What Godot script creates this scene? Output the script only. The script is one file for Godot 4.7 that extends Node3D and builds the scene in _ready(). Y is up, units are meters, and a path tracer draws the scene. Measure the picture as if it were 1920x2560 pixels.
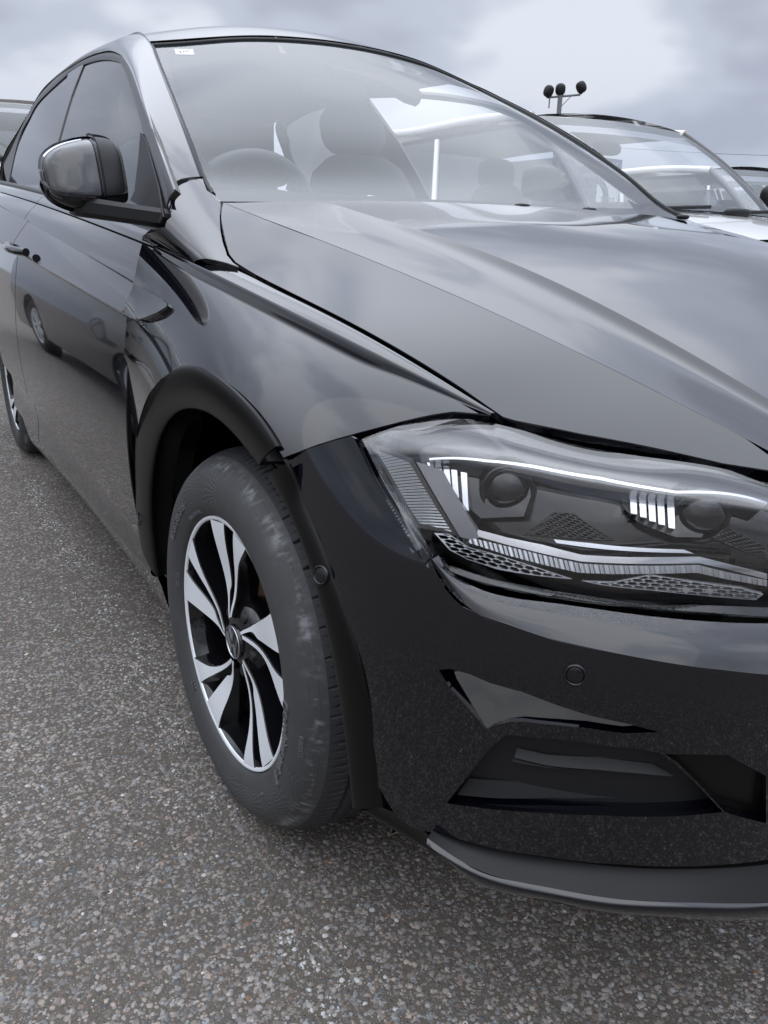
extends Node3D
# A black hatchback on an asphalt lot under a bright overcast sky. x: the car's forward, y: up, z: the car's right. Metres.

const SUB := 6
var D := {}
var OL := {}
var M := {}
var lat := {}
var rng := RandomNumberGenerator.new()

# ------------------------------------------------------------------ helpers
func nat(p: PackedVector3Array, k: int) -> PackedVector3Array:
	# natural cubic spline through p at even knots, k steps between two of them
	var n := p.size()
	var out := PackedVector3Array()
	var m := PackedVector3Array()
	m.resize(n)
	if n > 2:
		var c := PackedFloat32Array()
		c.resize(n)
		for i in range(1, n - 1):
			var rhs := 6.0 * (p[i + 1] - 2.0 * p[i] + p[i - 1])
			var den := 4.0 - c[i - 1]
			c[i] = 1.0 / den
			m[i] = (rhs - m[i - 1]) / den
		for i in range(n - 2, 0, -1):
			m[i] = m[i] - c[i] * m[i + 1]
	for i in n - 1:
		for s in k:
			var d := float(s) / k
			out.append(p[i] + d * (p[i + 1] - p[i] - (2.0 * m[i] + m[i + 1]) / 6.0) + d * d * m[i] / 2.0 + d * d * d * (m[i + 1] - m[i]) / 6.0)
	out.append(p[n - 1])
	return out

func surf(key: String) -> Dictionary:
	# the dense lattice of a panel: points and outward normals
	if lat.has(key):
		return lat[key]
	var d: Array = D[key]
	var nu: int = d[0]
	var nv: int = d[1]
	var f: PackedFloat32Array = d[3]
	var rows := []
	for j in nv:
		var r := PackedVector3Array()
		for i in nu:
			var a := (j * nu + i) * 3
			r.append(Vector3(f[a], f[a + 1], f[a + 2]))
		rows.append(nat(r, SUB))
	var w: int = rows[0].size()
	var h := (nv - 1) * SUB + 1
	var p := PackedVector3Array()
	p.resize(w * h)
	for i in w:
		var c := PackedVector3Array()
		for j in nv:
			c.append(rows[j][i])
		c = nat(c, SUB)
		for j in h:
			p[j * w + i] = c[j]
	return keep(key, p, w, h, d[2] == 1)

func keep(key: String, p: PackedVector3Array, w: int, h: int, flip: bool) -> Dictionary:
	var n := PackedVector3Array()
	n.resize(w * h)
	for j in h:
		for i in w:
			var du := p[j * w + mini(i + 1, w - 1)] - p[j * w + maxi(i - 1, 0)]
			var dv := p[mini(j + 1, h - 1) * w + i] - p[maxi(j - 1, 0) * w + i]
			var c := du.cross(dv)
			if c.length() < 1e-12:
				c = n[j * w + i - 1] if i > 0 else Vector3.UP
				if i > 0 and flip:
					c = -c
			c = c.normalized()
			n[j * w + i] = -c if flip else c
	lat[key] = {"p": p, "n": n, "w": w, "h": h}
	return lat[key]

func shifted(key: String, new_key: String, off: float) -> Dictionary:
	var s := surf(key)
	var p: PackedVector3Array = s.p.duplicate()
	for i in p.size():
		p[i] += s.n[i] * off
	lat[new_key] = {"p": p, "n": s.n, "w": s.w, "h": s.h}
	return lat[new_key]

func acc() -> Dictionary:
	return {"v": PackedVector3Array(), "n": PackedVector3Array(), "u": PackedVector2Array(), "i": PackedInt32Array()}

func tri(a: Dictionary, x: int, y: int, z: int) -> void:
	# wound so that the front (clockwise) is the side the normals point to
	var c: Vector3 = (a.v[y] - a.v[x]).cross(a.v[z] - a.v[x])
	if c.dot(a.n[x] + a.n[y] + a.n[z]) > 0.0:
		a.i.append_array([x, z, y])
	else:
		a.i.append_array([x, y, z])

func vert(a: Dictionary, p: Vector3, n: Vector3, uv := Vector2.ZERO) -> int:
	a.v.append(p)
	a.n.append(n)
	a.u.append(uv)
	return a.v.size() - 1

func quad(a: Dictionary, p0: Vector3, p1: Vector3, p2: Vector3, p3: Vector3, toward := Vector3.ZERO) -> void:
	var n := (p1 - p0).cross(p2 - p0)
	if n.length() < 1e-12:
		n = (p2 - p0).cross(p3 - p0)
	n = n.normalized()
	if toward != Vector3.ZERO and n.dot(toward) < 0.0:
		n = -n
	var b := vert(a, p0, n, Vector2(0, 0))
	vert(a, p1, n, Vector2(1, 0))
	vert(a, p2, n, Vector2(1, 1))
	vert(a, p3, n, Vector2(0, 1))
	tri(a, b, b + 1, b + 2)
	tri(a, b, b + 2, b + 3)

func sheet(a: Dictionary, s: Dictionary, i0 := 0, i1 := -1) -> void:
	var w: int = s.w
	var h: int = s.h
	if i1 < 0:
		i1 = w - 1
	var b: int = a.v.size()
	var ww := i1 - i0 + 1
	for j in h:
		for i in range(i0, i1 + 1):
			vert(a, s.p[j * w + i], s.n[j * w + i], Vector2(float(i) / (w - 1), float(j) / (h - 1)))
	for j in h - 1:
		for i in ww - 1:
			var k := b + j * ww + i
			tri(a, k, k + 1, k + ww + 1)
			tri(a, k, k + ww + 1, k + ww)

func rim(a: Dictionary, s: Dictionary, deep: float, i0 := 0, i1 := -1) -> void:
	# the folded edge round a sheet
	var w: int = s.w
	var h: int = s.h
	if i1 < 0:
		i1 = w - 1
	var ring := PackedInt32Array()
	for i in range(i0, i1 + 1):
		ring.append(i)
	for j in range(1, h):
		ring.append(j * w + i1)
	for i in range(i1 - 1, i0 - 1, -1):
		ring.append((h - 1) * w + i)
	for j in range(h - 2, 0, -1):
		ring.append(j * w + i0)
	var pts := PackedVector3Array()
	var ns := PackedVector3Array()
	for k in ring:
		pts.append(s.p[k])
		ns.append(s.n[k])
	fold(a, pts, ns, deep)

func fold(a: Dictionary, pts: PackedVector3Array, ns: PackedVector3Array, deep: float) -> void:
	var c := Vector3.ZERO
	for p in pts:
		c += p
	c /= pts.size()
	for k in pts.size():
		var l := (k + 1) % pts.size()
		var p := pts[k]
		var q := pts[l]
		if p.distance_to(q) < 1e-5:
			continue
		var side := (q - p).cross(ns[k]).normalized()
		if side.dot((p + q) / 2.0 - c) < 0.0:
			side = -side
		var n0 := (ns[k] + side).normalized()
		var n1 := (ns[l] + side).normalized()
		var b := vert(a, p, n0)
		vert(a, q, n1)
		vert(a, q - ns[l] * deep * 0.25, side)
		vert(a, p - ns[k] * deep * 0.25, side)
		vert(a, q - ns[l] * deep, side)
		vert(a, p - ns[k] * deep, side)
		tri(a, b, b + 1, b + 2)
		tri(a, b, b + 2, b + 3)
		tri(a, b + 3, b + 2, b + 4)
		tri(a, b + 3, b + 4, b + 5)

func poly(key: String) -> PackedVector2Array:
	var f: PackedFloat32Array = OL[key]
	var o := PackedVector2Array()
	for i in f.size() / 2:
		o.append(Vector2(f[i * 2], f[i * 2 + 1]) * SUB)
	if Geometry2D.is_polygon_clockwise(o):
		o.reverse()
	return o

func look(s: Dictionary, q: Vector2) -> Array:
	var x := clampf(q.x, 0.0, s.w - 1.001)
	var y := clampf(q.y, 0.0, s.h - 1.001)
	var i := int(x)
	var j := int(y)
	var fx := x - i
	var fy := y - j
	var k: int = j * s.w + i
	var p: Vector3 = s.p[k].lerp(s.p[k + 1], fx).lerp(s.p[k + s.w].lerp(s.p[k + s.w + 1], fx), fy)
	var n: Vector3 = s.n[k].lerp(s.n[k + 1], fx).lerp(s.n[k + s.w].lerp(s.n[k + s.w + 1], fx), fy).normalized()
	return [p, n]

func cut(a: Dictionary, s: Dictionary, outline: PackedVector2Array, holes: Array, deep: float) -> void:
	# the part of a lattice inside an outline and outside the holes, its edges folded in
	var w: int = s.w
	var h: int = s.h
	var ins := PackedByteArray()
	ins.resize(w * h)
	var box := Rect2(outline[0], Vector2.ZERO)
	for q in outline:
		box = box.expand(q)
	var x0 := maxi(0, int(box.position.x))
	var y0 := maxi(0, int(box.position.y))
	var x1 := mini(w - 1, int(box.end.x) + 1)
	var y1 := mini(h - 1, int(box.end.y) + 1)
	for j in range(y0, y1 + 1):
		for i in range(x0, x1 + 1):
			var q := Vector2(i, j)
			var yes := Geometry2D.is_point_in_polygon(q, outline)
			if yes:
				for ho in holes:
					if Geometry2D.is_point_in_polygon(q, ho):
						yes = false
			ins[j * w + i] = 1 if yes else 0
	var near := {}
	for l in [outline] + holes:
		for k in l.size():
			var p: Vector2 = l[k]
			var q: Vector2 = l[(k + 1) % l.size()]
			var steps := int(p.distance_to(q) * 3.0) + 1
			for t in steps + 1:
				var z := p.lerp(q, float(t) / steps)
				near[Vector2i(int(floor(z.x)), int(floor(z.y)))] = true
	var map := {}
	for j in range(y0, y1):
		for i in range(x0, x1):
			var sum := ins[j * w + i] + ins[j * w + i + 1] + ins[j * w + w + i] + ins[j * w + w + i + 1]
			var edge: bool = near.has(Vector2i(i, j))
			if sum == 4 and not edge:
				var q4 := PackedInt32Array()
				for k in [j * w + i, j * w + i + 1, j * w + w + i + 1, j * w + w + i]:
					if not map.has(k):
						map[k] = vert(a, s.p[k], s.n[k], Vector2(float(k % w) / (w - 1), float(k / w) / (h - 1)))
					q4.append(map[k])
				tri(a, q4[0], q4[1], q4[2])
				tri(a, q4[0], q4[2], q4[3])
			elif sum > 0 or edge:
				var parts := Geometry2D.intersect_polygons(PackedVector2Array([Vector2(i, j), Vector2(i + 1, j), Vector2(i + 1, j + 1), Vector2(i, j + 1)]), outline)
				for ho in holes:
					var left: Array[PackedVector2Array] = []
					for q in parts:
						for r in Geometry2D.clip_polygons(q, ho):
							left.append(r)
					parts = left
				for q in parts:
					var ids := Geometry2D.triangulate_polygon(q)
					var b: int = a.v.size()
					for z in q:
						var pn := look(s, z)
						vert(a, pn[0], pn[1], Vector2(z.x / (w - 1), z.y / (h - 1)))
					for k in ids.size() / 3:
						tri(a, b + ids[k * 3], b + ids[k * 3 + 1], b + ids[k * 3 + 2])
	if deep > 0.0:
		for l in [outline] + holes:
			var pts := PackedVector3Array()
			var ns := PackedVector3Array()
			for k in l.size():
				var p: Vector2 = l[k]
				var q: Vector2 = l[(k + 1) % l.size()]
				var steps := int(p.distance_to(q)) + 1
				for t in steps:
					var pn := look(s, p.lerp(q, float(t) / steps))
					pts.append(pn[0])
					ns.append(pn[1])
			fold(a, pts, ns, deep)

func commit(a: Dictionary, side := 1.0) -> ArrayMesh:
	var v: PackedVector3Array = a.v
	var n: PackedVector3Array = a.n
	var ix: PackedInt32Array = a.i
	if side < 0.0:
		v = v.duplicate()
		n = n.duplicate()
		ix = ix.duplicate()
		for k in v.size():
			var drop := maxf(0.0, v[k].z - 0.62) * 0.8 * smoothstep(0.70, 0.95, v[k].y)
			v[k].z = -v[k].z
			v[k].y -= drop
			n[k].z = -n[k].z
		for k in ix.size() / 3:
			var t := ix[k * 3]
			ix[k * 3] = ix[k * 3 + 1]
			ix[k * 3 + 1] = t
	var r := []
	r.resize(Mesh.ARRAY_MAX)
	r[Mesh.ARRAY_VERTEX] = v
	r[Mesh.ARRAY_NORMAL] = n
	r[Mesh.ARRAY_TEX_UV] = a.u
	r[Mesh.ARRAY_INDEX] = ix
	var m := ArrayMesh.new()
	m.add_surface_from_arrays(Mesh.PRIMITIVE_TRIANGLES, r)
	return m

func part(parent: Node3D, called: String, mesh: Mesh, mat: Material, label := "") -> MeshInstance3D:
	var o := MeshInstance3D.new()
	o.name = numbered(parent, called)
	o.mesh = mesh
	o.material_override = mat
	parent.add_child(o, true)
	if label:
		o.set_meta("label", label)
	return o

var taken := {}
func numbered(parent: Node, called: String) -> String:
	var k := "%d/%s" % [parent.get_instance_id(), called]
	var c: int = taken.get(k, 0)
	taken[k] = c + 1
	return called if c == 0 else "%s_%03d" % [called, c]

func thing(called: String, label: String, category: String, at := Vector3.ZERO, turn := 0.0, group := "") -> Node3D:
	var o := Node3D.new()
	o.name = numbered(self, called)
	add_child(o, true)
	o.position = at
	o.rotation.y = turn
	o.set_meta("label", label)
	o.set_meta("category", category)
	if group:
		o.set_meta("group", group)
	return o

func mat(c: Color, rough := 0.5, metal := 0.0, spec := 0.5) -> StandardMaterial3D:
	# c holds real-world (linear) base colour
	var m := StandardMaterial3D.new()
	m.albedo_color = Color(c.r, c.g, c.b).linear_to_srgb()
	m.roughness = rough
	m.metallic = metal
	m.metallic_specular = spec
	return m

func pane(c: Color, alpha: float) -> StandardMaterial3D:
	var m := mat(c, 0.0)
	m.albedo_color.a = alpha
	m.transparency = BaseMaterial3D.TRANSPARENCY_ALPHA
	m.cull_mode = BaseMaterial3D.CULL_DISABLED
	return m

func lathe(a: Dictionary, prof: PackedVector2Array, n := 96, a0 := 0.0, a1 := TAU) -> void:
	# prof: (radius, z) going outward side first; turned about z
	var k := prof.size()
	var b: int = a.v.size()
	var nr := PackedVector2Array()
	for i in k:
		var t := prof[mini(i + 1, k - 1)] - prof[maxi(i - 1, 0)]
		nr.append(Vector2(-t.y, t.x).normalized())
	for j in n + 1:
		var th := a0 + (a1 - a0) * j / n
		for i in k:
			vert(a, Vector3(prof[i].x * cos(th), prof[i].x * sin(th), prof[i].y), Vector3(nr[i].x * cos(th), nr[i].x * sin(th), nr[i].y), Vector2(th / TAU, float(i) / (k - 1)))
	for j in n:
		for i in k - 1:
			var q := b + j * k + i
			tri(a, q, q + 1, q + k + 1)
			tri(a, q, q + k + 1, q + k)

func tube(a: Dictionary, pts: PackedVector3Array, r: float, n := 8) -> void:
	var b: int = a.v.size()
	for k in pts.size():
		var t := (pts[mini(k + 1, pts.size() - 1)] - pts[maxi(k - 1, 0)]).normalized()
		var x := t.cross(Vector3.UP if absf(t.y) < 0.9 else Vector3.RIGHT).normalized()
		var y := t.cross(x)
		for j in n:
			var d := x * cos(TAU * j / n) + y * sin(TAU * j / n)
			vert(a, pts[k] + d * r, d)
	for k in pts.size() - 1:
		for j in n:
			var q := b + k * n + j
			var q2 := b + k * n + (j + 1) % n
			tri(a, q, q2, q2 + n)
			tri(a, q, q2 + n, q + n)
	for e in [0, pts.size() - 1]:
		var t := (pts[1] - pts[0]).normalized() * -1.0 if e == 0 else (pts[e] - pts[e - 1]).normalized()
		var c := vert(a, pts[e], t)
		var f: int = a.v.size()
		for j in n:
			vert(a, a.v[b + e * n + j], t)
		for j in n:
			tri(a, c, f + j, f + (j + 1) % n)

func box(a: Dictionary, c: Vector3, s: Vector3, b := Basis.IDENTITY) -> void:
	var h := s / 2.0
	for ax in 3:
		for sg in [-1.0, 1.0]:
			var n := Vector3.ZERO
			n[ax] = sg
			var u := Vector3.ZERO
			u[(ax + 1) % 3] = h[(ax + 1) % 3]
			var w := Vector3.ZERO
			w[(ax + 2) % 3] = h[(ax + 2) % 3]
			var o := n * h[ax]
			quad(a, c + b * (o - u - w), c + b * (o + u - w), c + b * (o + u + w), c + b * (o - u + w), b * n)

func blob(a: Dictionary, c: Vector3, s: Vector3, b := Basis.IDENTITY, p := 2.6, nu := 20, nv := 12) -> void:
	# a superellipsoid: a rounded box or pebble
	var f: int = a.v.size()
	for j in nv + 1:
		var ph := -PI / 2 + PI * j / nv
		for i in nu + 1:
			var th := TAU * i / nu
			var d := Vector3(cos(ph) * cos(th), sin(ph), cos(ph) * sin(th))
			var k := pow(pow(absf(d.x), p) + pow(absf(d.y), p) + pow(absf(d.z), p), -1.0 / p)
			var q := d * k
			var n := Vector3(signf(q.x) * pow(absf(q.x), p - 1) / s.x, signf(q.y) * pow(absf(q.y), p - 1) / s.y, signf(q.z) * pow(absf(q.z), p - 1) / s.z).normalized()
			vert(a, c + b * (q * s), b * n)
	for j in nv:
		for i in nu:
			var q := f + j * (nu + 1) + i
			tri(a, q, q + 1, q + nu + 2)
			tri(a, q, q + nu + 2, q + nu + 1)

func patch(a: Dictionary, p00: Vector3, p10: Vector3, p11: Vector3, p01: Vector3, bulge := Vector3.ZERO, n := 10) -> Dictionary:
	# a four-cornered sheet, pushed out by bulge in its middle
	var p := PackedVector3Array()
	for j in n + 1:
		for i in n + 1:
			var u := float(i) / n
			var v := float(j) / n
			p.append(p00.lerp(p10, u).lerp(p01.lerp(p11, u), v) + bulge * 2.0 * (u * (1.0 - u) + v * (1.0 - v)))
	var s := {"p": p, "n": PackedVector3Array(), "w": n + 1, "h": n + 1}
	var c := (p10 - p00).cross(p01 - p00)
	s = keep("patch", p, n + 1, n + 1, c.dot(bulge) < 0.0)
	sheet(a, s)
	return s

func letters(text: String, size: float, deep: float, font := "Droid Sans") -> ArrayMesh:
	var f := SystemFont.new()
	f.font_names = PackedStringArray([font])
	var t := TextMesh.new()
	t.font = f
	t.text = text
	t.font_size = 64
	t.pixel_size = size / 64.0
	t.depth = deep
	var m := ArrayMesh.new()
	m.add_surface_from_arrays(Mesh.PRIMITIVE_TRIANGLES, t.get_mesh_arrays())
	return m

func bent(mesh: ArrayMesh, r: float, mid: float, z: float, slope: float) -> ArrayMesh:
	# lettering laid round a wheel: its middle at angle mid, tops outward
	var s := mesh.surface_get_arrays(0)
	var v: PackedVector3Array = s[Mesh.ARRAY_VERTEX]
	var n: PackedVector3Array = s[Mesh.ARRAY_NORMAL]
	for i in v.size():
		var q := v[i]
		var rr := r + q.y
		var th := mid - q.x / r
		v[i] = Vector3(rr * cos(th), rr * sin(th), z + q.z + slope * q.y)
		var m := n[i]
		n[i] = Vector3(m.y * cos(th) + m.x * sin(th), m.y * sin(th) - m.x * cos(th), m.z).normalized()
	s[Mesh.ARRAY_VERTEX] = v
	s[Mesh.ARRAY_NORMAL] = n
	var o := ArrayMesh.new()
	o.add_surface_from_arrays(Mesh.PRIMITIVE_TRIANGLES, s)
	return o

func noise(f: float, s: int, oct := 4) -> FastNoiseLite:
	var n := FastNoiseLite.new()
	n.seed = s
	n.frequency = f
	n.noise_type = FastNoiseLite.TYPE_SIMPLEX_SMOOTH
	n.fractal_octaves = oct
	return n

func tex(img: Image) -> ImageTexture:
	return ImageTexture.create_from_image(img)

func _ready() -> void:
	rng.seed = 7
	# camera
	var cam := Camera3D.new()
	cam.name = "camera"
	add_child(cam)
	cam.transform = Transform3D(Basis(Vector3(0.50776, 0.02561, -0.86112), Vector3(-0.29274, 0.94521, -0.1445), Vector3(0.81023, 0.32546, 0.48744)).orthonormalized(), Vector3(1.10437, 0.92337, 1.22032))
	cam.fov = 64.2235
	cam.keep_aspect = Camera3D.KEEP_HEIGHT
	cam.near = 0.02
	cam.far = 2000.0
	cam.current = true
	# sky, sun, exposure
	var e := Environment.new()
	e.background_mode = Environment.BG_SKY
	e.tonemap_mode = Environment.TONE_MAPPER_LINEAR
	e.tonemap_exposure = 1.08
	e.sdfgi_enabled = true
	e.ssao_enabled = true
	e.ssil_enabled = true
	var sky := Sky.new()
	var sm := PanoramaSkyMaterial.new()
	sm.panorama = cloud_sky()
	sky.sky_material = sm
	e.sky = sky
	var we := WorldEnvironment.new()
	we.name = "environment"
	we.environment = e
	add_child(we)
	var sun := DirectionalLight3D.new()
	sun.name = "sun"
	sun.light_energy = 0.22
	sun.light_color = Color(1.0, 0.97, 0.93)
	sun.light_angular_distance = 90.0
	sun.shadow_enabled = true
	add_child(sun)
	sun.look_at_from_position(Vector3(0.5, 1.3, 0.75) * 20.0, Vector3.ZERO)
	D = body_data()
	OL = outlines()
	materials()
	ground()
	var car := thing("hatchback_car", "glossy black five-door hatchback filling most of the photo, dusty front tyre nearest", "car")
	body(car)
	front_end(car)
	glasshouse(car)
	cabin(car)
	wheels(car)
	surroundings()

func cloud_sky() -> ImageTexture:
	var w := 1536
	var h := 768
	var big := noise(0.55, 11, 5)
	var fine := noise(2.2, 23, 4)
	var band := noise(0.9, 5, 3)
	var f := PackedFloat32Array()
	f.resize(w * h * 3)
	for j in h:
		var el := PI / 2 - PI * (j + 0.5) / h
		for i in w:
			var az := TAU * ((i + 0.5) / w - 0.5)
			var d := Vector3(sin(az) * cos(el), sin(el), -cos(az) * cos(el))
			var c := Vector3(0.66, 0.70, 0.77)
			if d.y > -0.02:
				var q := d / (maxf(d.y, 0.0) + 0.22)
				var n := big.get_noise_3d(q.x, 0.7, q.z) * 0.75 + fine.get_noise_3d(q.x, 4.0, q.z) * 0.28
				var b := band.get_noise_3d(q.x * 0.5, 9.0, q.z * 1.1)
				var t := clampf(0.47 + n * 1.6 + b * 0.45, 0.0, 1.0)
				var low := smoothstep(0.0, 0.2, d.y)
				var dark := Vector3(0.50, 0.55, 0.645).lerp(Vector3(0.53, 0.56, 0.64), low)
				var mid := Vector3(0.56, 0.615, 0.71).lerp(Vector3(0.66, 0.70, 0.78), low)
				var lit := Vector3(0.68, 0.73, 0.81).lerp(Vector3(0.92, 0.945, 0.99), low)
				c = dark.lerp(mid, smoothstep(0.1, 0.5, t)).lerp(lit, smoothstep(0.5, 0.88, t)) * (1.0 + 2.6 * smoothstep(0.28, 0.85, d.y))
			else:
				c = Vector3(0.30, 0.30, 0.31)
			c *= Vector3(0.765, 0.79, 0.84)
			var k := (j * w + i) * 3
			f[k] = c.x
			f[k + 1] = c.y
			f[k + 2] = c.z
	return tex(Image.create_from_data(w, h, false, Image.FORMAT_RGBF, f.to_byte_array()))

func materials() -> void:
	var p := mat(Color(0.0012, 0.0014, 0.0034), 0.08, 0.0, 0.28)
	p.clearcoat_enabled = true
	p.clearcoat = 1.0
	p.clearcoat_roughness = 0.012
	M.paint = p
	M.gloss = mat(Color(0.004, 0.004, 0.005), 0.06)
	M.plastic = mat(Color(0.010, 0.010, 0.011), 0.5, 0.0, 0.36)
	var dirty := mat(Color(0.0036, 0.0034, 0.0032), 0.3, 0.0, 0.3)
	M.dirty = dirty
	M.shade = pane(Color(0.03, 0.035, 0.06), 0.82)
	M.red = mat(Color(0.35, 0.01, 0.01), 0.15)
	M.mast = mat(Color(0.16, 0.16, 0.17), 0.6)
	M.rubber = mat(Color(0.006, 0.006, 0.006), 0.6)
	M.dark = mat(Color(0.003, 0.003, 0.003), 0.8, 0.0, 0.2)
	M.chrome = mat(Color(0.75, 0.76, 0.78), 0.06, 1.0)
	M.satin = mat(Color(0.45, 0.47, 0.50), 0.28, 1.0)
	M.silver = mat(Color(0.74, 0.77, 0.80), 0.38, 0.3)
	M.glass = pane(Color(0.12, 0.20, 0.20), 0.06)
	M.tint = pane(Color(0.02, 0.02, 0.025), 0.80)
	M.clear = pane(Color(0.1, 0.1, 0.1), 0.006)
	M.trim = mat(Color(0.035, 0.033, 0.032), 0.32)
	M.frit = mat(Color(0.010, 0.010, 0.012), 0.7, 0.0, 0.1)
	M.cloth = mat(Color(0.035, 0.036, 0.04), 0.9)
	M.dash = mat(Color(0.03, 0.032, 0.034), 0.6)
	M.paper = mat(Color(0.78, 0.79, 0.80), 0.8)
	M.ink = mat(Color(0.03, 0.03, 0.03), 0.7)
	M.white = mat(Color(0.80, 0.80, 0.80), 0.6)
	M.brown = mat(Color(0.22, 0.13, 0.08), 0.5, 0.5)
	M.lamp_chrome = mat(Color(0.46, 0.47, 0.49), 0.12, 1.0)
	M.lamp_white = mat(Color(0.36, 0.37, 0.39), 0.3, 0.5)
	M.let = mat(Color(0.085, 0.087, 0.09), 0.5)
	M.lamp_grey = mat(Color(0.10, 0.10, 0.11), 0.4)

# ------------------------------------------------------------------ the lot
func ground() -> void:
	var size := 1024
	var alb := PackedByteArray()
	alb.resize(size * size * 3)
	var hi := PackedByteArray()
	hi.resize(size * size)
	var g := noise(0.06, 3, 3)
	for k in size * size:
		var x := k % size
		var y := k / size
		var v := 54 + int(rng.randf() * 40.0)
		alb[k * 3] = v + 6
		alb[k * 3 + 1] = v
		alb[k * 3 + 2] = v - 7
		hi[k] = 70 + int(rng.randf() * 40.0)
	for s in 22000:
		var cx := rng.randf() * size
		var cy := rng.randf() * size
		var r := 1.2 + 5.5 * pow(rng.randf(), 2.4)
		var el := 0.6 + rng.randf() * 0.4
		var an := rng.randf() * TAU
		var tone := 76.0 + rng.randf() * 62.0
		var warm := rng.randf_range(-4.0, 14.0)
		if rng.randf() < 0.03:
			tone += 40.0
		var ca := cos(an)
		var sa := sin(an)
		var top := 150 + int(rng.randf() * 90.0)
		var ri := int(r) + 1
		for dy in range(-ri, ri + 1):
			for dx in range(-ri, ri + 1):
				var u := (dx * ca + dy * sa) / r
				var w := (dy * ca - dx * sa) / (r * el)
				var q := u * u + w * w
				if q < 1.0:
					var k := (posmod(int(cy) + dy, size) * size + posmod(int(cx) + dx, size))
					var t := tone + rng.randf_range(-7.0, 7.0) - 14.0 * q
					alb[k * 3] = clampi(int(t + warm), 0, 255)
					alb[k * 3 + 1] = clampi(int(t), 0, 255)
					alb[k * 3 + 2] = clampi(int(t - warm * 0.6), 0, 255)
					hi[k] = clampi(int(top - 60.0 * q), 0, 255)
	var m := StandardMaterial3D.new()
	m.albedo_texture = tex(Image.create_from_data(size, size, false, Image.FORMAT_RGB8, alb))
	m.roughness = 0.85
	m.uv1_triplanar = true
	m.uv1_world_triplanar = true
	m.uv1_scale = Vector3.ONE / 0.8
	m.heightmap_enabled = true
	m.heightmap_texture = tex(Image.create_from_data(size, size, false, Image.FORMAT_L8, hi))
	m.heightmap_scale = 0.25
	M.asphalt = m
	var pl := PlaneMesh.new()
	pl.size = Vector2(600, 600)
	var o := part(self, "ground", pl, m)
	o.set_meta("kind", "structure")
	o.set_meta("label", "worn grey asphalt of the parking lot")
	# loose and embedded stones where the camera sees them singly
	var shapes := []
	for s in 4:
		var a := acc()
		var pts := PackedVector3Array()
		for k in 12:
			var ph := PI / 6.0 if k < 6 else PI / 2.6
			var th := TAU * (k % 6) / 6.0 + rng.randf_range(-0.3, 0.3) + (0.5 if k < 6 else 0.0)
			var rr := rng.randf_range(0.75, 1.1)
			pts.append(Vector3(cos(th) * sin(ph + 0.25) * rr, cos(ph) * 0.75 * rng.randf_range(0.8, 1.0), sin(th) * sin(ph + 0.25) * rr) * (1.0 if k >= 6 else 0.8))
		var top := Vector3(rng.randf_range(-0.15, 0.15), 0.72, rng.randf_range(-0.15, 0.15))
		for k in 6:
			var l := (k + 1) % 6
			quad(a, top, pts[k], pts[l], pts[l], Vector3(0, 1, 0))
			quad(a, pts[k], pts[6 + k], pts[6 + l], pts[l], pts[k])
			var b0 := pts[6 + k] * Vector3(1.15, 0, 1.15) - Vector3(0, 0.4, 0)
			var b1 := pts[6 + l] * Vector3(1.15, 0, 1.15) - Vector3(0, 0.4, 0)
			quad(a, pts[6 + k], b0, b1, pts[6 + l], pts[6 + k] * Vector3(1, 0.3, 1))
		shapes.append(commit(a))
	var sm := mat(Color(1, 1, 1), 0.8)
	sm.vertex_color_use_as_albedo = true
	var patchy := noise(1.6, 40, 3)
	for s in 4:
		var mm := MultiMesh.new()
		mm.transform_format = MultiMesh.TRANSFORM_3D
		mm.use_colors = true
		mm.mesh = shapes[s]
		var n := 32000
		mm.instance_count = n
		for k in n:
			var x := rng.randf_range(-2.6, 1.0)
			var z := rng.randf_range(0.2, 1.45)
			if rng.randf() < 0.5:
				x = rng.randf_range(-0.7, 0.9)
			var r := 0.0011 + 0.0042 * pow(rng.randf(), 2.5)
			var b := Basis(Vector3.UP, rng.randf() * TAU) * Basis(Vector3.RIGHT, rng.randf_range(-0.3, 0.3)) * Basis.from_scale(Vector3(r, r * rng.randf_range(0.25, 0.5), r * rng.randf_range(0.5, 1.0)))
			mm.set_instance_transform(k, Transform3D(b, Vector3(x, rng.randf_range(-0.0008, 0.0002), z)))
			var t := (0.060 + 0.19 * pow(rng.randf(), 1.5)) * (1.0 + 0.5 * patchy.get_noise_2d(x * 0.8, z * 0.8))
			var warm := rng.randf_range(0.03, 0.17)
			var c := Color(t * (1.0 + warm), t, t * (1.0 - warm))
			var pick := rng.randf()
			if pick < 0.006:
				c = Color(0.40, 0.39, 0.37)
			elif pick < 0.014:
				c = Color(0.17, 0.10, 0.065)
			mm.set_instance_color(k, c)
		var o2 := MultiMeshInstance3D.new()
		o2.name = numbered(self, "asphalt_stones")
		o2.multimesh = mm
		o2.material_override = sm
		add_child(o2, true)
		o2.set_meta("kind", "stuff")
		o2.set_meta("label", "small grey and brown stones bedded in the asphalt")
	# what is left of a painted bay line: white on the tops of the stones beside the car
	var pm := MultiMesh.new()
	pm.transform_format = MultiMesh.TRANSFORM_3D
	pm.mesh = shapes[1]
	var spots: Array[Transform3D] = []
	var tries := 0
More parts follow.
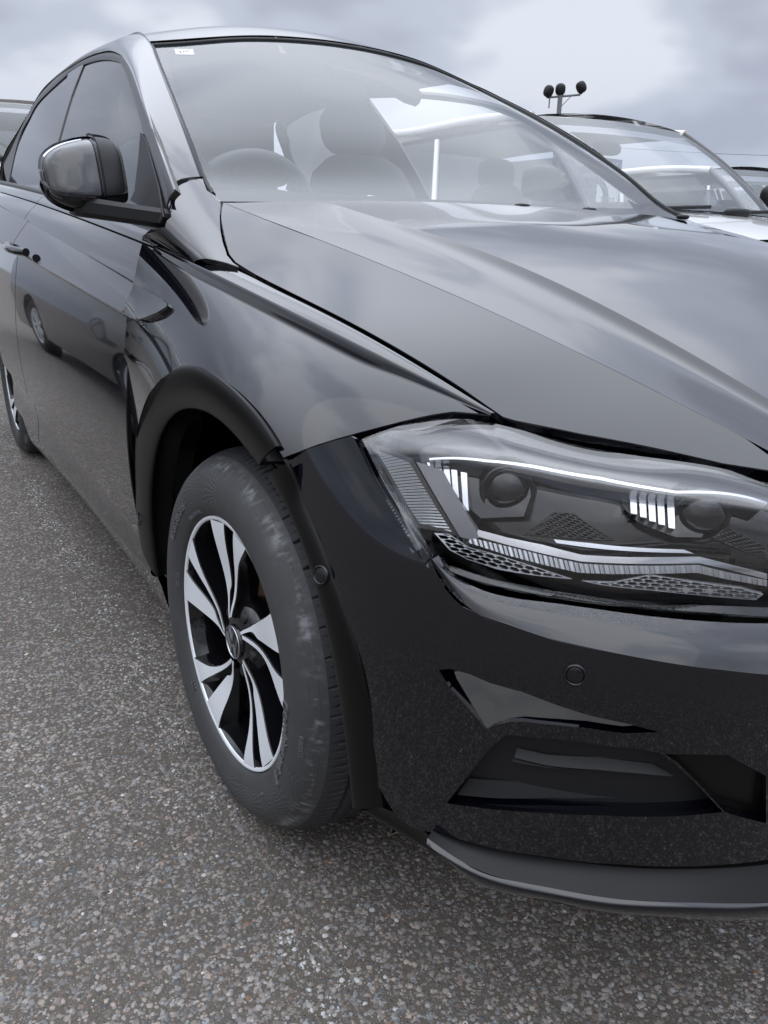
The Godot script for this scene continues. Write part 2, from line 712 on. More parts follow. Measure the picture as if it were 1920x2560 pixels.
	while tries < 16000:
		tries += 1
		var x := rng.randf_range(-4.5, 1.2)
		var z := 0.862 + rng.randfn(0.0, 0.032)
		var keep_it := patchy.get_noise_2d(x * 2.2, z * 5.0) + 0.35 * (1.0 - absf(z - 0.862) / 0.07)
		if keep_it < 0.22 or rng.randf() > 0.2:
			continue
		var r := 0.0012 + 0.003 * pow(rng.randf(), 2.0)
		spots.append(Transform3D(Basis(Vector3.UP, rng.randf() * TAU) * Basis.from_scale(Vector3(r, 0.0017, r * rng.randf_range(0.4, 1.0))), Vector3(x, 0.0008, z)))
	pm.instance_count = spots.size()
	for k in spots.size():
		pm.set_instance_transform(k, spots[k])
	var po := MultiMeshInstance3D.new()
	po.name = "bay_line_paint"
	po.multimesh = pm
	po.material_override = mat(Color(0.40, 0.40, 0.39), 0.8)
	add_child(po)
	po.set_meta("kind", "stuff")
	po.set_meta("label", "worn white flecks of a bay line beside the black car")

# ------------------------------------------------------------------ the black car
func sheets(keys: Array, deep := 0.012) -> Dictionary:
	var a := acc()
	for k in keys:
		var s := surf(k)
		sheet(a, s)
		if deep > 0.0:
			rim(a, s, deep)
	return a

func body(car: Node3D) -> void:
	var a := acc()
	cut(a, surf("bonnet_a"), poly("bonnet_a"), [], 0.012)
	var bonnet := acc()
	for side in [1.0, -1.0]:
		join(bonnet, commit(a, side))
		join(bonnet, commit(sheets(["bonnet_b"], 0.0), side))
	join(bonnet, commit(sheets(["bonnet_c"], 0.0)))
	part(car, "bonnet", commit(bonnet), M.paint)
	part(car, "roof", commit(sheets(["roof"], 0.003)), M.paint)
	for side in [1.0, -1.0]:
		a = sheets(["fender_roll", "fender_top"], 0.0)
		cut(a, surf("fender"), poly("fender"), [], 0.010)
		cut(a, surf("cowl_side"), poly("cowl_side"), [], 0.010)
		join(a, commit(tilted("wing_blade", surf("fender"), -0.001, -0.012, 0.02)))
		part(car, "fender", commit(a, side), M.paint)
		part(car, "roof_pillar", commit(sheets(["pillar" if side > 0 else "pillar_far"], 0.004), side), M.paint)
		var fd := part(car, "front_door", commit(sheets(["front_door_shelf", "front_door_upper", "front_door_step", "front_door_blade", "front_door_under", "front_door_lower"], 0.010), side), M.paint)
		var rd := part(car, "rear_door", commit(sheets(["rear_door_shelf", "rear_door_upper", "rear_door_step", "rear_door_blade", "rear_door_under", "rear_door_lower"], 0.010), side), M.paint)
		part(car, "side_sill", commit(sheets(["front_door_sill", "front_door_rocker", "rear_door_sill", "rear_door_rocker"], 0.0), side), M.paint)
		part(car, "rear_quarter", commit(sheets(["quarter"], 0.02), side), M.paint)
		var fl := surf("arch_flange")
		a = acc()
		sheet(a, fl, 0, 94)
		rim(a, fl, 0.004, 0, 94)
		part(car, "arch_flange", commit(a, side), M.dirty)
		a = acc()
		lathe(a, PackedVector2Array([Vector2(0.400, 0.775), Vector2(0.404, 0.55), Vector2(0.39, 0.50), Vector2(0.05, 0.50)]), 64, -0.2, PI + 0.15)
		for i in a.v.size():
			a.v[i] += Vector3(0.012, 0.295, 0)
			a.n[i] = -a.n[i]
		part(car, "wheel_liner", commit(a, side), M.plastic)
		for d in [[fd, -1.33, -1.60], [rd, -2.45, -2.70]]:
			a = acc()
			var pts := PackedVector3Array()
			for k in 9:
				var t := k / 8.0
				pts.append(Vector3(lerpf(d[1], d[2], t), 0.852 + (t - 0.5) * 0.012, 0.884 + 0.026 * pow(sin(PI * clampf(t * 1.02, 0.0, 1.0)), 0.6)))
			tube(a, pts, 0.011, 10)
			part(d[0], "door_handle", commit(a, side), M.paint)
	# what lies under the panels
	a = acc()
	box(a, Vector3(-1.35, 0.24, 0), Vector3(1.75, 0.08, 1.56))
	box(a, Vector3(0.1, 0.42, 0), Vector3(1.0, 0.36, 0.96))
	box(a, Vector3(-2.75, 0.45, 0), Vector3(0.8, 0.4, 1.1))
	box(a, Vector3(-0.47, 0.62, 0), Vector3(0.06, 0.60, 1.40))
	box(a, Vector3(0.30, 0.55, 0), Vector3(0.5, 0.12, 1.05))
	part(car, "underbody", commit(a), M.dark)
	a = acc()
	var q := [Vector3(-3.20, 1.06, 0.66), Vector3(-3.20, 1.06, -0.66), Vector3(-3.22, 0.30, -0.80), Vector3(-3.22, 0.30, 0.80)]
	patch(a, q[0], q[1], q[2], q[3], Vector3(-0.05, 0, 0))
	quad(a, Vector3(-3.05, 1.02, 0.75), Vector3(-3.20, 1.06, 0.66), Vector3(-3.22, 0.3, 0.8), Vector3(-3.04, 0.3, 0.87), Vector3(-1, 0, 1))
	quad(a, Vector3(-3.05, 1.02, -0.75), Vector3(-3.20, 1.06, -0.66), Vector3(-3.22, 0.3, -0.8), Vector3(-3.04, 0.3, -0.87), Vector3(-1, 0, -1))
	part(car, "tailgate", commit(a), M.paint)

func join(a: Dictionary, m: ArrayMesh) -> void:
	var s := m.surface_get_arrays(0)
	var b: int = a.v.size()
	a.v.append_array(s[Mesh.ARRAY_VERTEX])
	a.n.append_array(s[Mesh.ARRAY_NORMAL])
	a.u.append_array(s[Mesh.ARRAY_TEX_UV])
	for k in s[Mesh.ARRAY_INDEX]:
		a.i.append(b + k)

func piece(key: String, s: Dictionary, side: float, deep := 0.0, holes := []) -> ArrayMesh:
	var a := acc()
	cut(a, s, poly(key), holes, deep)
	return commit(a, side)

func stripes(n: int, along_x: bool) -> StandardMaterial3D:
	var img := Image.create(256, 256, false, Image.FORMAT_L8)
	for j in 256:
		for i in 256:
			var t := float(i if along_x else j) / 256.0 * n
			img.set_pixel(i, j, Color.from_hsv(0, 0, 0.5 + 0.5 * sin(t * TAU)))
	var m := mat(Color(0.40, 0.415, 0.43), 0.2, 0.6)
	m.heightmap_enabled = true
	m.heightmap_texture = tex(img)
	m.heightmap_scale = 0.5
	return m

func front_end(car: Node3D) -> void:
	var bs := surf("bumper")
	var fl := surf("arch_flange")
	var lens := surf("lens")
	shifted("lens_flat", "hl_mid", -0.020)
	shifted("lens_flat", "hl_in", -0.045)
	var mid: Dictionary = lat["hl_mid"]
	var deep: Dictionary = lat["hl_in"]
	var back := surf("lamp_back")
	var rib := stripes(46, false)
	var rib2 := stripes(150, true)
	for side in [1.0, -1.0]:
		var a := acc()
		cut(a, bs, poly("bumper"), [poly("scoop"), poly("fog"), poly("side_scoop")], 0.03)
		var bumper := part(car, "front_bumper", commit(a, side), M.paint)
		part(bumper, "bumper_lip", commit(sheets(["bumper_lip"], 0.01), side), M.paint)
		# scoops and the blanked fog lamp
		shifted("bumper", "bump_in", -0.022)
		shifted("bumper", "bump_slat", -0.012)
		var hollow := tilted("scoop", bs, 0.030, 0.0)
		part(bumper, "bumper_scoop", commit(hollow, side), M.paint)
		part(bumper, "bumper_scoop", commit(tilted("side_scoop", bs, 0.004, 0.014), side), M.dirty)
		part(bumper, "fog_panel", piece("fog", lat["bump_in"], side), M.plastic)
		for k in ["fog_slat_a", "fog_slat_b", "fog_slat_c"]:
			a = tilted(k, lat["bump_slat"], 0.016 if k == "fog_slat_c" else 0.009, -0.002)
			part(bumper, "fog_slat", commit(a, side), M.plastic)
		a = acc()
		sheet(a, fl, 97, -1)
		rim(a, fl, 0.004, 97, -1)
		part(bumper, "arch_flange", commit(a, side), M.dirty)
		var le := surf("splitter_ledge")
		a = acc()
		cut(a, le, PackedVector2Array([Vector2(0, le.h * 0.40), Vector2(le.w - 1, le.h * 0.40), Vector2(le.w - 1, le.h - 1), Vector2(0, le.h - 1)]), [], 0.0)
		part(bumper, "splitter_ledge", commit(a, side), M.plastic)
		a = acc()
		cut(a, le, PackedVector2Array([Vector2(0, 0), Vector2(le.w - 1, 0), Vector2(le.w - 1, le.h * 0.40), Vector2(0, le.h * 0.40)]), [], 0.0)
		part(bumper, "lower_intake", commit(a, side), M.dark)
		part(bumper, "splitter_lip", commit(sheets(["splitter_lip"], 0.0), side), M.paint)
		part(bumper, "bumper_underside", commit(sheets(["bumper_under"], 0.0), side), M.dirty)
		for k in ["sensor_front", "sensor_side"]:
			var f: PackedFloat32Array = OL[k]
			var n := Vector3(f[3], f[4], f[5] * side).normalized()
			a = acc()
			lathe(a, PackedVector2Array([Vector2(0.0, 0.0024), Vector2(0.0076, 0.0022), Vector2(0.0084, 0.0004), Vector2(0.0088, 0.0004), Vector2(0.0092, 0.0026), Vector2(0.0112, 0.0022), Vector2(0.0116, -0.002)]), 40)
			var o := part(bumper, "parking_sensor", commit(a), M.gloss)
			o.transform = Transform3D(facing(n), Vector3(f[0], f[1], f[2] * side) + n * 0.001)
		# headlight
		var hl := part(car, "headlight", commit(sheets(["lens"], 0.012), side), M.clear)
		a = acc()
		sheet(a, shifted("lens", "lens_inner", -0.003))
		part(hl, "lens_inner_face", commit(a, side), M.clear)
		a = acc()
		sheet(a, back)
		part(hl, "lamp_housing", commit(a, side), M.gloss)
		part(hl, "side_reflector_frame", piece("hl_amber_frame", mid, side, 0.02, [poly("hl_amber")]), M.plastic)
		part(hl, "turn_signal", piece("hl_amber", mid, side, 0.01), rib)
		part(hl, "side_reflector_frame", piece("hl_dots_frame", mid, side, 0.02, [poly("hl_dots")]), M.lamp_grey)
		part(hl, "side_reflector", piece("hl_dots", mid, side, 0.004), M.lamp_grey)
		part(hl, "light_strip", piece("hl_drl", mid, side, 0.012), M.lamp_chrome)
		part(hl, "light_guide", piece("hl_guide", mid, side, 0.012), rib2)
		part(hl, "upper_trim", piece("hl_rim_top", mid, side, 0.03), M.satin)
		part(hl, "lower_trim", piece("hl_strip", mid, side, 0.012), M.satin)
		for k in ["hl_hex_a", "hl_hex_b"]:
			part(hl, "honeycomb_trim", piece(k, mid, side, 0.006, honeycomb(poly(k), 1.55, 1.0)), M.lamp_white)
		for k in ["hl_plate_a", "hl_plate_b"]:
			part(hl, "honeycomb_plate", piece(k, deep, side, 0.004, honeycomb(poly(k), 1.2, 0.86)), M.plastic)
		for k in ["hl_bezel_a", "hl_bezel_b"]:
			part(hl, "lamp_bezel", piece(k, deep, side, 0.03), M.gloss)
		for k in 5:
			part(hl, "reflector_fin", piece("fin_a%d" % k, shifted("lens_flat", "fin", -0.036), side, 0.02), M.lamp_chrome)
			part(hl, "reflector_fin", piece("fin_b%d" % k, shifted("lens_flat", "fin", -0.036), side, 0.02), M.lamp_chrome)
		for k in ["proj_a", "proj_b"]:
			var f: PackedFloat32Array = OL[k]
			a = acc()
			var pr := PackedVector2Array()
			for t in 9:
				pr.append(Vector2(0.024 * sin(t / 8.0 * PI / 2), 0.016 * cos(t / 8.0 * PI / 2)))
			pr.append_array([Vector2(0.026, 0.0), Vector2(0.029, 0.003), Vector2(0.031, -0.002), Vector2(0.034, -0.03)])
			lathe(a, pr, 40)
			var n := Vector3(0.80, 0.05, 0.55 * side).normalized()
			var o := part(hl, "projector_lens", commit(a), M.gloss)
			o.transform = Transform3D(facing(n), Vector3(f[0], f[1], f[2] * side))

func facing(n: Vector3) -> Basis:
	var x := Vector3.UP.cross(n).normalized()
	return Basis(x, n.cross(x), n)

func tilted(key: String, s: Dictionary, top_in: float, low_in: float, deep := 0.0) -> Dictionary:
	# a facet in an outline, its upper or lower edge pushed in
	var pl := poly(key)
	var lo := INF
	var hi := -INF
	for q in pl:
		lo = minf(lo, q.y)
		hi = maxf(hi, q.y)
	var a := acc()
	cut(a, s, pl, [], 0.0)
	var w: float = s.w - 1
	var h: float = s.h - 1
	var n2 := PackedVector3Array()
	n2.resize(a.v.size())
	for i in a.v.size():
		var t := clampf((a.u[i].y * h - lo) / maxf(hi - lo, 0.001), 0.0, 1.0)
		a.v[i] -= a.n[i] * (lerpf(top_in, low_in, t) + 0.001)
	for k in a.i.size() / 3:
		var x: int = a.i[k * 3]
		var y: int = a.i[k * 3 + 1]
		var z: int = a.i[k * 3 + 2]
		var c: Vector3 = (a.v[z] - a.v[x]).cross(a.v[y] - a.v[x])
		if c.dot(a.n[x]) < 0.0:
			c = -c
		n2[x] += c
		n2[y] += c
		n2[z] += c
	# average over neighbours that share a place
	var at := {}
	for i in a.v.size():
		var g: Vector3 = (a.v[i] * 4000.0).round()
		at[g] = at.get(g, Vector3.ZERO) + n2[i]
	for i in a.v.size():
		a.n[i] = at[(a.v[i] * 4000.0).round()].normalized()
	if deep > 0.0:
		var pts := PackedVector3Array()
		var ns := PackedVector3Array()
		for k in pl.size():
			var steps := int(pl[k].distance_to(pl[(k + 1) % pl.size()])) + 1
			for t in steps:
				var q := pl[k].lerp(pl[(k + 1) % pl.size()], float(t) / steps)
				var pn := look(s, q)
				pts.append(pn[0] - pn[1] * (lerpf(top_in, low_in, clampf((q.y - lo) / (hi - lo), 0.0, 1.0)) + 0.001))
				ns.append(pn[1])
		fold(a, pts, ns, deep)
	return a

func honeycomb(outline: PackedVector2Array, pitch: float, fill: float) -> Array:
	var box2 := Rect2(outline[0], Vector2.ZERO)
	for q in outline:
		box2 = box2.expand(q)
	var o := []
	var r := pitch * 0.5 * fill
	var row := 0
	var y := box2.position.y
	while y < box2.end.y:
		var x := box2.position.x + (pitch * 0.5 if row % 2 else 0.0)
		while x < box2.end.x:
			var hexa := PackedVector2Array()
			for k in 6:
				hexa.append(Vector2(x, y) + Vector2(cos(TAU * k / 6.0) * r, sin(TAU * k / 6.0) * r * 0.8))
			var small := Geometry2D.offset_polygon(outline, -0.18)
			if small.size():
				for q in Geometry2D.intersect_polygons(hexa, small[0]):
					var ar := 0.0
					for k in q.size():
						ar += q[k].cross(q[(k + 1) % q.size()]) / 2.0
					if absf(ar) > 0.12:
						if ar < 0.0:
							q.reverse()
						o.append(q)
			x += pitch
		y += pitch * 0.72
		row += 1
	return o

func glasshouse(car: Node3D) -> void:
	var ws := surf("windscreen")
	var a := sheets(["windscreen"], 0.0)
	var wind := part(car, "windscreen", commit(a), M.glass)
	a = acc()
	var edge := PackedVector3Array()
	for j in range(ws.h - 3, -1, -2):
		edge.append(ws.p[j * ws.w + ws.w - 1])
	for i in range(ws.w - 4, -1, -3):
		edge.append(ws.p[i])
	for j in range(2, ws.h - 2, 2):
		edge.append(ws.p[j * ws.w])
	tube(a, edge, 0.006, 8)
	part(wind, "windscreen_seal", commit(a), M.plastic)
	var inner := shifted("windscreen", "ws_in", -0.005)
	a = acc()
	sheet(a, inner)
	var fr := shifted("windscreen", "ws_frit", -0.0025)
	a = acc()
	var w: float = fr.w - 1
	var h: float = fr.h - 1
	cut(a, fr, PackedVector2Array([Vector2(0, 0), Vector2(w, 0), Vector2(w, h), Vector2(0, h)]), [poly("frit_inner")], 0.0)
	part(wind, "black_border", commit(a), M.frit)
	part(wind, "camera_cover", piece("camera_cover", shifted("windscreen", "ws_cam", -0.008), 1.0, 0.02), M.frit)
	part(wind, "paper_sheet", piece("paper", shifted("windscreen", "ws_paper", -0.02), 1.0), M.paper)
	part(wind, "sticker", piece("sticker", shifted("windscreen", "ws_st", 0.0006), 1.0), M.paper)
	var st := Vector2.ZERO
	for q in poly("sticker"):
		st += q / 4.0
	var pn := look(ws, st)
	var px := look(ws, st - Vector2(1.0, 0))
	var ex: Vector3 = ((px[0] - pn[0]) as Vector3).normalized()
	var o := part(wind, "sticker_number", letters("10\u00b0", 0.020, 0.0006, "Droid Serif"), M.ink)
	o.transform = Transform3D(Basis(ex, pn[1].cross(ex), pn[1]), pn[0] + pn[1] * 0.0012)
	var gs := surf("side_glass")
	for side in [1.0, -1.0]:
		var fd: Node3D = car.get_node("front_door" if side > 0 else "front_door_001")
		var rd: Node3D = car.get_node("rear_door" if side > 0 else "rear_door_001")
		part(fd, "window", piece("glass_front", gs, side), M.glass)
		part(rd, "window", piece("glass_rear", gs, side), M.tint)
		part(fd, "window_pillar", piece("b_pillar", shifted("side_glass", "gs_out", 0.004), side, 0.012), M.gloss)
		part(fd, "mirror_sail", piece("sail", shifted("side_glass", "gs_sail", 0.007), side, 0.012), M.plastic)
		part(fd, "window_frame", commit(sheets(["door_frame"], 0.012), side), M.trim)
		a = acc()
		var f: PackedFloat32Array = OL["belt"]
		var pts := PackedVector3Array()
		for k in f.size() / 3:
			pts.append(Vector3(f[k * 3], f[k * 3 + 1] + 0.001, f[k * 3 + 2]))
		tube(a, pts, 0.0075, 8)
		part(fd, "belt_seal", commit(a, side), M.trim)
	# the driver's door mirror
	mirror(car.get_node("front_door"))
	# washer jets at the bonnet's rear edge
	for p in [Vector3(-0.40, 0.983, -0.02), Vector3(-0.41, 0.982, -0.23), Vector3(-0.45, 0.978, -0.60)]:
		a = acc()
		blob(a, p, Vector3(0.010, 0.006, 0.020), Basis.IDENTITY, 3.0, 16, 8)
		part(car, "washer_jet", commit(a), M.plastic)

func mirror(door: Node3D) -> void:
	# sections from the inner end to the tip: z, half height, depth to the front, shift of the middle, rear plane
	var cap := acc()
	var low := acc()
	var shell := acc()
	var rows := []
	var zs := [0.812, 0.816, 0.832, 0.86, 0.888, 0.914, 0.934, 0.947, 0.952]
	var hh := [0.050, 0.058, 0.063, 0.064, 0.060, 0.053, 0.043, 0.030, 0.012]
	var dd := [0.055, 0.062, 0.068, 0.068, 0.062, 0.050, 0.036, 0.020, 0.006]
	var n := 28
	for k in zs.size():
		var r := PackedVector3Array()
		for j in n + 1:
			var th := -PI / 2 + PI * j / n
			var c := cos(th)
			var s := sin(th)
			var kk := pow(pow(absf(c), 3.4) + pow(absf(s), 3.4), -1.0 / 3.4)
			var y: float = s * kk * hh[k]
			r.append(Vector3(-0.60 + (zs[k] - 0.80) * 0.42 + c * kk * dd[k] - (y + 0.03) * 0.45, 1.008 + y - (zs[k] - 0.86) * 0.10, zs[k]))
		rows.append(nat(r, 1))
	var p := PackedVector3Array()
	var dense := []
	for j in n + 1:
		var c := PackedVector3Array()
		for k in zs.size():
			c.append(rows[k][j])
		dense.append(nat(c, 5))
	var h: int = dense[0].size()
	for k in h:
		for j in n + 1:
			p.append(dense[j][k])
	var s := keep("mirror", p, n + 1, h, true)
	var band := func(a: Dictionary, j0: int, j1: int, k0: int, k1: int, out: float) -> void:
		var pts := PackedVector3Array()
		var ns := PackedVector3Array()
		for k in range(k0, k1 + 1):
			for j in range(j0, j1 + 1):
				pts.append(s.p[k * (n + 1) + j] + s.n[k * (n + 1) + j] * out)
				ns.append(s.n[k * (n + 1) + j])
		var d := {"p": pts, "n": ns, "w": j1 - j0 + 1, "h": k1 - k0 + 1}
		sheet(a, d)
		rim(a, d, 0.006)
	band.call(cap, 9, n, 14, h - 1, 0.002)
	band.call(low, 0, 9, 14, h - 1, 0.0)
	band.call(shell, 9, n, 0, 14, -0.002)
	band.call(shell, 0, 9, 0, 14, -0.002)
	# the inner end and the glass side
	var end := PackedVector3Array()
	for j in n + 1:
		end.append(s.p[j])
	var mid := Vector3(-0.58, 1.008, 0.812)
	for j in n:
		quad(shell, mid, end[j], end[j + 1], end[j + 1], Vector3(0, 0, -1))
	var m := part(door, "mirror_cap", commit(cap), M.paint)
	part(door, "mirror_base", commit(low), M.gloss)
	part(door, "mirror_housing", commit(shell), M.plastic)
	var g := acc()
	for k in h - 1:
		quad(g, s.p[k * (n + 1)], s.p[k * (n + 1) + n], s.p[(k + 1) * (n + 1) + n], s.p[(k + 1) * (n + 1)], Vector3(-1, 0, 0))
	part(door, "mirror_glass", commit(g), M.chrome)
	var ind := acc()
	band.call(ind, 6, 9, 26, h - 3, 0.003)
	part(door, "mirror_indicator", commit(ind), M.clear)
	var ind2 := acc()
	band.call(ind2, 7, 8, 28, h - 6, 0.0018)
	part(door, "indicator_reflector", commit(ind2), M.chrome)
	# the arm
	var a := acc()
	var c0 := Vector3(-0.43, 0.934, 0.775)
	var c1 := Vector3(-0.555, 0.953, 0.905)
	var sec := func(c: Vector3, hy: float, hx: float) -> PackedVector3Array:
		var o := PackedVector3Array()
		for q in [Vector2(1, -0.6), Vector2(0.8, -1), Vector2(-0.8, -1), Vector2(-1, -0.6), Vector2(-1, 0.6), Vector2(-0.8, 1), Vector2(0.7, 1), Vector2(1, 0.5)]:
			o.append(c + Vector3(q.x * hx, q.y * hy, 0))
		return o
	var list := [sec.call(c0, 0.016, 0.045), sec.call(c0.lerp(c1, 0.35), 0.016, 0.042), sec.call(c0.lerp(c1, 0.92), 0.017, 0.036), sec.call(c1, 0.014, 0.030)]
	for k in 3:
		for j in 8:
			var l := (j + 1) % 8
			var mdl: Vector3 = (list[k][j] + list[k][l]) / 2.0 - c0.lerp(c1, [0.0, 0.35, 0.92, 1.0][k])
			quad(a, list[k][j], list[k][l], list[k + 1][l], list[k + 1][j], mdl)
	for j in 8:
		quad(a, c1, list[3][j], list[3][(j + 1) % 8], list[3][(j + 1) % 8], Vector3(0, 0, 1))
	part(door, "mirror_arm", commit(a), M.plastic)

func cabin(car: Node3D) -> void:
	var a := acc()
	patch(a, Vector3(-0.55, 0.945, 0.66), Vector3(-0.55, 0.945, -0.66), Vector3(-1.0, 0.925, -0.66), Vector3(-1.0, 0.925, 0.66), Vector3(0, 0.015, 0))
	patch(a, Vector3(-1.0, 0.925, 0.66), Vector3(-1.0, 0.925, -0.66), Vector3(-0.85, 0.55, -0.66), Vector3(-0.85, 0.55, 0.66), Vector3(-0.03, 0, 0))
	blob(a, Vector3(-0.92, 0.935, 0.36), Vector3(0.14, 0.05, 0.19), Basis.IDENTITY, 3.0)
	part(car, "dashboard", commit(a), M.dash)
	a = acc()
	var ring := PackedVector3Array()
	var wb := Basis(Vector3(0, 0, 1), Vector3(0.42, 0.90, 0), Vector3(0.90, -0.42, 0)).orthonormalized()
	for k in 49:
		var th := TAU * k / 48.0
		ring.append(Vector3(-1.08, 0.93, 0.36) + wb * Vector3(cos(th) * 0.185, sin(th) * 0.185, 0))
	tube(a, ring, 0.016, 10)
	blob(a, Vector3(-1.06, 0.92, 0.36), Vector3(0.07, 0.055, 0.03), wb, 3.0)
	box(a, Vector3(-1.07, 0.925, 0.36), Vector3(0.34, 0.035, 0.02), wb)
	part(car, "steering_wheel", commit(a), M.dash)
	for z in [0.36, -0.36]:
		a = acc()
		var lean := Basis(Vector3(0, 0, 1), 0.32)
		blob(a, Vector3(-1.68, 0.86, z), Vector3(0.075, 0.34, 0.235), lean, 3.2)
		blob(a, Vector3(-1.45, 0.56, z), Vector3(0.26, 0.08, 0.24), Basis.IDENTITY, 3.2)
		var seat := part(car, "front_seat", commit(a), M.cloth)
		a = acc()
		blob(a, Vector3(-1.82, 1.27, z), Vector3(0.05, 0.09, 0.13), lean, 3.0)
		part(seat, "headrest", commit(a), M.cloth)
	a = acc()
	blob(a, Vector3(-2.55, 0.82, 0), Vector3(0.08, 0.30, 0.60), Basis(Vector3(0, 0, 1), 0.35), 4.0)
	blob(a, Vector3(-2.68, 1.17, 0.36), Vector3(0.045, 0.07, 0.13), Basis.IDENTITY, 3.0)
	blob(a, Vector3(-2.68, 1.17, -0.36), Vector3(0.045, 0.07, 0.13), Basis.IDENTITY, 3.0)
	part(car, "rear_seat", commit(a), M.cloth)
	for side in [1.0, -1.0]:
		a = acc()
		patch(a, Vector3(-0.6, 0.90, 0.72 * side), Vector3(-2.9, 0.98, 0.72 * side), Vector3(-2.9, 0.3, 0.74 * side), Vector3(-0.6, 0.3, 0.74 * side), Vector3(0, 0, -0.01 * side))
		part(car, "door_lining", commit(a), M.dash)
	a = acc()
	patch(a, Vector3(-1.34, 1.385, 0.48), Vector3(-1.34, 1.385, -0.48), Vector3(-2.9, 1.38, -0.45), Vector3(-2.9, 1.38, 0.45), Vector3(0, 0.035, 0))
	part(car, "headliner", commit(a), M.lamp_grey)
	a = acc()
	blob(a, Vector3(-1.28, 1.31, 0.0), Vector3(0.02, 0.035, 0.11), Basis.IDENTITY, 3.0)
	part(car, "rear_view_mirror", commit(a), M.dash)

func rubber_skin() -> StandardMaterial3D:
	# u: round the wheel, v: from bead (0) over the sidewall to the shoulder (1)
	var w := 2048
	var h := 256
	var hi := PackedByteArray()
	hi.resize(w * h)
	var al := PackedByteArray()
	al.resize(w * h * 3)
	var scuff := noise(0.012, 8, 5)
	var fleck := noise(0.09, 9, 4)
	for j in h:
		var v := float(j) / h
		for i in w:
			var u := float(i) / w
			var g := 120.0
			var c := 1.0
			# wave ridges fill the sectors between the lettering
			var sec := fposmod(u * 2.0 + 0.30, 1.0)
			if v > 0.33 and v < 0.74 and (sec < 0.20 or sec > 0.80):
				var lobe := 0.10 * sin(u * TAU * 14.0) * (0.35 + v)
				var t := (v + lobe) * 34.0 + sin(u * TAU * 28.0 + v * 9.0) * 1.1
				g += 90.0 * clampf(sin(t * TAU * 0.55) * 2.0, -1.0, 1.0)
				c = 1.05
			for ridge in [0.05, 0.12, 0.30, 0.78, 0.90]:
				if absf(v - ridge) < 0.006:
					g += 90.0
			hi[j * w + i] = clampi(int(g), 0, 255)
			var th := u * TAU
			var sc := scuff.get_noise_3d(cos(th) * 300.0, sin(th) * 300.0, v * 200.0) * 0.7 + fleck.get_noise_3d(cos(th) * 300.0, sin(th) * 300.0, v * 60.0) * 0.5
			var edge := exp(-pow((v - 0.86) / 0.09, 2.0))
			var dust := clampf((sc + 0.06) * 2.4, 0.0, 1.0) * edge + 0.10 * clampf(sc + 0.3, 0.0, 1.0)
			var b := lerpf(52.0, 112.0, clampf(dust, 0.0, 1.0)) * c
			al[(j * w + i) * 3] = clampi(int(b), 0, 255)
			al[(j * w + i) * 3 + 1] = clampi(int(b * 1.01), 0, 255)
			al[(j * w + i) * 3 + 2] = clampi(int(b * 1.03), 0, 255)
	var m := StandardMaterial3D.new()
	m.albedo_texture = tex(Image.create_from_data(w, h, false, Image.FORMAT_RGB8, al))
	m.roughness = 0.62
	m.heightmap_enabled = true
	m.heightmap_texture = tex(Image.create_from_data(w, h, false, Image.FORMAT_L8, hi))
	m.heightmap_scale = 0.07
	return m

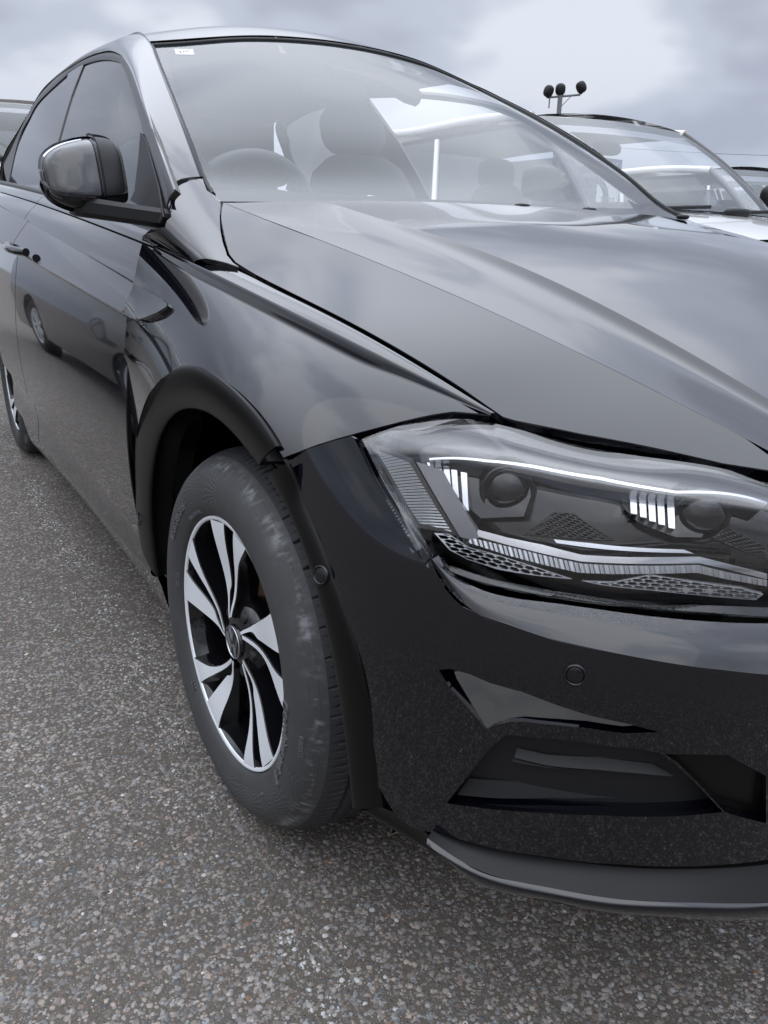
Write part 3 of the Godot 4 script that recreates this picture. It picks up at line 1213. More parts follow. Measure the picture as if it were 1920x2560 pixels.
func wheels(car: Node3D) -> void:
	M.tyre = rubber_skin()
	var tread := mat(Color(0.022, 0.0225, 0.025), 0.7)
	# tyre profile from the bead outward over the sidewall, then the tread
	var wall := PackedVector2Array([Vector2(0.2035, -0.006), Vector2(0.206, 0.001), Vector2(0.212, 0.006), Vector2(0.222, 0.0095), Vector2(0.234, 0.0125), Vector2(0.246, 0.0135), Vector2(0.258, 0.0120), Vector2(0.270, 0.0070), Vector2(0.280, -0.0005), Vector2(0.288, -0.010), Vector2(0.2945, -0.020)])
	var trd := PackedVector2Array([Vector2(0.2945, -0.020), Vector2(0.2985, -0.028), Vector2(0.3018, -0.037), Vector2(0.3040, -0.046), Vector2(0.3048, -0.050), Vector2(0.3048, -0.052), Vector2(0.298, -0.0525), Vector2(0.298, -0.0585), Vector2(0.3055, -0.059), Vector2(0.306, -0.076), Vector2(0.299, -0.0765), Vector2(0.299, -0.086), Vector2(0.306, -0.0865), Vector2(0.306, -0.105), Vector2(0.299, -0.1055), Vector2(0.299, -0.115), Vector2(0.3055, -0.1155), Vector2(0.3048, -0.135), Vector2(0.3015, -0.150), Vector2(0.2945, -0.166), Vector2(0.27, -0.180), Vector2(0.23, -0.182), Vector2(0.20, -0.172)])
	var a := acc()
	lathe(a, wall, 180)
	squash(a)
	var wall_mesh := commit(a)
	a = acc()
	# the tread is cut by sipes that run in from the shoulder
	var n := 1080
	var k := trd.size()
	var grid := PackedVector3Array()
	for j in n + 1:
		var th := TAU * j / n
		for i in k:
			var q := trd[i]
			var ph := fposmod(th * 140.0 / TAU + (q.y + 0.05) * 14.0, 1.0)
			var long := 0.62 + 0.38 * sin(floor(th * 140.0 / TAU) * 2.1)
			if q.y < -0.0275 and q.y > -0.051 and ph < 0.17 and q.y < -0.040 + long * 0.013:
				q.x -= 0.0055
			elif q.y < -0.058 and q.y > -0.12 and q.x > 0.302 and fposmod(th * 70.0 / TAU + q.y * 30.0, 1.0) < 0.10:
				q.x -= 0.004
			grid.append(Vector3(q.x * cos(th), q.x * sin(th), q.y))
	var s := keep("tread", grid, k, n + 1, true)
	sheet(a, s)
	squash(a)
	var tread_mesh := commit(a)
	# rim
	a = acc()
	lathe(a, PackedVector2Array([Vector2(0.1965, -0.004), Vector2(0.1972, -0.0012), Vector2(0.2020, 0.0), Vector2(0.2032, -0.002), Vector2(0.2032, -0.010)]), 180)
	var lip := commit(a)
	a = acc()
	lathe(a, PackedVector2Array([Vector2(0.1972, -0.003), Vector2(0.192, -0.012), Vector2(0.183, -0.05), Vector2(0.180, -0.15), Vector2(0.19, -0.17), Vector2(0.2, -0.17)]), 96)
	lathe(a, PackedVector2Array([Vector2(0.0, -0.013), Vector2(0.033, -0.013), Vector2(0.040, -0.018), Vector2(0.064, -0.024), Vector2(0.070, -0.045), Vector2(0.060, -0.08)]), 64)
	var barrel := commit(a)
	a = acc()
	lathe(a, PackedVector2Array([Vector2(0.06, -0.10), Vector2(0.13, -0.10), Vector2(0.135, -0.11), Vector2(0.135, -0.12)]), 64)
	box(a, Vector3(0.10, 0.05, -0.085), Vector3(0.06, 0.13, 0.05))
	var disc := commit(a)
	var depth := func(r: float) -> float:
		return -0.0012 - 0.0125 * (1.0 - smoothstep(0.085, 0.197, r)) + 0.004 * (1.0 - smoothstep(0.035, 0.08, r))
	var wide := [[0.1975, 109.0, 92.6], [0.180, 109.0, 93.2], [0.155, 109.4, 94.2], [0.13, 110.5, 95.2], [0.105, 111.8, 97.2], [0.09, 112.8, 100.2], [0.080, 113.4, 106.0], [0.065, 114.8, 109.6], [0.05, 117.2, 111.6], [0.038, 120.0, 113.0]]
	var slim := [[0.1975, 81.8, 68.8], [0.185, 82.2, 70.2], [0.165, 83.0, 73.6], [0.145, 84.4, 77.6], [0.125, 86.2, 81.0], [0.105, 88.8, 84.2], [0.085, 92.2, 87.2], [0.065, 97.8, 91.6], [0.05, 105.0, 97.5], [0.040, 111.5, 102.5]]
	var faces := []
	var blades := []
	for spec in [wide, slim]:
		var f := acc()
		var b := acc()
		var l := nat(PackedVector3Array(spec.map(func(q): return Vector3(q[0], deg_to_rad(q[1] - 90.0), deg_to_rad(q[2] - 90.0)))), 3)
		var dp: Callable = depth
		var at := func(r: float, th: float, dz: float) -> Vector3:
			return Vector3(-r * sin(th), r * cos(th), dp.call(r) + dz)
		for i in l.size() - 1:
			var p := l[i]
			var q := l[i + 1]
			quad(f, at.call(p.x, p.y, 0.0), at.call(p.x, p.z, 0.0), at.call(q.x, q.z, 0.0), at.call(q.x, q.y, 0.0), Vector3(0, 0, 1))
			for e in [[p.y, q.y, 1.0], [p.z, q.z, -1.0]]:
				# a bright chamfer, then the dark flank
				var th0: float = e[0]
				var th1: float = e[1]
				var sg: float = e[2]
				var out := Vector3(-cos(th0) * sg, -sin(th0) * sg, 0)
				var w0 := 0.0016
				var p0: Vector3 = at.call(p.x, th0, 0.0)
				var p1: Vector3 = at.call(q.x, th1, 0.0)
				quad(b, p0, p1, p1 + out * w0 - Vector3(0, 0, 0.0016), p0 + out * w0 - Vector3(0, 0, 0.0016), out + Vector3(0, 0, 1))
				quad(b, p0 + out * w0 - Vector3(0, 0, 0.0016), p1 + out * w0 - Vector3(0, 0, 0.0016), p1 + out * 0.007 - Vector3(0, 0, 0.034), p0 + out * 0.007 - Vector3(0, 0, 0.034), out)
		faces.append(commit(f))
		blades.append(commit(b))
	# the dark web behind each pair of blades
	a = acc()
	for i in 12:
		for j in 8:
			var r0 := 0.05 + 0.145 * i / 12.0
			var r1 := 0.05 + 0.145 * (i + 1) / 12.0
			var tA := deg_to_rad(lerpf(24.0, 18.0, r0 / 0.2))
			var tB := deg_to_rad(lerpf(8.0, -12.0, r0 / 0.2))
			var q0 := lerpf(tA, tB, j / 8.0)
			var q1 := lerpf(tA, tB, (j + 1) / 8.0)
			var dz := -0.033
			quad(a, Vector3(-r0 * sin(q0), r0 * cos(q0), dz), Vector3(-r0 * sin(q1), r0 * cos(q1), dz), Vector3(-r1 * sin(q1), r1 * cos(q1), dz), Vector3(-r1 * sin(q0), r1 * cos(q0), dz), Vector3(0, 0, 1))
	var web := commit(a)
	a = acc()
	lathe(a, PackedVector2Array([Vector2(0.0, -0.0005), Vector2(0.024, -0.001), Vector2(0.0245, -0.0012), Vector2(0.0272, -0.0012), Vector2(0.0282, -0.003), Vector2(0.030, -0.010)]), 48)
	var cap := commit(a)
	a = acc()
	lathe(a, PackedVector2Array([Vector2(0.0250, -0.002), Vector2(0.0254, 0.0002), Vector2(0.0268, 0.0002), Vector2(0.0272, -0.001)]), 64)
	var cap_ring := commit(a)
	a = acc()
	# the emblem: a V over a W in thin strokes
	var stroke := func(p: Vector2, q: Vector2) -> void:
		var d := (q - p).normalized()
		var x := Vector2(-d.y, d.x) * 0.0011
		var z := 0.0006
		quad(a, Vector3(p.x + x.x, p.y + x.y, z), Vector3(q.x + x.x, q.y + x.y, z), Vector3(q.x - x.x, q.y - x.y, z), Vector3(p.x - x.x, p.y - x.y, z), Vector3(0, 0, 1))
		quad(a, Vector3(p.x + x.x, p.y + x.y, z), Vector3(q.x + x.x, q.y + x.y, z), Vector3(q.x + x.x, q.y + x.y, -0.001), Vector3(p.x + x.x, p.y + x.y, -0.001), Vector3(x.x, x.y, 0))
		quad(a, Vector3(p.x - x.x, p.y - x.y, z), Vector3(q.x - x.x, q.y - x.y, z), Vector3(q.x - x.x, q.y - x.y, -0.001), Vector3(p.x - x.x, p.y - x.y, -0.001), Vector3(-x.x, -x.y, 0))
	for sg in [1.0, -1.0]:
		stroke.call(Vector2(sg * 0.0098, 0.0225), Vector2(sg * 0.0012, 0.0030))
		stroke.call(Vector2(sg * 0.0215, 0.0120), Vector2(sg * 0.0085, -0.0205))
		stroke.call(Vector2(sg * 0.0085, -0.0205), Vector2(sg * 0.0012, -0.0030))
	var emblem := commit(a)
	a = acc()
	lathe(a, PackedVector2Array([Vector2(0.0, -0.004), Vector2(0.006, -0.004), Vector2(0.0085, -0.0055), Vector2(0.0090, -0.012), Vector2(0.0125, -0.016), Vector2(0.0125, -0.03)]), 20)
	var bolt := commit(a)
	var write := [["Continental", 0.0290, 0.2305, -0.22, "Droid Sans"], ["\u2122", 0.012, 0.2305, -0.86, "Droid Sans"], ["185/65 R15 88H", 0.0150, 0.236, 2.45, "Droid Sans"], ["MAX. LOAD 560 kg", 0.0070, 0.213, 2.1, "Droid Sans"], ["OUTSIDE", 0.0070, 0.213, 3.0, "Droid Sans"], ["DOT", 0.0080, 0.213, -2.35, "Droid Sans"], ["TUBELESS", 0.0080, 0.270, -0.10, "Droid Sans"]]
	for spec in [["front_wheel", Vector3(-0.0025, 0.3027, 0.8345), 1.0], ["front_wheel", Vector3(-0.0025, 0.3027, -0.8345), -1.0], ["rear_wheel", Vector3(-2.55, 0.3027, 0.826), 1.0], ["rear_wheel", Vector3(-2.55, 0.3027, -0.826), -1.0]]:
		var sg: float = spec[2]
		var axle := Vector3(0.0341, 0.0141, 1.0 * sg).normalized() if spec[0] == "front_wheel" else Vector3(0, 0, sg)
		if sg < 0:
			axle = Vector3(-0.0341, 0.0141, -1.0).normalized() if spec[0] == "front_wheel" else axle
		var x := Vector3(0, 1, 0).cross(axle).normalized()
		var wb := Basis(x, axle.cross(x), axle)
		var wh := part(car, spec[0], wall_mesh, M.tyre)
		wh.transform = Transform3D(wb, spec[1])
		part(wh, "tyre_tread", tread_mesh, tread)
		part(wh, "rim_lip", lip, M.silver)
		part(wh, "rim_barrel", barrel, M.gloss)
		part(wh, "brake_disc", disc, M.brown)
		for g in 5:
			var turn := Basis(Vector3(0, 0, 1), TAU * g / 5.0)
			for t in 2:
				part(wh, "spoke_face", faces[t], M.silver).basis = turn
				part(wh, "spoke", blades[t], M.gloss).basis = turn
			part(wh, "spoke_web", web, M.gloss).basis = turn
			part(wh, "wheel_bolt", bolt, M.rubber).transform = Transform3D(turn, turn * Vector3(-sin(deg_to_rad(-22.0)) * 0.05, cos(deg_to_rad(-22.0)) * 0.05, -0.012))
		part(wh, "hub_cap", cap, M.gloss).position = Vector3(0, 0, -0.0065)
		part(wh, "hub_ring", cap_ring, M.satin).position = Vector3(0, 0, -0.0065)
		part(wh, "hub_emblem", emblem, M.satin).transform = Transform3D(Basis(Vector3(0, 0, 1), 0.12), Vector3(0, 0, -0.0065))
		for t in write:
			if sg > 0:
				part(wh, "tyre_lettering", bent(letters(t[0], t[1], 0.003, t[4]), t[2], t[3], wall_z(wall, t[2]) + 0.0008, wall_slope(wall, t[2])), M.let)

func wall_z(w: PackedVector2Array, r: float) -> float:
	for i in w.size() - 1:
		if r >= w[i].x and r <= w[i + 1].x:
			return lerpf(w[i].y, w[i + 1].y, (r - w[i].x) / (w[i + 1].x - w[i].x))
	return 0.0

func wall_slope(w: PackedVector2Array, r: float) -> float:
	return (wall_z(w, r + 0.006) - wall_z(w, r - 0.006)) / 0.012

func squash(a: Dictionary) -> void:
	for i in a.v.size():
		var p: Vector3 = a.v[i]
		if p.y < -0.3005:
			a.v[i].y = -0.3005 + (p.y + 0.3005) * 0.05
		elif p.y < -0.26 and absf(p.x) < 0.14:
			a.v[i].z += 0.004 * (-0.26 - p.y) / 0.04 * (1.0 - absf(p.x) / 0.14) * signf(p.z + 0.08)

# ------------------------------------------------------------------ what stands round it
func grid_patch(key: String, p00: Vector3, p10: Vector3, p11: Vector3, p01: Vector3, bulge: Vector3, n := 24) -> Dictionary:
	var p := PackedVector3Array()
	for j in n + 1:
		for i in n + 1:
			var u := float(i) / n
			var v := float(j) / n
			p.append(p00.lerp(p10, u).lerp(p01.lerp(p11, u), v) + bulge * 4.0 * v * (1.0 - v))
	var c := (p10 - p00).cross(p01 - p00)
	return keep(key, p, n + 1, n + 1, c.dot(bulge) < 0.0)

func other_car(label: String, group: String, paint: Material, d: Dictionary) -> Node3D:
	# d: half width w, roof half width rw, cowl (cx, cy), roof front (rx, ry), roof rear tx, nose hx, tail bx, bonnet front height hy, axle ax
	var car := thing("parked_car", label, "car", Vector3.ZERO, 0.0, group)
	var w: float = d.w
	var rw: float = d.rw
	var cowl := Vector3(d.cx, d.cy, w - 0.08)
	var rf := Vector3(d.rx, d.ry, rw)
	var rb := Vector3(d.tx, d.ry - 0.02, rw - 0.02)
	var tb := Vector3(d.bx + 0.06, d.cy + 0.05, w - 0.09)
	var z := Vector3(1, 1, -1)
	var a := acc()
	patch(a, rf, rb, rb * z, rf * z, Vector3(0, 0.085, 0), 16)
	part(car, "roof", commit(a), paint)
	a = acc()
	var ws := patch(a, cowl, rf, rf * z, cowl * z, Vector3(0.05, 0.03, 0), 14)
	var screen := part(car, "windscreen", commit(a), M.glass)
	# shade band and border just inside the glass
	var fr := {"p": PackedVector3Array(), "n": ws.n, "w": ws.w, "h": ws.h}
	for k in ws.p.size():
		fr.p.append(ws.p[k] - ws.n[k] * 0.006)
	a = acc()
	cut(a, fr, PackedVector2Array([Vector2(0, 0), Vector2(14, 0), Vector2(14, 14), Vector2(0, 14)]), [PackedVector2Array([Vector2(0.9, 0.6), Vector2(12.6, 0.6), Vector2(13.0, 1.4), Vector2(13.0, 12.6), Vector2(12.6, 13.4), Vector2(0.9, 13.4)])], 0.0)
	part(screen, "black_border", commit(a), M.frit)
	a = acc()
	cut(a, fr, PackedVector2Array([Vector2(11.4, 0.7), Vector2(12.7, 0.7), Vector2(12.7, 13.3), Vector2(11.4, 13.3)]), [], 0.0)
	for k in a.v.size():
		a.v[k] -= a.n[k] * 0.004
	part(screen, "shade_band", commit(a), M.shade)
	a = acc()
	patch(a, rb, tb, tb * z, rb * z, Vector3(-0.05, 0.02, 0), 10)
	part(car, "rear_window", commit(a), M.tint)
	var nose_t := Vector3(d.hx - 0.04, d.hy, w - 0.14)
	a = acc()
	patch(a, cowl + Vector3(0.01, -0.012, 0.02), nose_t, nose_t * z, (cowl + Vector3(0.01, -0.012, 0.02)) * z, Vector3(0.02, 0.03, 0), 12)
	part(car, "bonnet", commit(a), paint)
	a = acc()
	var nl := Vector3(d.hx, 0.24, w - 0.12)
	patch(a, nose_t, nl, nl * z, nose_t * z, Vector3(0.05, 0, 0), 10)
	for s in [1.0, -1.0]:
		var q := Vector3(1, 1, s)
		patch(a, nose_t * q, Vector3(d.hx - 0.28, d.hy + 0.02, w) * q, Vector3(d.hx - 0.28, 0.24, w) * q, nl * q, Vector3(0.03, 0, 0.03 * s), 8)
	part(car, "front_bumper", commit(a), paint)
	a = acc()
	box(a, Vector3(d.hx + 0.035, d.hy - 0.16, 0), Vector3(0.03, 0.12, w * 1.0))
	box(a, Vector3(d.hx + 0.045, 0.36, 0), Vector3(0.03, 0.14, w * 1.3))
	part(car, "grille", commit(a), M.plastic)
	a = acc()
	box(a, Vector3(d.hx + 0.05, 0.50, 0), Vector3(0.012, 0.11, 0.33))
	part(car, "number_plate", commit(a), M.paper)
	a = acc()
	var bl := Vector3(d.bx, 0.26, w - 0.08)
	patch(a, tb, bl, bl * z, tb * z, Vector3(-0.05, 0, 0), 8)
	part(car, "tailgate", commit(a), paint)
	for s in [1.0, -1.0]:
		var q := Vector3(1, 1, s)
		a = acc()
		blob(a, Vector3(d.hx - 0.06, d.hy - 0.10, (w - 0.22) * s), Vector3(0.12, 0.07, 0.15), Basis(Vector3.UP, -0.35 * s), 3.0)
		part(car, "headlight", commit(a), M.lamp_white)
		a = acc()
		box(a, Vector3(d.bx + 0.02, d.cy - 0.12, (w - 0.13) * s), Vector3(0.10, 0.26, 0.10))
		part(car, "tail_lamp", commit(a), M.red)
		# side: belt to sill with the wheel openings cut out
		var s0 := Vector3(d.hx - 0.28, d.hy + 0.02, w) * q
		var s1 := Vector3(d.bx, d.cy + 0.04, w - 0.04) * q
		var side := grid_patch("other_side", s0, s1, Vector3(d.bx, 0.20, w - 0.02) * q, Vector3(d.hx - 0.28, 0.20, w - 0.02) * q, Vector3(0, 0, 0.035 * s), 30)
		var holes := []
		var len: float = d.hx - 0.28 - d.bx
		for ax in [d.ax, d.ax - d.wb]:
			var ho := PackedVector2Array()
			for k in 24:
				var th := TAU * k / 24.0
				ho.append(Vector2((d.hx - 0.28 - (ax + cos(th) * 0.345)) / len * 30.0, clampf((d.cy + 0.02 - (0.29 + sin(th) * 0.345)) / (d.cy - 0.18) * 30.0, -0.5, 31.0)))
			holes.append(ho)
		a = acc()
		cut(a, side, PackedVector2Array([Vector2(0, 0), Vector2(30, 0), Vector2(30, 30), Vector2(0, 30)]), holes, 0.03)
		var sp := part(car, "body_side", commit(a), paint)
		a = acc()
		var bx0: float = d.bx + 0.14
		quad(a, cowl * q, s1 - Vector3(0, 0, 0.03 * s), s1, Vector3(d.cx, d.cy, w) * q, Vector3.UP)
		quad(a, Vector3(d.cx + 0.02, d.cy, w) * q, cowl * q, nose_t * q, s0, Vector3.UP)
		part(sp, "shoulder", commit(a), paint)
		# windows between pillars
		var lo0 := Vector3(d.cx - 0.10, d.cy + 0.01, w - 0.07)
		var lo1 := Vector3(bx0 + 0.1, d.cy + 0.05, w - 0.08)
		var hi0 := Vector3(d.rx - 0.10, d.ry - 0.05, rw + 0.02)
		var hi1 := Vector3(d.tx + 0.05, d.ry - 0.07, rw)
		a = acc()
		patch(a, lo0 * q, lo0.lerp(lo1, 0.48) * q, hi0.lerp(hi1, 0.44) * q, hi0 * q, Vector3(0, 0, 0.012 * s), 8)
		part(car, "front_window", commit(a), M.glass)
		a = acc()
		patch(a, lo0.lerp(lo1, 0.53) * q, lo0.lerp(lo1, 0.98) * q, hi0.lerp(hi1, 0.94) * q, hi0.lerp(hi1, 0.49) * q, Vector3(0, 0, 0.012 * s), 8)
		part(car, "rear_side_window", commit(a), M.tint)
		a = acc()
		tube(a, nat(PackedVector3Array([(rf + Vector3(0.01, -0.005, 0.0)) * q, (rf.lerp(rb, 0.3) + Vector3(0, 0.026, 0.010)) * q, (rf.lerp(rb, 0.7) + Vector3(0, 0.026, 0.010)) * q, rb * q, tb * q]), 8), 0.022, 10)
		tube(a, PackedVector3Array([lo0.lerp(lo1, 0.505) * q, hi0.lerp(hi1, 0.465) * q]), 0.018, 8)
		part(car, "window_pillar", commit(a), paint)
		a = acc()
		tube(a, nat(PackedVector3Array([(cowl + Vector3(-0.02, 0, 0.0)) * q, (cowl.lerp(rf, 0.5) + Vector3(0.012, 0.012, 0.008)) * q, (rf + Vector3(0, -0.005, 0.0)) * q]), 8), 0.016, 8)
		part(car, "front_pillar", commit(a), M.trim)
		a = acc()
		blob(a, Vector3(d.cx - 0.14, d.cy + 0.10, (w + 0.09) * s), Vector3(0.05, 0.075, 0.10), Basis.IDENTITY, 3.0)
		part(car, "door_mirror", commit(a), M.plastic)
		for ax in [d.ax, d.ax - d.wb]:
			a = acc()
			lathe(a, PackedVector2Array([Vector2(0.19, -0.004), Vector2(0.205, 0.004), Vector2(0.24, 0.010), Vector2(0.272, 0.0), Vector2(0.285, -0.03), Vector2(0.285, -0.14)]), 40)
			var wh := part(car, "wheel", commit(a), M.rubber)
			var n := Vector3(0, 0, s)
			wh.transform = Transform3D(facing(n), Vector3(ax, 0.284, (w - 0.02) * s))
			a = acc()
			lathe(a, PackedVector2Array([Vector2(0.165, -0.012), Vector2(0.185, 0.0), Vector2(0.192, -0.004), Vector2(0.195, -0.03)]), 40)
			for k in 7:
				var th := TAU * k / 7.0
				box(a, Vector3(cos(th) * 0.10, sin(th) * 0.10, -0.012), Vector3(0.17, 0.036, 0.016), Basis(Vector3(0, 0, 1), th))
			part(wh, "rim", commit(a), M.silver)
	a = acc()
	box(a, Vector3((d.hx + d.bx) / 2.0, 0.30, 0), Vector3(d.hx - d.bx - 0.2, 0.12, w * 1.2))
	box(a, Vector3(d.cx - 0.18, d.cy - 0.06, 0), Vector3(0.36, 0.10, w * 1.75))
	part(car, "cabin_floor", commit(a), M.dash)
	a = acc()
	patch(a, rf - Vector3(0.05, 0.03, 0.01), rb - Vector3(0, 0.03, 0.01), (rb - Vector3(0, 0.03, 0.01)) * z, (rf - Vector3(0.05, 0.03, 0.01)) * z, Vector3(0, 0.025, 0), 8)
	part(car, "headliner", commit(a), M.lamp_grey)
	for s in [1.0, -1.0]:
		a = acc()
		quad(a, Vector3(d.cx - 0.1, d.cy - 0.005, (w - 0.09) * s), Vector3(d.bx + 0.2, d.cy + 0.03, (w - 0.10) * s), Vector3(d.bx + 0.2, 0.3, (w - 0.08) * s), Vector3(d.cx - 0.1, 0.3, (w - 0.08) * s))
		part(car, "door_lining", commit(a), M.dash)
	for s in [1.0, -1.0]:
		a = acc()
		blob(a, Vector3(d.cx - 1.0, 0.88, 0.34 * s), Vector3(0.07, 0.30, 0.21), Basis(Vector3(0, 0, 1), 0.25), 3.2)
		blob(a, Vector3(d.cx - 1.09, 1.22, 0.34 * s), Vector3(0.045, 0.08, 0.12), Basis.IDENTITY, 3.0)
		part(car, "front_seat", commit(a), M.cloth)
		a = acc()
		var wy: float = d.cy + 0.012
		tube(a, PackedVector3Array([Vector3(d.cx + 0.03, wy, 0.02 + 0.30 * s), Vector3(d.cx + 0.06, wy + 0.02, 0.30 * s - 0.36)]), 0.010, 6)
		blob(a, Vector3(d.cx + 0.05, wy, 0.30 * s + 0.02), Vector3(0.03, 0.022, 0.09), Basis.IDENTITY, 3.0, 14, 8)
		part(car, "wiper", commit(a), M.plastic)
	a = acc()
	var ring := PackedVector3Array()
	for k in 33:
		ring.append(Vector3(d.cx - 0.42, d.cy + 0.0, 0.34) + Vector3(0.07 * sin(TAU * k / 32.0), 0.16 * sin(TAU * k / 32.0), 0.18 * cos(TAU * k / 32.0)))
	tube(a, ring, 0.015, 8)
	part(car, "steering_wheel", commit(a), M.dash)
	a = acc()
	blob(a, Vector3(d.rx - 0.02, d.ry - 0.11, 0.0), Vector3(0.02, 0.035, 0.10), Basis.IDENTITY, 3.0, 14, 8)
	part(car, "rear_view_mirror", commit(a), M.plastic)
	return car

func again(o: Node3D, label: String, at: Vector3, turn: float, paint: Material = null) -> Node3D:
	var c: Node3D = o.duplicate()
	c.name = numbered(self, "parked_car")
	add_child(c, true)
	c.position = at
	c.rotation.y = turn
	c.set_meta("label", label)
	if paint:
		for k in c.get_children():
			if k is MeshInstance3D and k.name.begins_with("roof") or k.name.begins_with("bonnet") or k.name.begins_with("front_bumper") or k.name.begins_with("tailgate") or k.name.begins_with("body_side") or k.name.begins_with("window_pillar"):
				k.material_override = paint
				for l in k.get_children():
					l.material_override = paint
	return c

func surroundings() -> void:
	var white := mat(Color(0.72, 0.72, 0.70), 0.25)
	white.clearcoat_enabled = true
	white.clearcoat_roughness = 0.03
	var grey := mat(Color(0.035, 0.036, 0.04), 0.25)
	grey.clearcoat_enabled = true
	grey.clearcoat_roughness = 0.03
	var red := mat(Color(0.30, 0.02, 0.02), 0.25)
	red.clearcoat_enabled = true
	var silver := mat(Color(0.42, 0.43, 0.45), 0.3, 0.6)
	silver.clearcoat_enabled = true
	# x is measured from the car's own middle
	var kei := {"w": 0.73, "rw": 0.545, "cx": 0.92, "cy": 1.02, "rx": 0.34, "ry": 1.455, "tx": -1.30, "bx": -1.66, "hx": 1.62, "hy": 0.90, "ax": 1.10, "wb": 2.40}
	var k1 := other_car("white hatchback beside the black car, a blue and white price card in its windscreen", "white cars parked in the row", white, kei)
	k1.position = Vector3(-2.66, 0.02, -2.16)
	# a card hanging in its windscreen
	var a := acc()
	box(a, Vector3.ZERO, Vector3(0.004, 0.26, 0.19))
	var card := part(self, "price_card", commit(a), M.white)
	card.set_meta("label", "white price card with a blue heading behind the white hatchback's windscreen")
	card.set_meta("category", "card")
	card.position = k1.position + Vector3(0.30, 1.17, -0.06)
	card.rotation.y = 0.15
	a = acc()
	box(a, Vector3(0.0015, 0.09, 0), Vector3(0.004, 0.08, 0.19))
	part(card, "card_heading", commit(a), mat(Color(0.02, 0.06, 0.25), 0.6))
	var t := part(card, "card_lettering", letters("E35S", 0.055, 0.002, "Droid Serif"), M.white)
	t.transform = Transform3D(Basis(Vector3(0, 0, -1), Vector3(0, 1, 0), Vector3(1, 0, 0)), Vector3(0.0045, 0.09, 0))
	t = part(card, "card_lettering", letters("10.11", 0.05, 0.002, "Droid Serif"), mat(Color(0.03, 0.09, 0.3), 0.6))
	t.transform = Transform3D(Basis(Vector3(0, 0, -1), Vector3(0, 1, 0), Vector3(1, 0, 0)), Vector3(0.0033, -0.08, 0))
	again(k1, "white car at the right edge, second along from the black car", Vector3(-3.35, -0.07, -4.35), 0.0)
	again(k1, "white car farthest along the row, a strip of pale roof over the nearer roofs", Vector3(-4.3, 0.06, -6.5), 0.0)
	again(k1, "white van-like car behind the black car's tail, cut by the photo's left edge", Vector3(-6.6, 0.30, 0.05), 0.0)
	# across the lane: what the paint mirrors
	var low := {"w": 0.86, "rw": 0.60, "cx": 0.80, "cy": 0.98, "rx": 0.05, "ry": 1.42, "tx": -1.2, "bx": -2.15, "hx": 2.05, "hy": 0.78, "ax": 1.30, "wb": 2.65}
	var s1 := other_car("dark grey saloon across the lane on the black car's right, mirrored in its doors", "cars across the lane", grey, low)
	s1.position = Vector3(-4.75, 0, 2.72)
	again(s1, "red saloon facing the black car's nose, mirrored in its headlight", Vector3(7.2, 0, -2.2), PI, red)
	again(s1, "white saloon facing the black car, mirrored low in its bumper", Vector3(7.4, 0, 3.6), PI, white)
	again(s1, "silver saloon facing the black car, between the red and the white one", Vector3(7.3, 0, 0.7), PI, silver)
	# the floodlight mast
	var mast := thing("floodlight_mast", "far floodlight mast with three lamp heads on a crossarm above the white roofs", "floodlight", Vector3(-28.6, 0, -24.9))
	a = acc()
	tube(a, PackedVector3Array([Vector3(0, 0, 0), Vector3(0, 6.75, 0)]), 0.10, 10)
	part(mast, "pole", commit(a), M.mast)
	var across := Vector3(0.508, 0, -0.861)
	a = acc()
	tube(a, PackedVector3Array([across * -0.5 + Vector3(0, 6.52, 0), across * 0.85 + Vector3(0, 6.66, 0)]), 0.045, 8)
	tube(a, PackedVector3Array([across * -0.45 + Vector3(0, 6.1, 0), across * -0.45 + Vector3(0, 6.5, 0)]), 0.03, 6)
	tube(a, PackedVector3Array([Vector3(0, 6.1, 0), across * 0.45 + Vector3(0, 6.58, 0)]), 0.018, 6)
	part(mast, "crossarm", commit(a), M.mast)
	for q in [[-0.52, 6.76, -0.3], [-0.02, 6.84, 0.0], [0.86, 6.95, 0.5]]:
		a = acc()
		blob(a, across * q[0] + Vector3(0, q[1], 0), Vector3(0.20, 0.24, 0.20), Basis(across.cross(Vector3.UP), q[2]), 2.6, 16, 10)
		box(a, across * q[0] + Vector3(0, q[1] - 0.22, 0), Vector3(0.10, 0.10, 0.10))
		part(mast, "lamp_head", commit(a), M.plastic)
	# the wire beyond
	a = acc()
	var wire := PackedVector3Array()
	for k in 25:
		var u := k / 24.0
		wire.append(Vector3(-37.5, lerpf(5.9, 7.6, u) - 1.2 * u * (1.0 - u), lerpf(-34.0, -70.0, u)))
	tube(a, wire, 0.012, 5)
	var wr := part(self, "overhead_wire", commit(a), M.plastic)
	wr.set_meta("label", "thin overhead wire crossing the sky at the right")
	wr.set_meta("category", "wire")
	for q in [Vector3(-37.5, 0, -70.0)]:
		var p := thing("utility_pole", "plain pole out of the frame that holds the overhead wire", "pole", q)
		a = acc()
		tube(a, PackedVector3Array([Vector3.ZERO, Vector3(0, 7.9, 0)]), 0.14, 8)
		part(p, "pole", commit(a), M.mast)

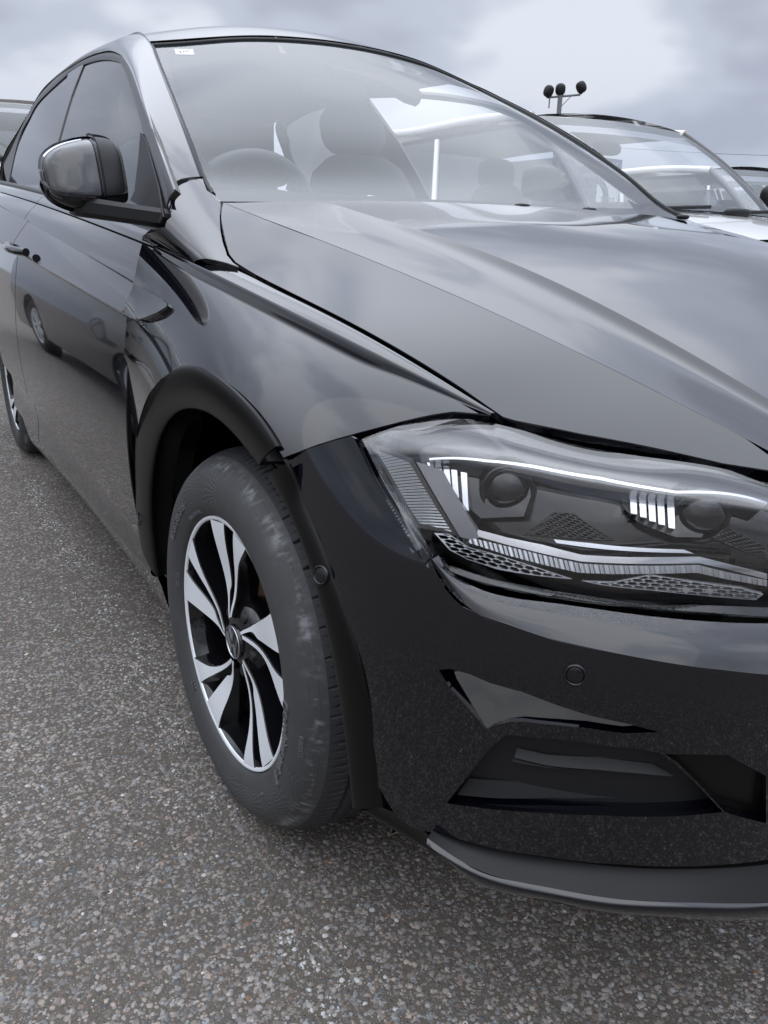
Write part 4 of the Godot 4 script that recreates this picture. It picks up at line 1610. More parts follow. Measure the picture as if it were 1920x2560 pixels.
func body_data() -> Dictionary:
	var d := {}
	d["bonnet_a"] = [14, 7, 1, PackedFloat32Array([-.5155,.9987,.6309,-.4307,.9959,.5939,-.3456,.994,.5577,-.2611,.9901,.5198,-.1777,.9835,.4794,-.0951,.9743,.4369,-.0131,.9632,.3928,.0684,.9509,.3476,.1495,.9376,.3016,.2304,.9233,.2547,.3108,.908,.2069,.3909,.8917,.1582,.4708,.8747,.109,.5507,.8576,.0597,-.4882,.9542,.6985,-.4034,.9514,.6615,-.3181,.9502,.6259,-.2332,.9476,.589,-.1493,.9422,.5498,-.0664,.934,.5081,.0159,.9238,.4648,.0976,.9122,.4201,.179,.8994,.3745,.2599,.8854,.3279,.3403,.87,.2801,.4203,.8532,.231,.4999,.8355,.1812,.5795,.8177,.1312,-.461,.9097,.766,-.3768,.9053,.7277,-.2922,.9019,.6902,-.207,.9001,.654,-.1218,.8985,.618,-.0379,.8931,.5788,.045,.8847,.537,.1271,.8741,.4933,.2087,.862,.4483,.2897,.8484,.4019,.3702,.8329,.354,.4499,.8155,.3044,.5291,.7966,.2536,.6084,.7778,.2028,-.4336,.8657,.834,-.3499,.8597,.7943,-.2661,.8541,.7548,-.181,.8521,.7185,-.0944,.8543,.6858,-.0091,.8529,.65,.0747,.8474,.6107,.1573,.8381,.5682,.239,.8263,.5234,.32,.8126,.477,.4003,.7968,.4288,.4797,.7785,.3785,.5584,.758,.3262,.6372,.7379,.2744,-.4056,.8232,.9034,-.322,.817,.8634,-.2379,.8122,.8247,-.1525,.811,.7891,-.0661,.813,.7562,.02,.8139,.7223,.1049,.8114,.6856,.1882,.8042,.6449,.2699,.7925,.6002,.3505,.7775,.5527,.4307,.7612,.5041,.5099,.7423,.4532,.5877,.7194,.3989,.6661,.6983,.3461,-.3771,.7826,.9742,-.2932,.777,.9348,-.2088,.7732,.897,-.1233,.7722,.8615,-.0371,.7735,.828,.049,.7745,.7943,.1343,.7731,.7585,.2182,.7675,.7191,.3002,.7567,.6752,.3803,.7402,.6265,.4608,.725,.5788,.5397,.7052,.5271,.6173,.6816,.4722,.6956,.6602,.4192,-.3481,.7431,1.0462,-.264,.7382,1.0073,-.1793,.735,.9699,-.094,.7338,.9343,-.0081,.7341,.9,.0778,.7342,.8655,.1629,.7323,.8293,.2467,.7267,.7899,.3288,.7162,.7462,.4095,.7014,.6989,.4898,.6856,.6507,.5689,.6663,.5995,.647,.6443,.546,.7255,.6233,.4933])]
	d["bonnet_b"] = [9, 8, 1, PackedFloat32Array([-.41,.9765,.462,-.2711,.9511,.4471,-.1319,.9285,.4306,.0064,.9027,.4118,.1428,.8699,.3901,.2764,.8288,.3654,.4071,.7805,.338,.5359,.7284,.3086,.665,.678,.278,-.411,.9761,.4684,-.2721,.95,.4534,-.133,.926,.4368,.0053,.8996,.4177,.1417,.8669,.3958,.2754,.8261,.371,.4062,.7782,.3434,.535,.7265,.3137,.664,.6761,.2825,-.4131,.9753,.4813,-.2742,.9479,.4661,-.135,.9215,.449,.0032,.8942,.4295,.1396,.8617,.4073,.2735,.8215,.3821,.4044,.7743,.3542,.5334,.7232,.3239,.6621,.6729,.2916,-.4162,.9741,.5006,-.2772,.9462,.4851,-.1382,.9187,.4675,-0,.8908,.4473,.1364,.8586,.4244,.2704,.8192,.3988,.4017,.7732,.3704,.5308,.723,.3392,.6591,.673,.3052,-.4213,.9721,.5327,-.2823,.9446,.5168,-.1435,.9169,.4981,-.0055,.889,.4769,.131,.8574,.4531,.2652,.8193,.4267,.397,.7751,.3974,.5263,.7265,.3647,.6538,.6768,.3277,-.4283,.9694,.5777,-.2895,.9429,.5612,-.151,.9163,.541,-.0135,.8886,.5182,.1228,.8576,.493,.2573,.8214,.4655,.3895,.7797,.435,.519,.7334,.4001,.6454,.6841,.3591,-.4351,.9668,.6228,-.2967,.9411,.6056,-.1589,.915,.5839,-.0219,.8875,.5593,.1141,.8571,.5328,.2486,.8226,.5041,.381,.7835,.4722,.5105,.7393,.4352,.6355,.6904,.39,-.44,.965,.655,-.3018,.9396,.6373,-.1645,.9135,.6144,-.028,.8859,.5887,.1076,.8559,.5611,.2421,.8227,.5316,.3747,.7853,.4988,.5041,.7427,.4601,.628,.694,.412])]
	d["bonnet_c"] = [9, 9, 1, PackedFloat32Array([-.41,.9765,-.462,-.2711,.9511,-.4471,-.1319,.9285,-.4306,.0064,.9027,-.4118,.1428,.8699,-.3901,.2764,.8288,-.3654,.4071,.7805,-.338,.5359,.7284,-.3086,.665,.678,-.278,-.3992,.9799,-.3468,-.2604,.9553,-.3356,-.1212,.9331,-.3233,.017,.9072,-.3092,.1533,.8738,-.2929,.2868,.8318,-.2744,.4174,.7822,-.2539,.5461,.7283,-.2319,.6751,.6756,-.2089,-.3894,.9822,-.2314,-.2509,.9582,-.224,-.112,.9362,-.2157,.026,.9103,-.2063,.1621,.8766,-.1955,.2953,.8339,-.1832,.4257,.7833,-.1695,.5541,.7281,-.1548,.6829,.6738,-.1396,-.3828,.983,-.1158,-.2446,.9595,-.1121,-.1061,.9378,-.108,.0316,.9119,-.1033,.1674,.8782,-.0978,.3003,.8352,-.0917,.4304,.7841,-.0848,.5585,.7283,-.0775,.6869,.6731,-.0698,-.381,.983,0,-.2429,.9597,0,-.1044,.9381,0,.0332,.9124,0,.1688,.8786,-0,.3017,.8356,-0,.4316,.7844,-0,.5596,.7284,-0,.688,.673,-0,-.3828,.983,.1158,-.2446,.9595,.1121,-.1061,.9378,.108,.0316,.9119,.1033,.1674,.8782,.0978,.3003,.8352,.0917,.4304,.7841,.0848,.5585,.7283,.0775,.6869,.6731,.0698,-.3894,.9822,.2314,-.2509,.9582,.224,-.112,.9362,.2157,.026,.9103,.2063,.1621,.8766,.1955,.2953,.8339,.1832,.4257,.7833,.1695,.5541,.7281,.1548,.6829,.6738,.1396,-.3992,.9799,.3468,-.2604,.9553,.3356,-.1212,.9331,.3233,.017,.9072,.3092,.1533,.8738,.2929,.2868,.8318,.2744,.4174,.7822,.2539,.5461,.7283,.2319,.6751,.6756,.2089,-.41,.9765,.462,-.2711,.9511,.4471,-.1319,.9285,.4306,.0064,.9027,.4118,.1428,.8699,.3901,.2764,.8288,.3654,.4071,.7805,.338,.5359,.7284,.3086,.665,.678,.278])]
	d["front_door_shelf"] = [9, 3, 1, PackedFloat32Array([-1.626,1.002,.7642,-1.4744,.9918,.7644,-1.3227,.9814,.7645,-1.1711,.9707,.7648,-1.0195,.9598,.765,-.8679,.9487,.7652,-.7163,.9372,.7655,-.5646,.9256,.7658,-.413,.9137,.7661,-1.626,.988,.7862,-1.4744,.9778,.7864,-1.3227,.9674,.7865,-1.1711,.9567,.7868,-1.0195,.9458,.787,-.8679,.9347,.7872,-.7163,.9232,.7875,-.5646,.9116,.7878,-.413,.8997,.7881,-1.626,.976,.7972,-1.4744,.9658,.7974,-1.3227,.9554,.7975,-1.1711,.9447,.7978,-1.0195,.9338,.798,-.8679,.9227,.7982,-.7163,.9112,.7985,-.5646,.8996,.7988,-.413,.8877,.7991])]
	d["front_door_upper"] = [9, 4, 1, PackedFloat32Array([-1.626,.972,.7982,-1.4743,.9618,.7984,-1.3226,.9514,.7985,-1.171,.9407,.7988,-1.0194,.9298,.799,-.8677,.9186,.7992,-.7161,.9072,.7995,-.5646,.8956,.7998,-.413,.8837,.8001,-1.626,.9584,.8134,-1.4743,.9474,.8134,-1.3227,.9362,.8135,-1.171,.9248,.8136,-1.0194,.9132,.8137,-.8678,.9013,.8137,-.7162,.8892,.8138,-.5646,.877,.8139,-.413,.8645,.814,-1.626,.9448,.8259,-1.4743,.933,.8259,-1.3227,.921,.8258,-1.171,.9088,.8257,-1.0194,.8965,.8256,-.8678,.884,.8256,-.7162,.8713,.8255,-.5646,.8584,.8254,-.413,.8453,.8254,-1.626,.9312,.8358,-1.4743,.9186,.8356,-1.3227,.9058,.8354,-1.171,.8929,.8352,-1.0194,.8798,.835,-.8678,.8666,.8347,-.7162,.8533,.8345,-.5646,.8398,.8343,-.413,.8261,.834])]
	d["front_door_blade"] = [9, 4, 1, PackedFloat32Array([-1.626,.9242,.8268,-1.4743,.9116,.8266,-1.3227,.8988,.8264,-1.171,.8859,.8262,-1.0194,.8728,.826,-.8678,.8596,.8257,-.7162,.8463,.8255,-.5646,.8328,.8253,-.413,.8191,.825,-1.626,.8988,.8481,-1.4744,.8871,.8471,-1.3227,.8754,.8461,-1.1711,.8637,.845,-1.0195,.8519,.844,-.8678,.8402,.843,-.7162,.8284,.842,-.5646,.8166,.8411,-.413,.8047,.8401,-1.626,.8734,.8667,-1.4744,.8626,.8649,-1.3228,.852,.863,-1.1712,.8415,.8612,-1.0195,.831,.8594,-.8679,.8207,.8577,-.7163,.8105,.8559,-.5646,.8003,.8542,-.413,.7903,.8525,-1.626,.848,.8827,-1.4744,.8382,.88,-1.3228,.8286,.8773,-1.1712,.8193,.8747,-1.0196,.8101,.8722,-.868,.8012,.8696,-.7163,.7926,.8671,-.5647,.7841,.8647,-.413,.7759,.8623])]
	d["front_door_step"] = [9, 3, 1, PackedFloat32Array([-1.626,.9312,.8358,-1.4744,.9186,.8356,-1.3227,.9058,.8354,-1.1711,.8929,.8352,-1.0195,.8799,.835,-.8679,.8666,.8347,-.7163,.8533,.8345,-.5646,.8398,.8343,-.413,.8261,.834,-1.626,.9272,.8318,-1.4744,.9146,.8316,-1.3227,.9018,.8314,-1.1711,.8889,.8312,-1.0195,.8759,.831,-.8679,.8626,.8307,-.7163,.8493,.8305,-.5646,.8358,.8303,-.413,.8221,.83,-1.626,.9242,.8268,-1.4744,.9116,.8266,-1.3227,.8988,.8264,-1.1711,.8859,.8262,-1.0195,.8729,.826,-.8679,.8596,.8257,-.7163,.8463,.8255,-.5646,.8328,.8253,-.413,.8191,.825])]
	d["front_door_under"] = [9, 4, 1, PackedFloat32Array([-1.626,.848,.8827,-1.4744,.8382,.88,-1.3227,.8286,.8773,-1.1711,.8193,.8747,-1.0195,.8101,.8722,-.8679,.8012,.8696,-.7163,.7926,.8671,-.5646,.7841,.8647,-.413,.7759,.8623,-1.626,.841,.8787,-1.4744,.8312,.876,-1.3227,.8216,.8733,-1.1711,.8123,.8707,-1.0195,.8031,.8682,-.8679,.7942,.8656,-.7163,.7856,.8631,-.5646,.7771,.8607,-.413,.7689,.8583,-1.626,.836,.8707,-1.4744,.8262,.868,-1.3227,.8166,.8653,-1.1711,.8073,.8627,-1.0195,.7981,.8602,-.8679,.7892,.8576,-.7163,.7806,.8551,-.5646,.7721,.8527,-.413,.7639,.8503,-1.626,.832,.8657,-1.4744,.8222,.863,-1.3227,.8126,.8603,-1.1711,.8033,.8577,-1.0195,.7941,.8552,-.8679,.7852,.8526,-.7163,.7766,.8501,-.5646,.7681,.8477,-.413,.7599,.8453])]
	d["front_door_lower"] = [9, 7, 1, PackedFloat32Array([-1.626,.832,.8657,-1.4744,.8222,.863,-1.3227,.8126,.8603,-1.1711,.8033,.8577,-1.0195,.7941,.8552,-.8679,.7852,.8526,-.7163,.7766,.8501,-.5646,.7681,.8477,-.413,.7599,.8453,-1.626,.7609,.8795,-1.4744,.7512,.8768,-1.3228,.7419,.8741,-1.1711,.7328,.8714,-1.0195,.7239,.8687,-.8679,.7153,.8661,-.7163,.707,.8635,-.5646,.6989,.861,-.413,.6911,.8585,-1.626,.6898,.8889,-1.4744,.6803,.8861,-1.3228,.6711,.8833,-1.1711,.6623,.8806,-1.0195,.6537,.8779,-.8679,.6454,.8752,-.7163,.6374,.8725,-.5646,.6297,.8699,-.413,.6223,.8673,-1.626,.6187,.8939,-1.4744,.6094,.891,-1.3227,.6004,.8882,-1.1711,.5918,.8854,-1.0195,.5835,.8826,-.8679,.5755,.8798,-.7163,.5678,.877,-.5646,.5605,.8743,-.413,.5536,.8716,-1.626,.5476,.8944,-1.4744,.5384,.8915,-1.3227,.5297,.8886,-1.1711,.5213,.8857,-1.0195,.5132,.8828,-.8679,.5056,.8799,-.7163,.4983,.8771,-.5646,.4913,.8743,-.413,.4848,.8715,-1.626,.4765,.8905,-1.4744,.4675,.8875,-1.3227,.4589,.8845,-1.1711,.4508,.8816,-1.0195,.443,.8786,-.8679,.4357,.8757,-.7163,.4287,.8727,-.5646,.4222,.8698,-.413,.416,.8669,-1.626,.4054,.8821,-1.4744,.3966,.8791,-1.3227,.3882,.876,-1.1711,.3803,.873,-1.0195,.3728,.87,-.8679,.3657,.8669,-.7163,.3591,.8639,-.5646,.353,.8609,-.413,.3472,.8579])]
	d["front_door_sill"] = [9, 6, 0, PackedFloat32Array([-1.626,.4054,.8821,-1.4744,.3966,.8791,-1.3227,.3882,.876,-1.1711,.3803,.873,-1.0195,.3728,.87,-.8679,.3657,.8669,-.7163,.3591,.8639,-.5646,.353,.8609,-.413,.3472,.8579,-1.626,.4024,.8801,-1.4744,.3936,.8771,-1.3227,.3852,.874,-1.1711,.3773,.871,-1.0195,.3698,.868,-.8679,.3627,.8649,-.7163,.3561,.8619,-.5646,.35,.8589,-.413,.3442,.8559,-1.626,.3994,.8741,-1.4744,.3906,.8711,-1.3227,.3822,.868,-1.1711,.3743,.865,-1.0195,.3668,.862,-.8679,.3597,.8589,-.7163,.3531,.8559,-.5646,.347,.8529,-.413,.3412,.8499,-1.626,.3343,.8621,-1.4744,.3283,.8597,-1.3227,.323,.8571,-1.1711,.3183,.8544,-1.0195,.3143,.8517,-.8679,.311,.8488,-.7163,.3083,.8459,-.5646,.3063,.8429,-.413,.305,.8398,-1.626,.2693,.8662,-1.4744,.2661,.8643,-1.3227,.2638,.8621,-1.1711,.2624,.8598,-1.0195,.2619,.8574,-.8679,.2623,.8547,-.7163,.2635,.8519,-.5646,.2657,.8488,-.413,.2688,.8456,-1.626,.2573,.8542,-1.4744,.2541,.8523,-1.3227,.2518,.8501,-1.1711,.2504,.8478,-1.0195,.2499,.8454,-.8679,.2503,.8427,-.7163,.2515,.8399,-.5646,.2537,.8368,-.413,.2568,.8336])]
	d["front_door_rocker"] = [9, 4, 0, PackedFloat32Array([-1.626,.2573,.8542,-1.4744,.2541,.8523,-1.3227,.2518,.8501,-1.1711,.2504,.8478,-1.0195,.2499,.8454,-.8679,.2503,.8427,-.7163,.2515,.8399,-.5646,.2537,.8368,-.413,.2568,.8336,-1.626,.2224,.8413,-1.4744,.2228,.8395,-1.3227,.223,.8376,-1.1711,.223,.8356,-1.0195,.2228,.8334,-.8679,.2224,.831,-.7163,.2218,.8285,-.5646,.2211,.8259,-.413,.2204,.8231,-1.626,.1519,.814,-1.4744,.1577,.8124,-1.3227,.1617,.8108,-1.1711,.1639,.8091,-1.0195,.1642,.8074,-.8679,.1627,.8055,-.7163,.1593,.8035,-.5646,.1541,.8015,-.413,.1478,.7993,-1.626,.1419,.764,-1.4744,.1477,.7624,-1.3227,.1517,.7608,-1.1711,.1539,.7591,-1.0195,.1542,.7574,-.8679,.1527,.7555,-.7163,.1493,.7535,-.5646,.1441,.7515,-.413,.1378,.7493])]
	d["rear_door_shelf"] = [9, 3, 1, PackedFloat32Array([-3.02,1.0857,.7631,-2.8468,1.0757,.7632,-2.6735,1.0657,.7634,-2.5002,1.0556,.7635,-2.327,1.0456,.7636,-2.1538,1.0353,.7637,-1.9805,1.0247,.7638,-1.8072,1.0138,.764,-1.634,1.0025,.7642,-3.02,1.0717,.7851,-2.8468,1.0617,.7852,-2.6735,1.0517,.7854,-2.5002,1.0416,.7855,-2.327,1.0316,.7856,-2.1538,1.0213,.7857,-1.9805,1.0107,.7858,-1.8072,.9998,.786,-1.634,.9885,.7862,-3.02,1.0597,.7961,-2.8468,1.0497,.7962,-2.6735,1.0397,.7964,-2.5002,1.0296,.7965,-2.327,1.0196,.7966,-2.1538,1.0093,.7967,-1.9805,.9987,.7968,-1.8072,.9878,.797,-1.634,.9765,.7972])]
	d["rear_door_upper"] = [9, 4, 1, PackedFloat32Array([-3.02,1.0557,.7971,-2.8467,1.0457,.7972,-2.6735,1.0356,.7974,-2.5002,1.0256,.7975,-2.3269,1.0156,.7976,-2.1536,1.0053,.7977,-1.9804,.9947,.7978,-1.8072,.9838,.798,-1.634,.9725,.7982,-3.02,1.0513,.8132,-2.8467,1.0401,.8132,-2.6735,1.0288,.8132,-2.5002,1.0176,.8132,-2.3269,1.0063,.8132,-2.1537,.9948,.8133,-1.9804,.9832,.8133,-1.8072,.9712,.8133,-1.634,.9589,.8134,-3.02,1.047,.8266,-2.8467,1.0345,.8266,-2.6735,1.022,.8265,-2.5002,1.0095,.8264,-2.3269,.997,.8263,-2.1537,.9844,.8262,-1.9804,.9716,.8261,-1.8072,.9586,.826,-1.634,.9454,.8259,-3.02,1.0427,.8374,-2.8467,1.0289,.8372,-2.6735,1.0152,.837,-2.5002,1.0014,.8368,-2.327,.9876,.8366,-2.1537,.9739,.8364,-1.9805,.9601,.8363,-1.8072,.9461,.8361,-1.634,.9318,.8358])]
	d["rear_door_blade"] = [9, 4, 1, PackedFloat32Array([-3.02,1.0357,.8284,-2.8467,1.0219,.8282,-2.6735,1.0082,.828,-2.5002,.9944,.8278,-2.327,.9806,.8276,-2.1537,.9669,.8274,-1.9805,.9531,.8273,-1.8072,.9391,.8271,-1.634,.9248,.8268,-3.02,1.0042,.8576,-2.8467,.9912,.8564,-2.6735,.9781,.8552,-2.5002,.9651,.854,-2.327,.952,.8529,-2.1537,.939,.8517,-1.9805,.9259,.8505,-1.8072,.9127,.8493,-1.634,.8994,.8482,-3.02,.9727,.884,-2.8467,.9604,.8819,-2.6735,.9481,.8797,-2.5002,.9357,.8776,-2.327,.9234,.8754,-2.1537,.9111,.8733,-1.9805,.8987,.8711,-1.8072,.8863,.869,-1.634,.8739,.8668,-3.02,.9413,.9079,-2.8468,.9297,.9047,-2.6735,.918,.9016,-2.5003,.9064,.8985,-2.327,.8948,.8953,-2.1538,.8832,.8922,-1.9805,.8716,.889,-1.8073,.86,.8859,-1.634,.8485,.8828])]
	d["rear_door_step"] = [9, 3, 1, PackedFloat32Array([-3.02,1.0427,.8374,-2.8468,1.0289,.8372,-2.6735,1.0152,.837,-2.5002,1.0014,.8368,-2.327,.9876,.8366,-2.1538,.9739,.8364,-1.9805,.9601,.8363,-1.8072,.9461,.8361,-1.634,.9318,.8358,-3.02,1.0387,.8334,-2.8468,1.0249,.8332,-2.6735,1.0112,.833,-2.5002,.9974,.8328,-2.327,.9836,.8326,-2.1538,.9699,.8324,-1.9805,.9561,.8323,-1.8072,.9421,.8321,-1.634,.9278,.8318,-3.02,1.0357,.8284,-2.8468,1.0219,.8282,-2.6735,1.0082,.828,-2.5002,.9944,.8278,-2.327,.9806,.8276,-2.1538,.9669,.8274,-1.9805,.9531,.8273,-1.8072,.9391,.8271,-1.634,.9248,.8268])]
	d["rear_door_under"] = [9, 4, 1, PackedFloat32Array([-3.02,.9413,.9079,-2.8468,.9297,.9047,-2.6735,.918,.9016,-2.5002,.9064,.8985,-2.327,.8948,.8953,-2.1538,.8832,.8922,-1.9805,.8716,.889,-1.8072,.86,.8859,-1.634,.8485,.8828,-3.02,.9343,.9039,-2.8468,.9227,.9007,-2.6735,.911,.8976,-2.5002,.8994,.8945,-2.327,.8878,.8913,-2.1538,.8762,.8882,-1.9805,.8646,.885,-1.8072,.853,.8819,-1.634,.8415,.8788,-3.02,.9293,.8959,-2.8468,.9177,.8927,-2.6735,.906,.8896,-2.5002,.8944,.8865,-2.327,.8828,.8833,-2.1538,.8712,.8802,-1.9805,.8596,.877,-1.8072,.848,.8739,-1.634,.8365,.8708,-3.02,.9253,.8909,-2.8468,.9137,.8877,-2.6735,.902,.8846,-2.5002,.8904,.8815,-2.327,.8788,.8783,-2.1538,.8672,.8752,-1.9805,.8556,.872,-1.8072,.844,.8689,-1.634,.8325,.8658])]
	d["rear_door_lower"] = [9, 7, 1, PackedFloat32Array([-2.13,.8656,.8748,-2.068,.8614,.8736,-2.006,.8573,.8725,-1.944,.8531,.8714,-1.882,.849,.8703,-1.82,.8448,.8691,-1.758,.8407,.868,-1.696,.8366,.8669,-1.634,.8325,.8658,-2.13,.7942,.8888,-2.068,.7901,.8876,-2.006,.7859,.8865,-1.944,.7818,.8853,-1.882,.7777,.8842,-1.82,.7736,.8831,-1.758,.7695,.8819,-1.696,.7654,.8808,-1.634,.7614,.8796,-2.13,.7228,.8983,-2.068,.7187,.8972,-2.006,.7146,.896,-1.944,.7105,.8949,-1.882,.7064,.8937,-1.82,.7023,.8925,-1.758,.6982,.8914,-1.696,.6942,.8902,-1.634,.6903,.8891,-2.13,.6514,.9035,-2.068,.6473,.9023,-2.006,.6432,.9011,-1.944,.6392,.8999,-1.882,.6351,.8987,-1.82,.631,.8976,-1.758,.627,.8964,-1.696,.6231,.8952,-1.634,.6192,.894,-2.13,.58,.9041,-2.068,.5759,.9029,-2.006,.5719,.9017,-1.944,.5679,.9005,-1.882,.5638,.8993,-1.82,.5598,.8981,-1.758,.5558,.8969,-1.696,.5519,.8957,-1.634,.5481,.8945,-2.13,.5086,.9004,-2.068,.5046,.8992,-2.006,.5005,.8979,-1.944,.4965,.8967,-1.882,.4925,.8955,-1.82,.4885,.8943,-1.758,.4846,.8931,-1.696,.4807,.8918,-1.634,.4769,.8906,-2.13,.4372,.8922,-2.068,.4332,.8909,-2.006,.4292,.8897,-1.944,.4252,.8885,-1.882,.4212,.8872,-1.82,.4173,.886,-1.758,.4134,.8847,-1.696,.4096,.8835,-1.634,.4058,.8822])]
	d["rear_door_sill"] = [9, 6, 0, PackedFloat32Array([-2.13,.4372,.8922,-2.068,.4332,.8909,-2.006,.4292,.8897,-1.944,.4252,.8885,-1.882,.4212,.8872,-1.82,.4173,.886,-1.758,.4134,.8847,-1.696,.4096,.8835,-1.634,.4058,.8822,-2.13,.4342,.8902,-2.068,.4302,.8889,-2.006,.4262,.8877,-1.944,.4222,.8865,-1.882,.4182,.8852,-1.82,.4143,.884,-1.758,.4104,.8827,-1.696,.4066,.8815,-1.634,.4028,.8802,-2.13,.4312,.8842,-2.068,.4272,.8829,-2.006,.4232,.8817,-1.944,.4192,.8805,-1.882,.4152,.8792,-1.82,.4113,.878,-1.758,.4074,.8767,-1.696,.4036,.8755,-1.634,.3998,.8742,-2.13,.3588,.8698,-2.068,.3555,.8689,-2.006,.3523,.868,-1.944,.3491,.8671,-1.882,.346,.8661,-1.82,.343,.8652,-1.758,.3401,.8642,-1.696,.3373,.8633,-1.634,.3347,.8623,-2.13,.2864,.8714,-2.068,.2838,.8708,-2.006,.2813,.8703,-1.944,.279,.8697,-1.882,.2768,.8691,-1.82,.2747,.8684,-1.758,.2729,.8677,-1.696,.2711,.867,-1.634,.2695,.8663,-2.13,.2744,.8594,-2.068,.2718,.8588,-2.006,.2693,.8583,-1.944,.267,.8577,-1.882,.2648,.8571,-1.82,.2627,.8564,-1.758,.2609,.8557,-1.696,.2591,.855,-1.634,.2575,.8543])]
	d["rear_door_rocker"] = [9, 4, 0, PackedFloat32Array([-2.13,.2744,.8594,-2.068,.2718,.8588,-2.006,.2693,.8583,-1.944,.267,.8577,-1.882,.2648,.8571,-1.82,.2627,.8564,-1.758,.2609,.8557,-1.696,.2591,.855,-1.634,.2575,.8543,-2.13,.2196,.8462,-2.068,.22,.8457,-2.006,.2204,.8451,-1.944,.2208,.8446,-1.882,.2212,.844,-1.82,.2215,.8434,-1.758,.2218,.8427,-1.696,.2221,.8421,-1.634,.2223,.8414,-2.13,.1193,.8184,-2.068,.1243,.8179,-2.006,.1291,.8174,-1.944,.1337,.8169,-1.882,.1378,.8163,-1.82,.1417,.8158,-1.758,.1453,.8152,-1.696,.1486,.8146,-1.634,.1515,.814,-2.13,.1093,.7684,-2.068,.1143,.7679,-2.006,.1191,.7674,-1.944,.1237,.7669,-1.882,.1278,.7663,-1.82,.1317,.7658,-1.758,.1353,.7652,-1.696,.1386,.7646,-1.634,.1415,.764])]
	d["quarter"] = [12, 8, 1, PackedFloat32Array([-3.08,.9293,.892,-2.9941,.9235,.8904,-2.9082,.9178,.8888,-2.8223,.912,.8873,-2.7364,.9063,.8857,-2.6505,.9005,.8842,-2.5645,.8947,.8826,-2.4786,.889,.8811,-2.3927,.8832,.8795,-2.3068,.8775,.878,-2.2209,.8717,.8764,-2.135,.8659,.8748,-3.0969,.8346,.8862,-3.0164,.8449,.8874,-2.9319,.8539,.8882,-2.8441,.8606,.8887,-2.7536,.8641,.8889,-2.6614,.8639,.8888,-2.5686,.8595,.8883,-2.4764,.851,.8875,-2.3859,.8388,.8864,-2.298,.8234,.885,-2.2136,.8056,.8833,-2.1331,.7866,.8812,-3.1079,.7391,.8809,-3.0335,.7656,.8841,-2.9511,.7894,.8868,-2.8619,.8086,.8889,-2.7675,.8214,.8905,-2.6696,.8267,.8915,-2.5706,.8238,.892,-2.4728,.8127,.892,-2.3783,.7941,.8914,-2.2891,.7691,.8903,-2.2068,.7394,.8886,-2.1323,.7072,.8864,-3.1066,.643,.8765,-3.0395,.6856,.8809,-2.9605,.7243,.8847,-2.8714,.7561,.8879,-2.7743,.7783,.8903,-2.6721,.7892,.8922,-2.5682,.7878,.8934,-2.4661,.7741,.8939,-2.369,.7491,.8938,-2.2798,.7146,.893,-2.2009,.6731,.8916,-2.1338,.6276,.8896,-3.0863,.5491,.8737,-3.0286,.6077,.8783,-2.9551,.6611,.8824,-2.868,.7052,.8858,-2.7703,.7366,.8885,-2.6658,.7529,.8906,-2.5591,.7528,.8921,-2.4546,.7364,.8929,-2.3569,.7048,.893,-2.2697,.6605,.8925,-2.1963,.607,.8914,-2.1385,.5482,.8896,-3.0468,.4614,.8723,-3.0006,.5355,.8763,-2.9347,.603,.8797,-2.8517,.659,.8826,-2.7554,.6991,.8849,-2.6508,.7202,.8867,-2.5433,.7209,.888,-2.4386,.7012,.8888,-2.3424,.6625,.8889,-2.2594,.608,.8886,-2.1935,.5418,.8877,-2.1472,.4691,.8863,-2.9908,.3832,.8719,-2.9579,.4719,.8743,-2.9015,.5529,.8763,-2.8245,.6198,.878,-2.7316,.6678,.8794,-2.6286,.693,.8804,-2.5222,.6937,.8812,-2.4193,.6699,.8816,-2.3264,.6233,.8817,-2.2494,.5577,.8814,-2.1929,.4782,.8809,-2.16,.3908,.88,-2.9248,.3131,.872,-2.9064,.4158,.872,-2.8605,.5094,.872,-2.7906,.5868,.872,-2.7022,.6419,.872,-2.6021,.6705,.872,-2.4979,.6705,.872,-2.3978,.6419,.872,-2.3094,.5868,.872,-2.2395,.5094,.872,-2.1936,.4158,.872,-2.1752,.3131,.872])]
	d["front_wing_shelf"] = [9, 3, 1, PackedFloat32Array([-.407,.9132,.7661,-.3955,.9123,.7661,-.384,.9115,.7661,-.3725,.9106,.7661,-.361,.9097,.7662,-.3495,.9088,.7662,-.338,.9079,.7662,-.3265,.907,.7662,-.315,.9061,.7663,-.407,.8992,.7881,-.3955,.8983,.7881,-.384,.8975,.7881,-.3725,.8966,.7881,-.361,.8957,.7882,-.3495,.8948,.7882,-.338,.8939,.7882,-.3265,.893,.7882,-.315,.8921,.7883,-.407,.8872,.7991,-.3955,.8863,.7991,-.384,.8855,.7991,-.3725,.8846,.7991,-.361,.8837,.7992,-.3495,.8828,.7992,-.338,.8819,.7992,-.3265,.881,.7992,-.315,.8801,.7993])]
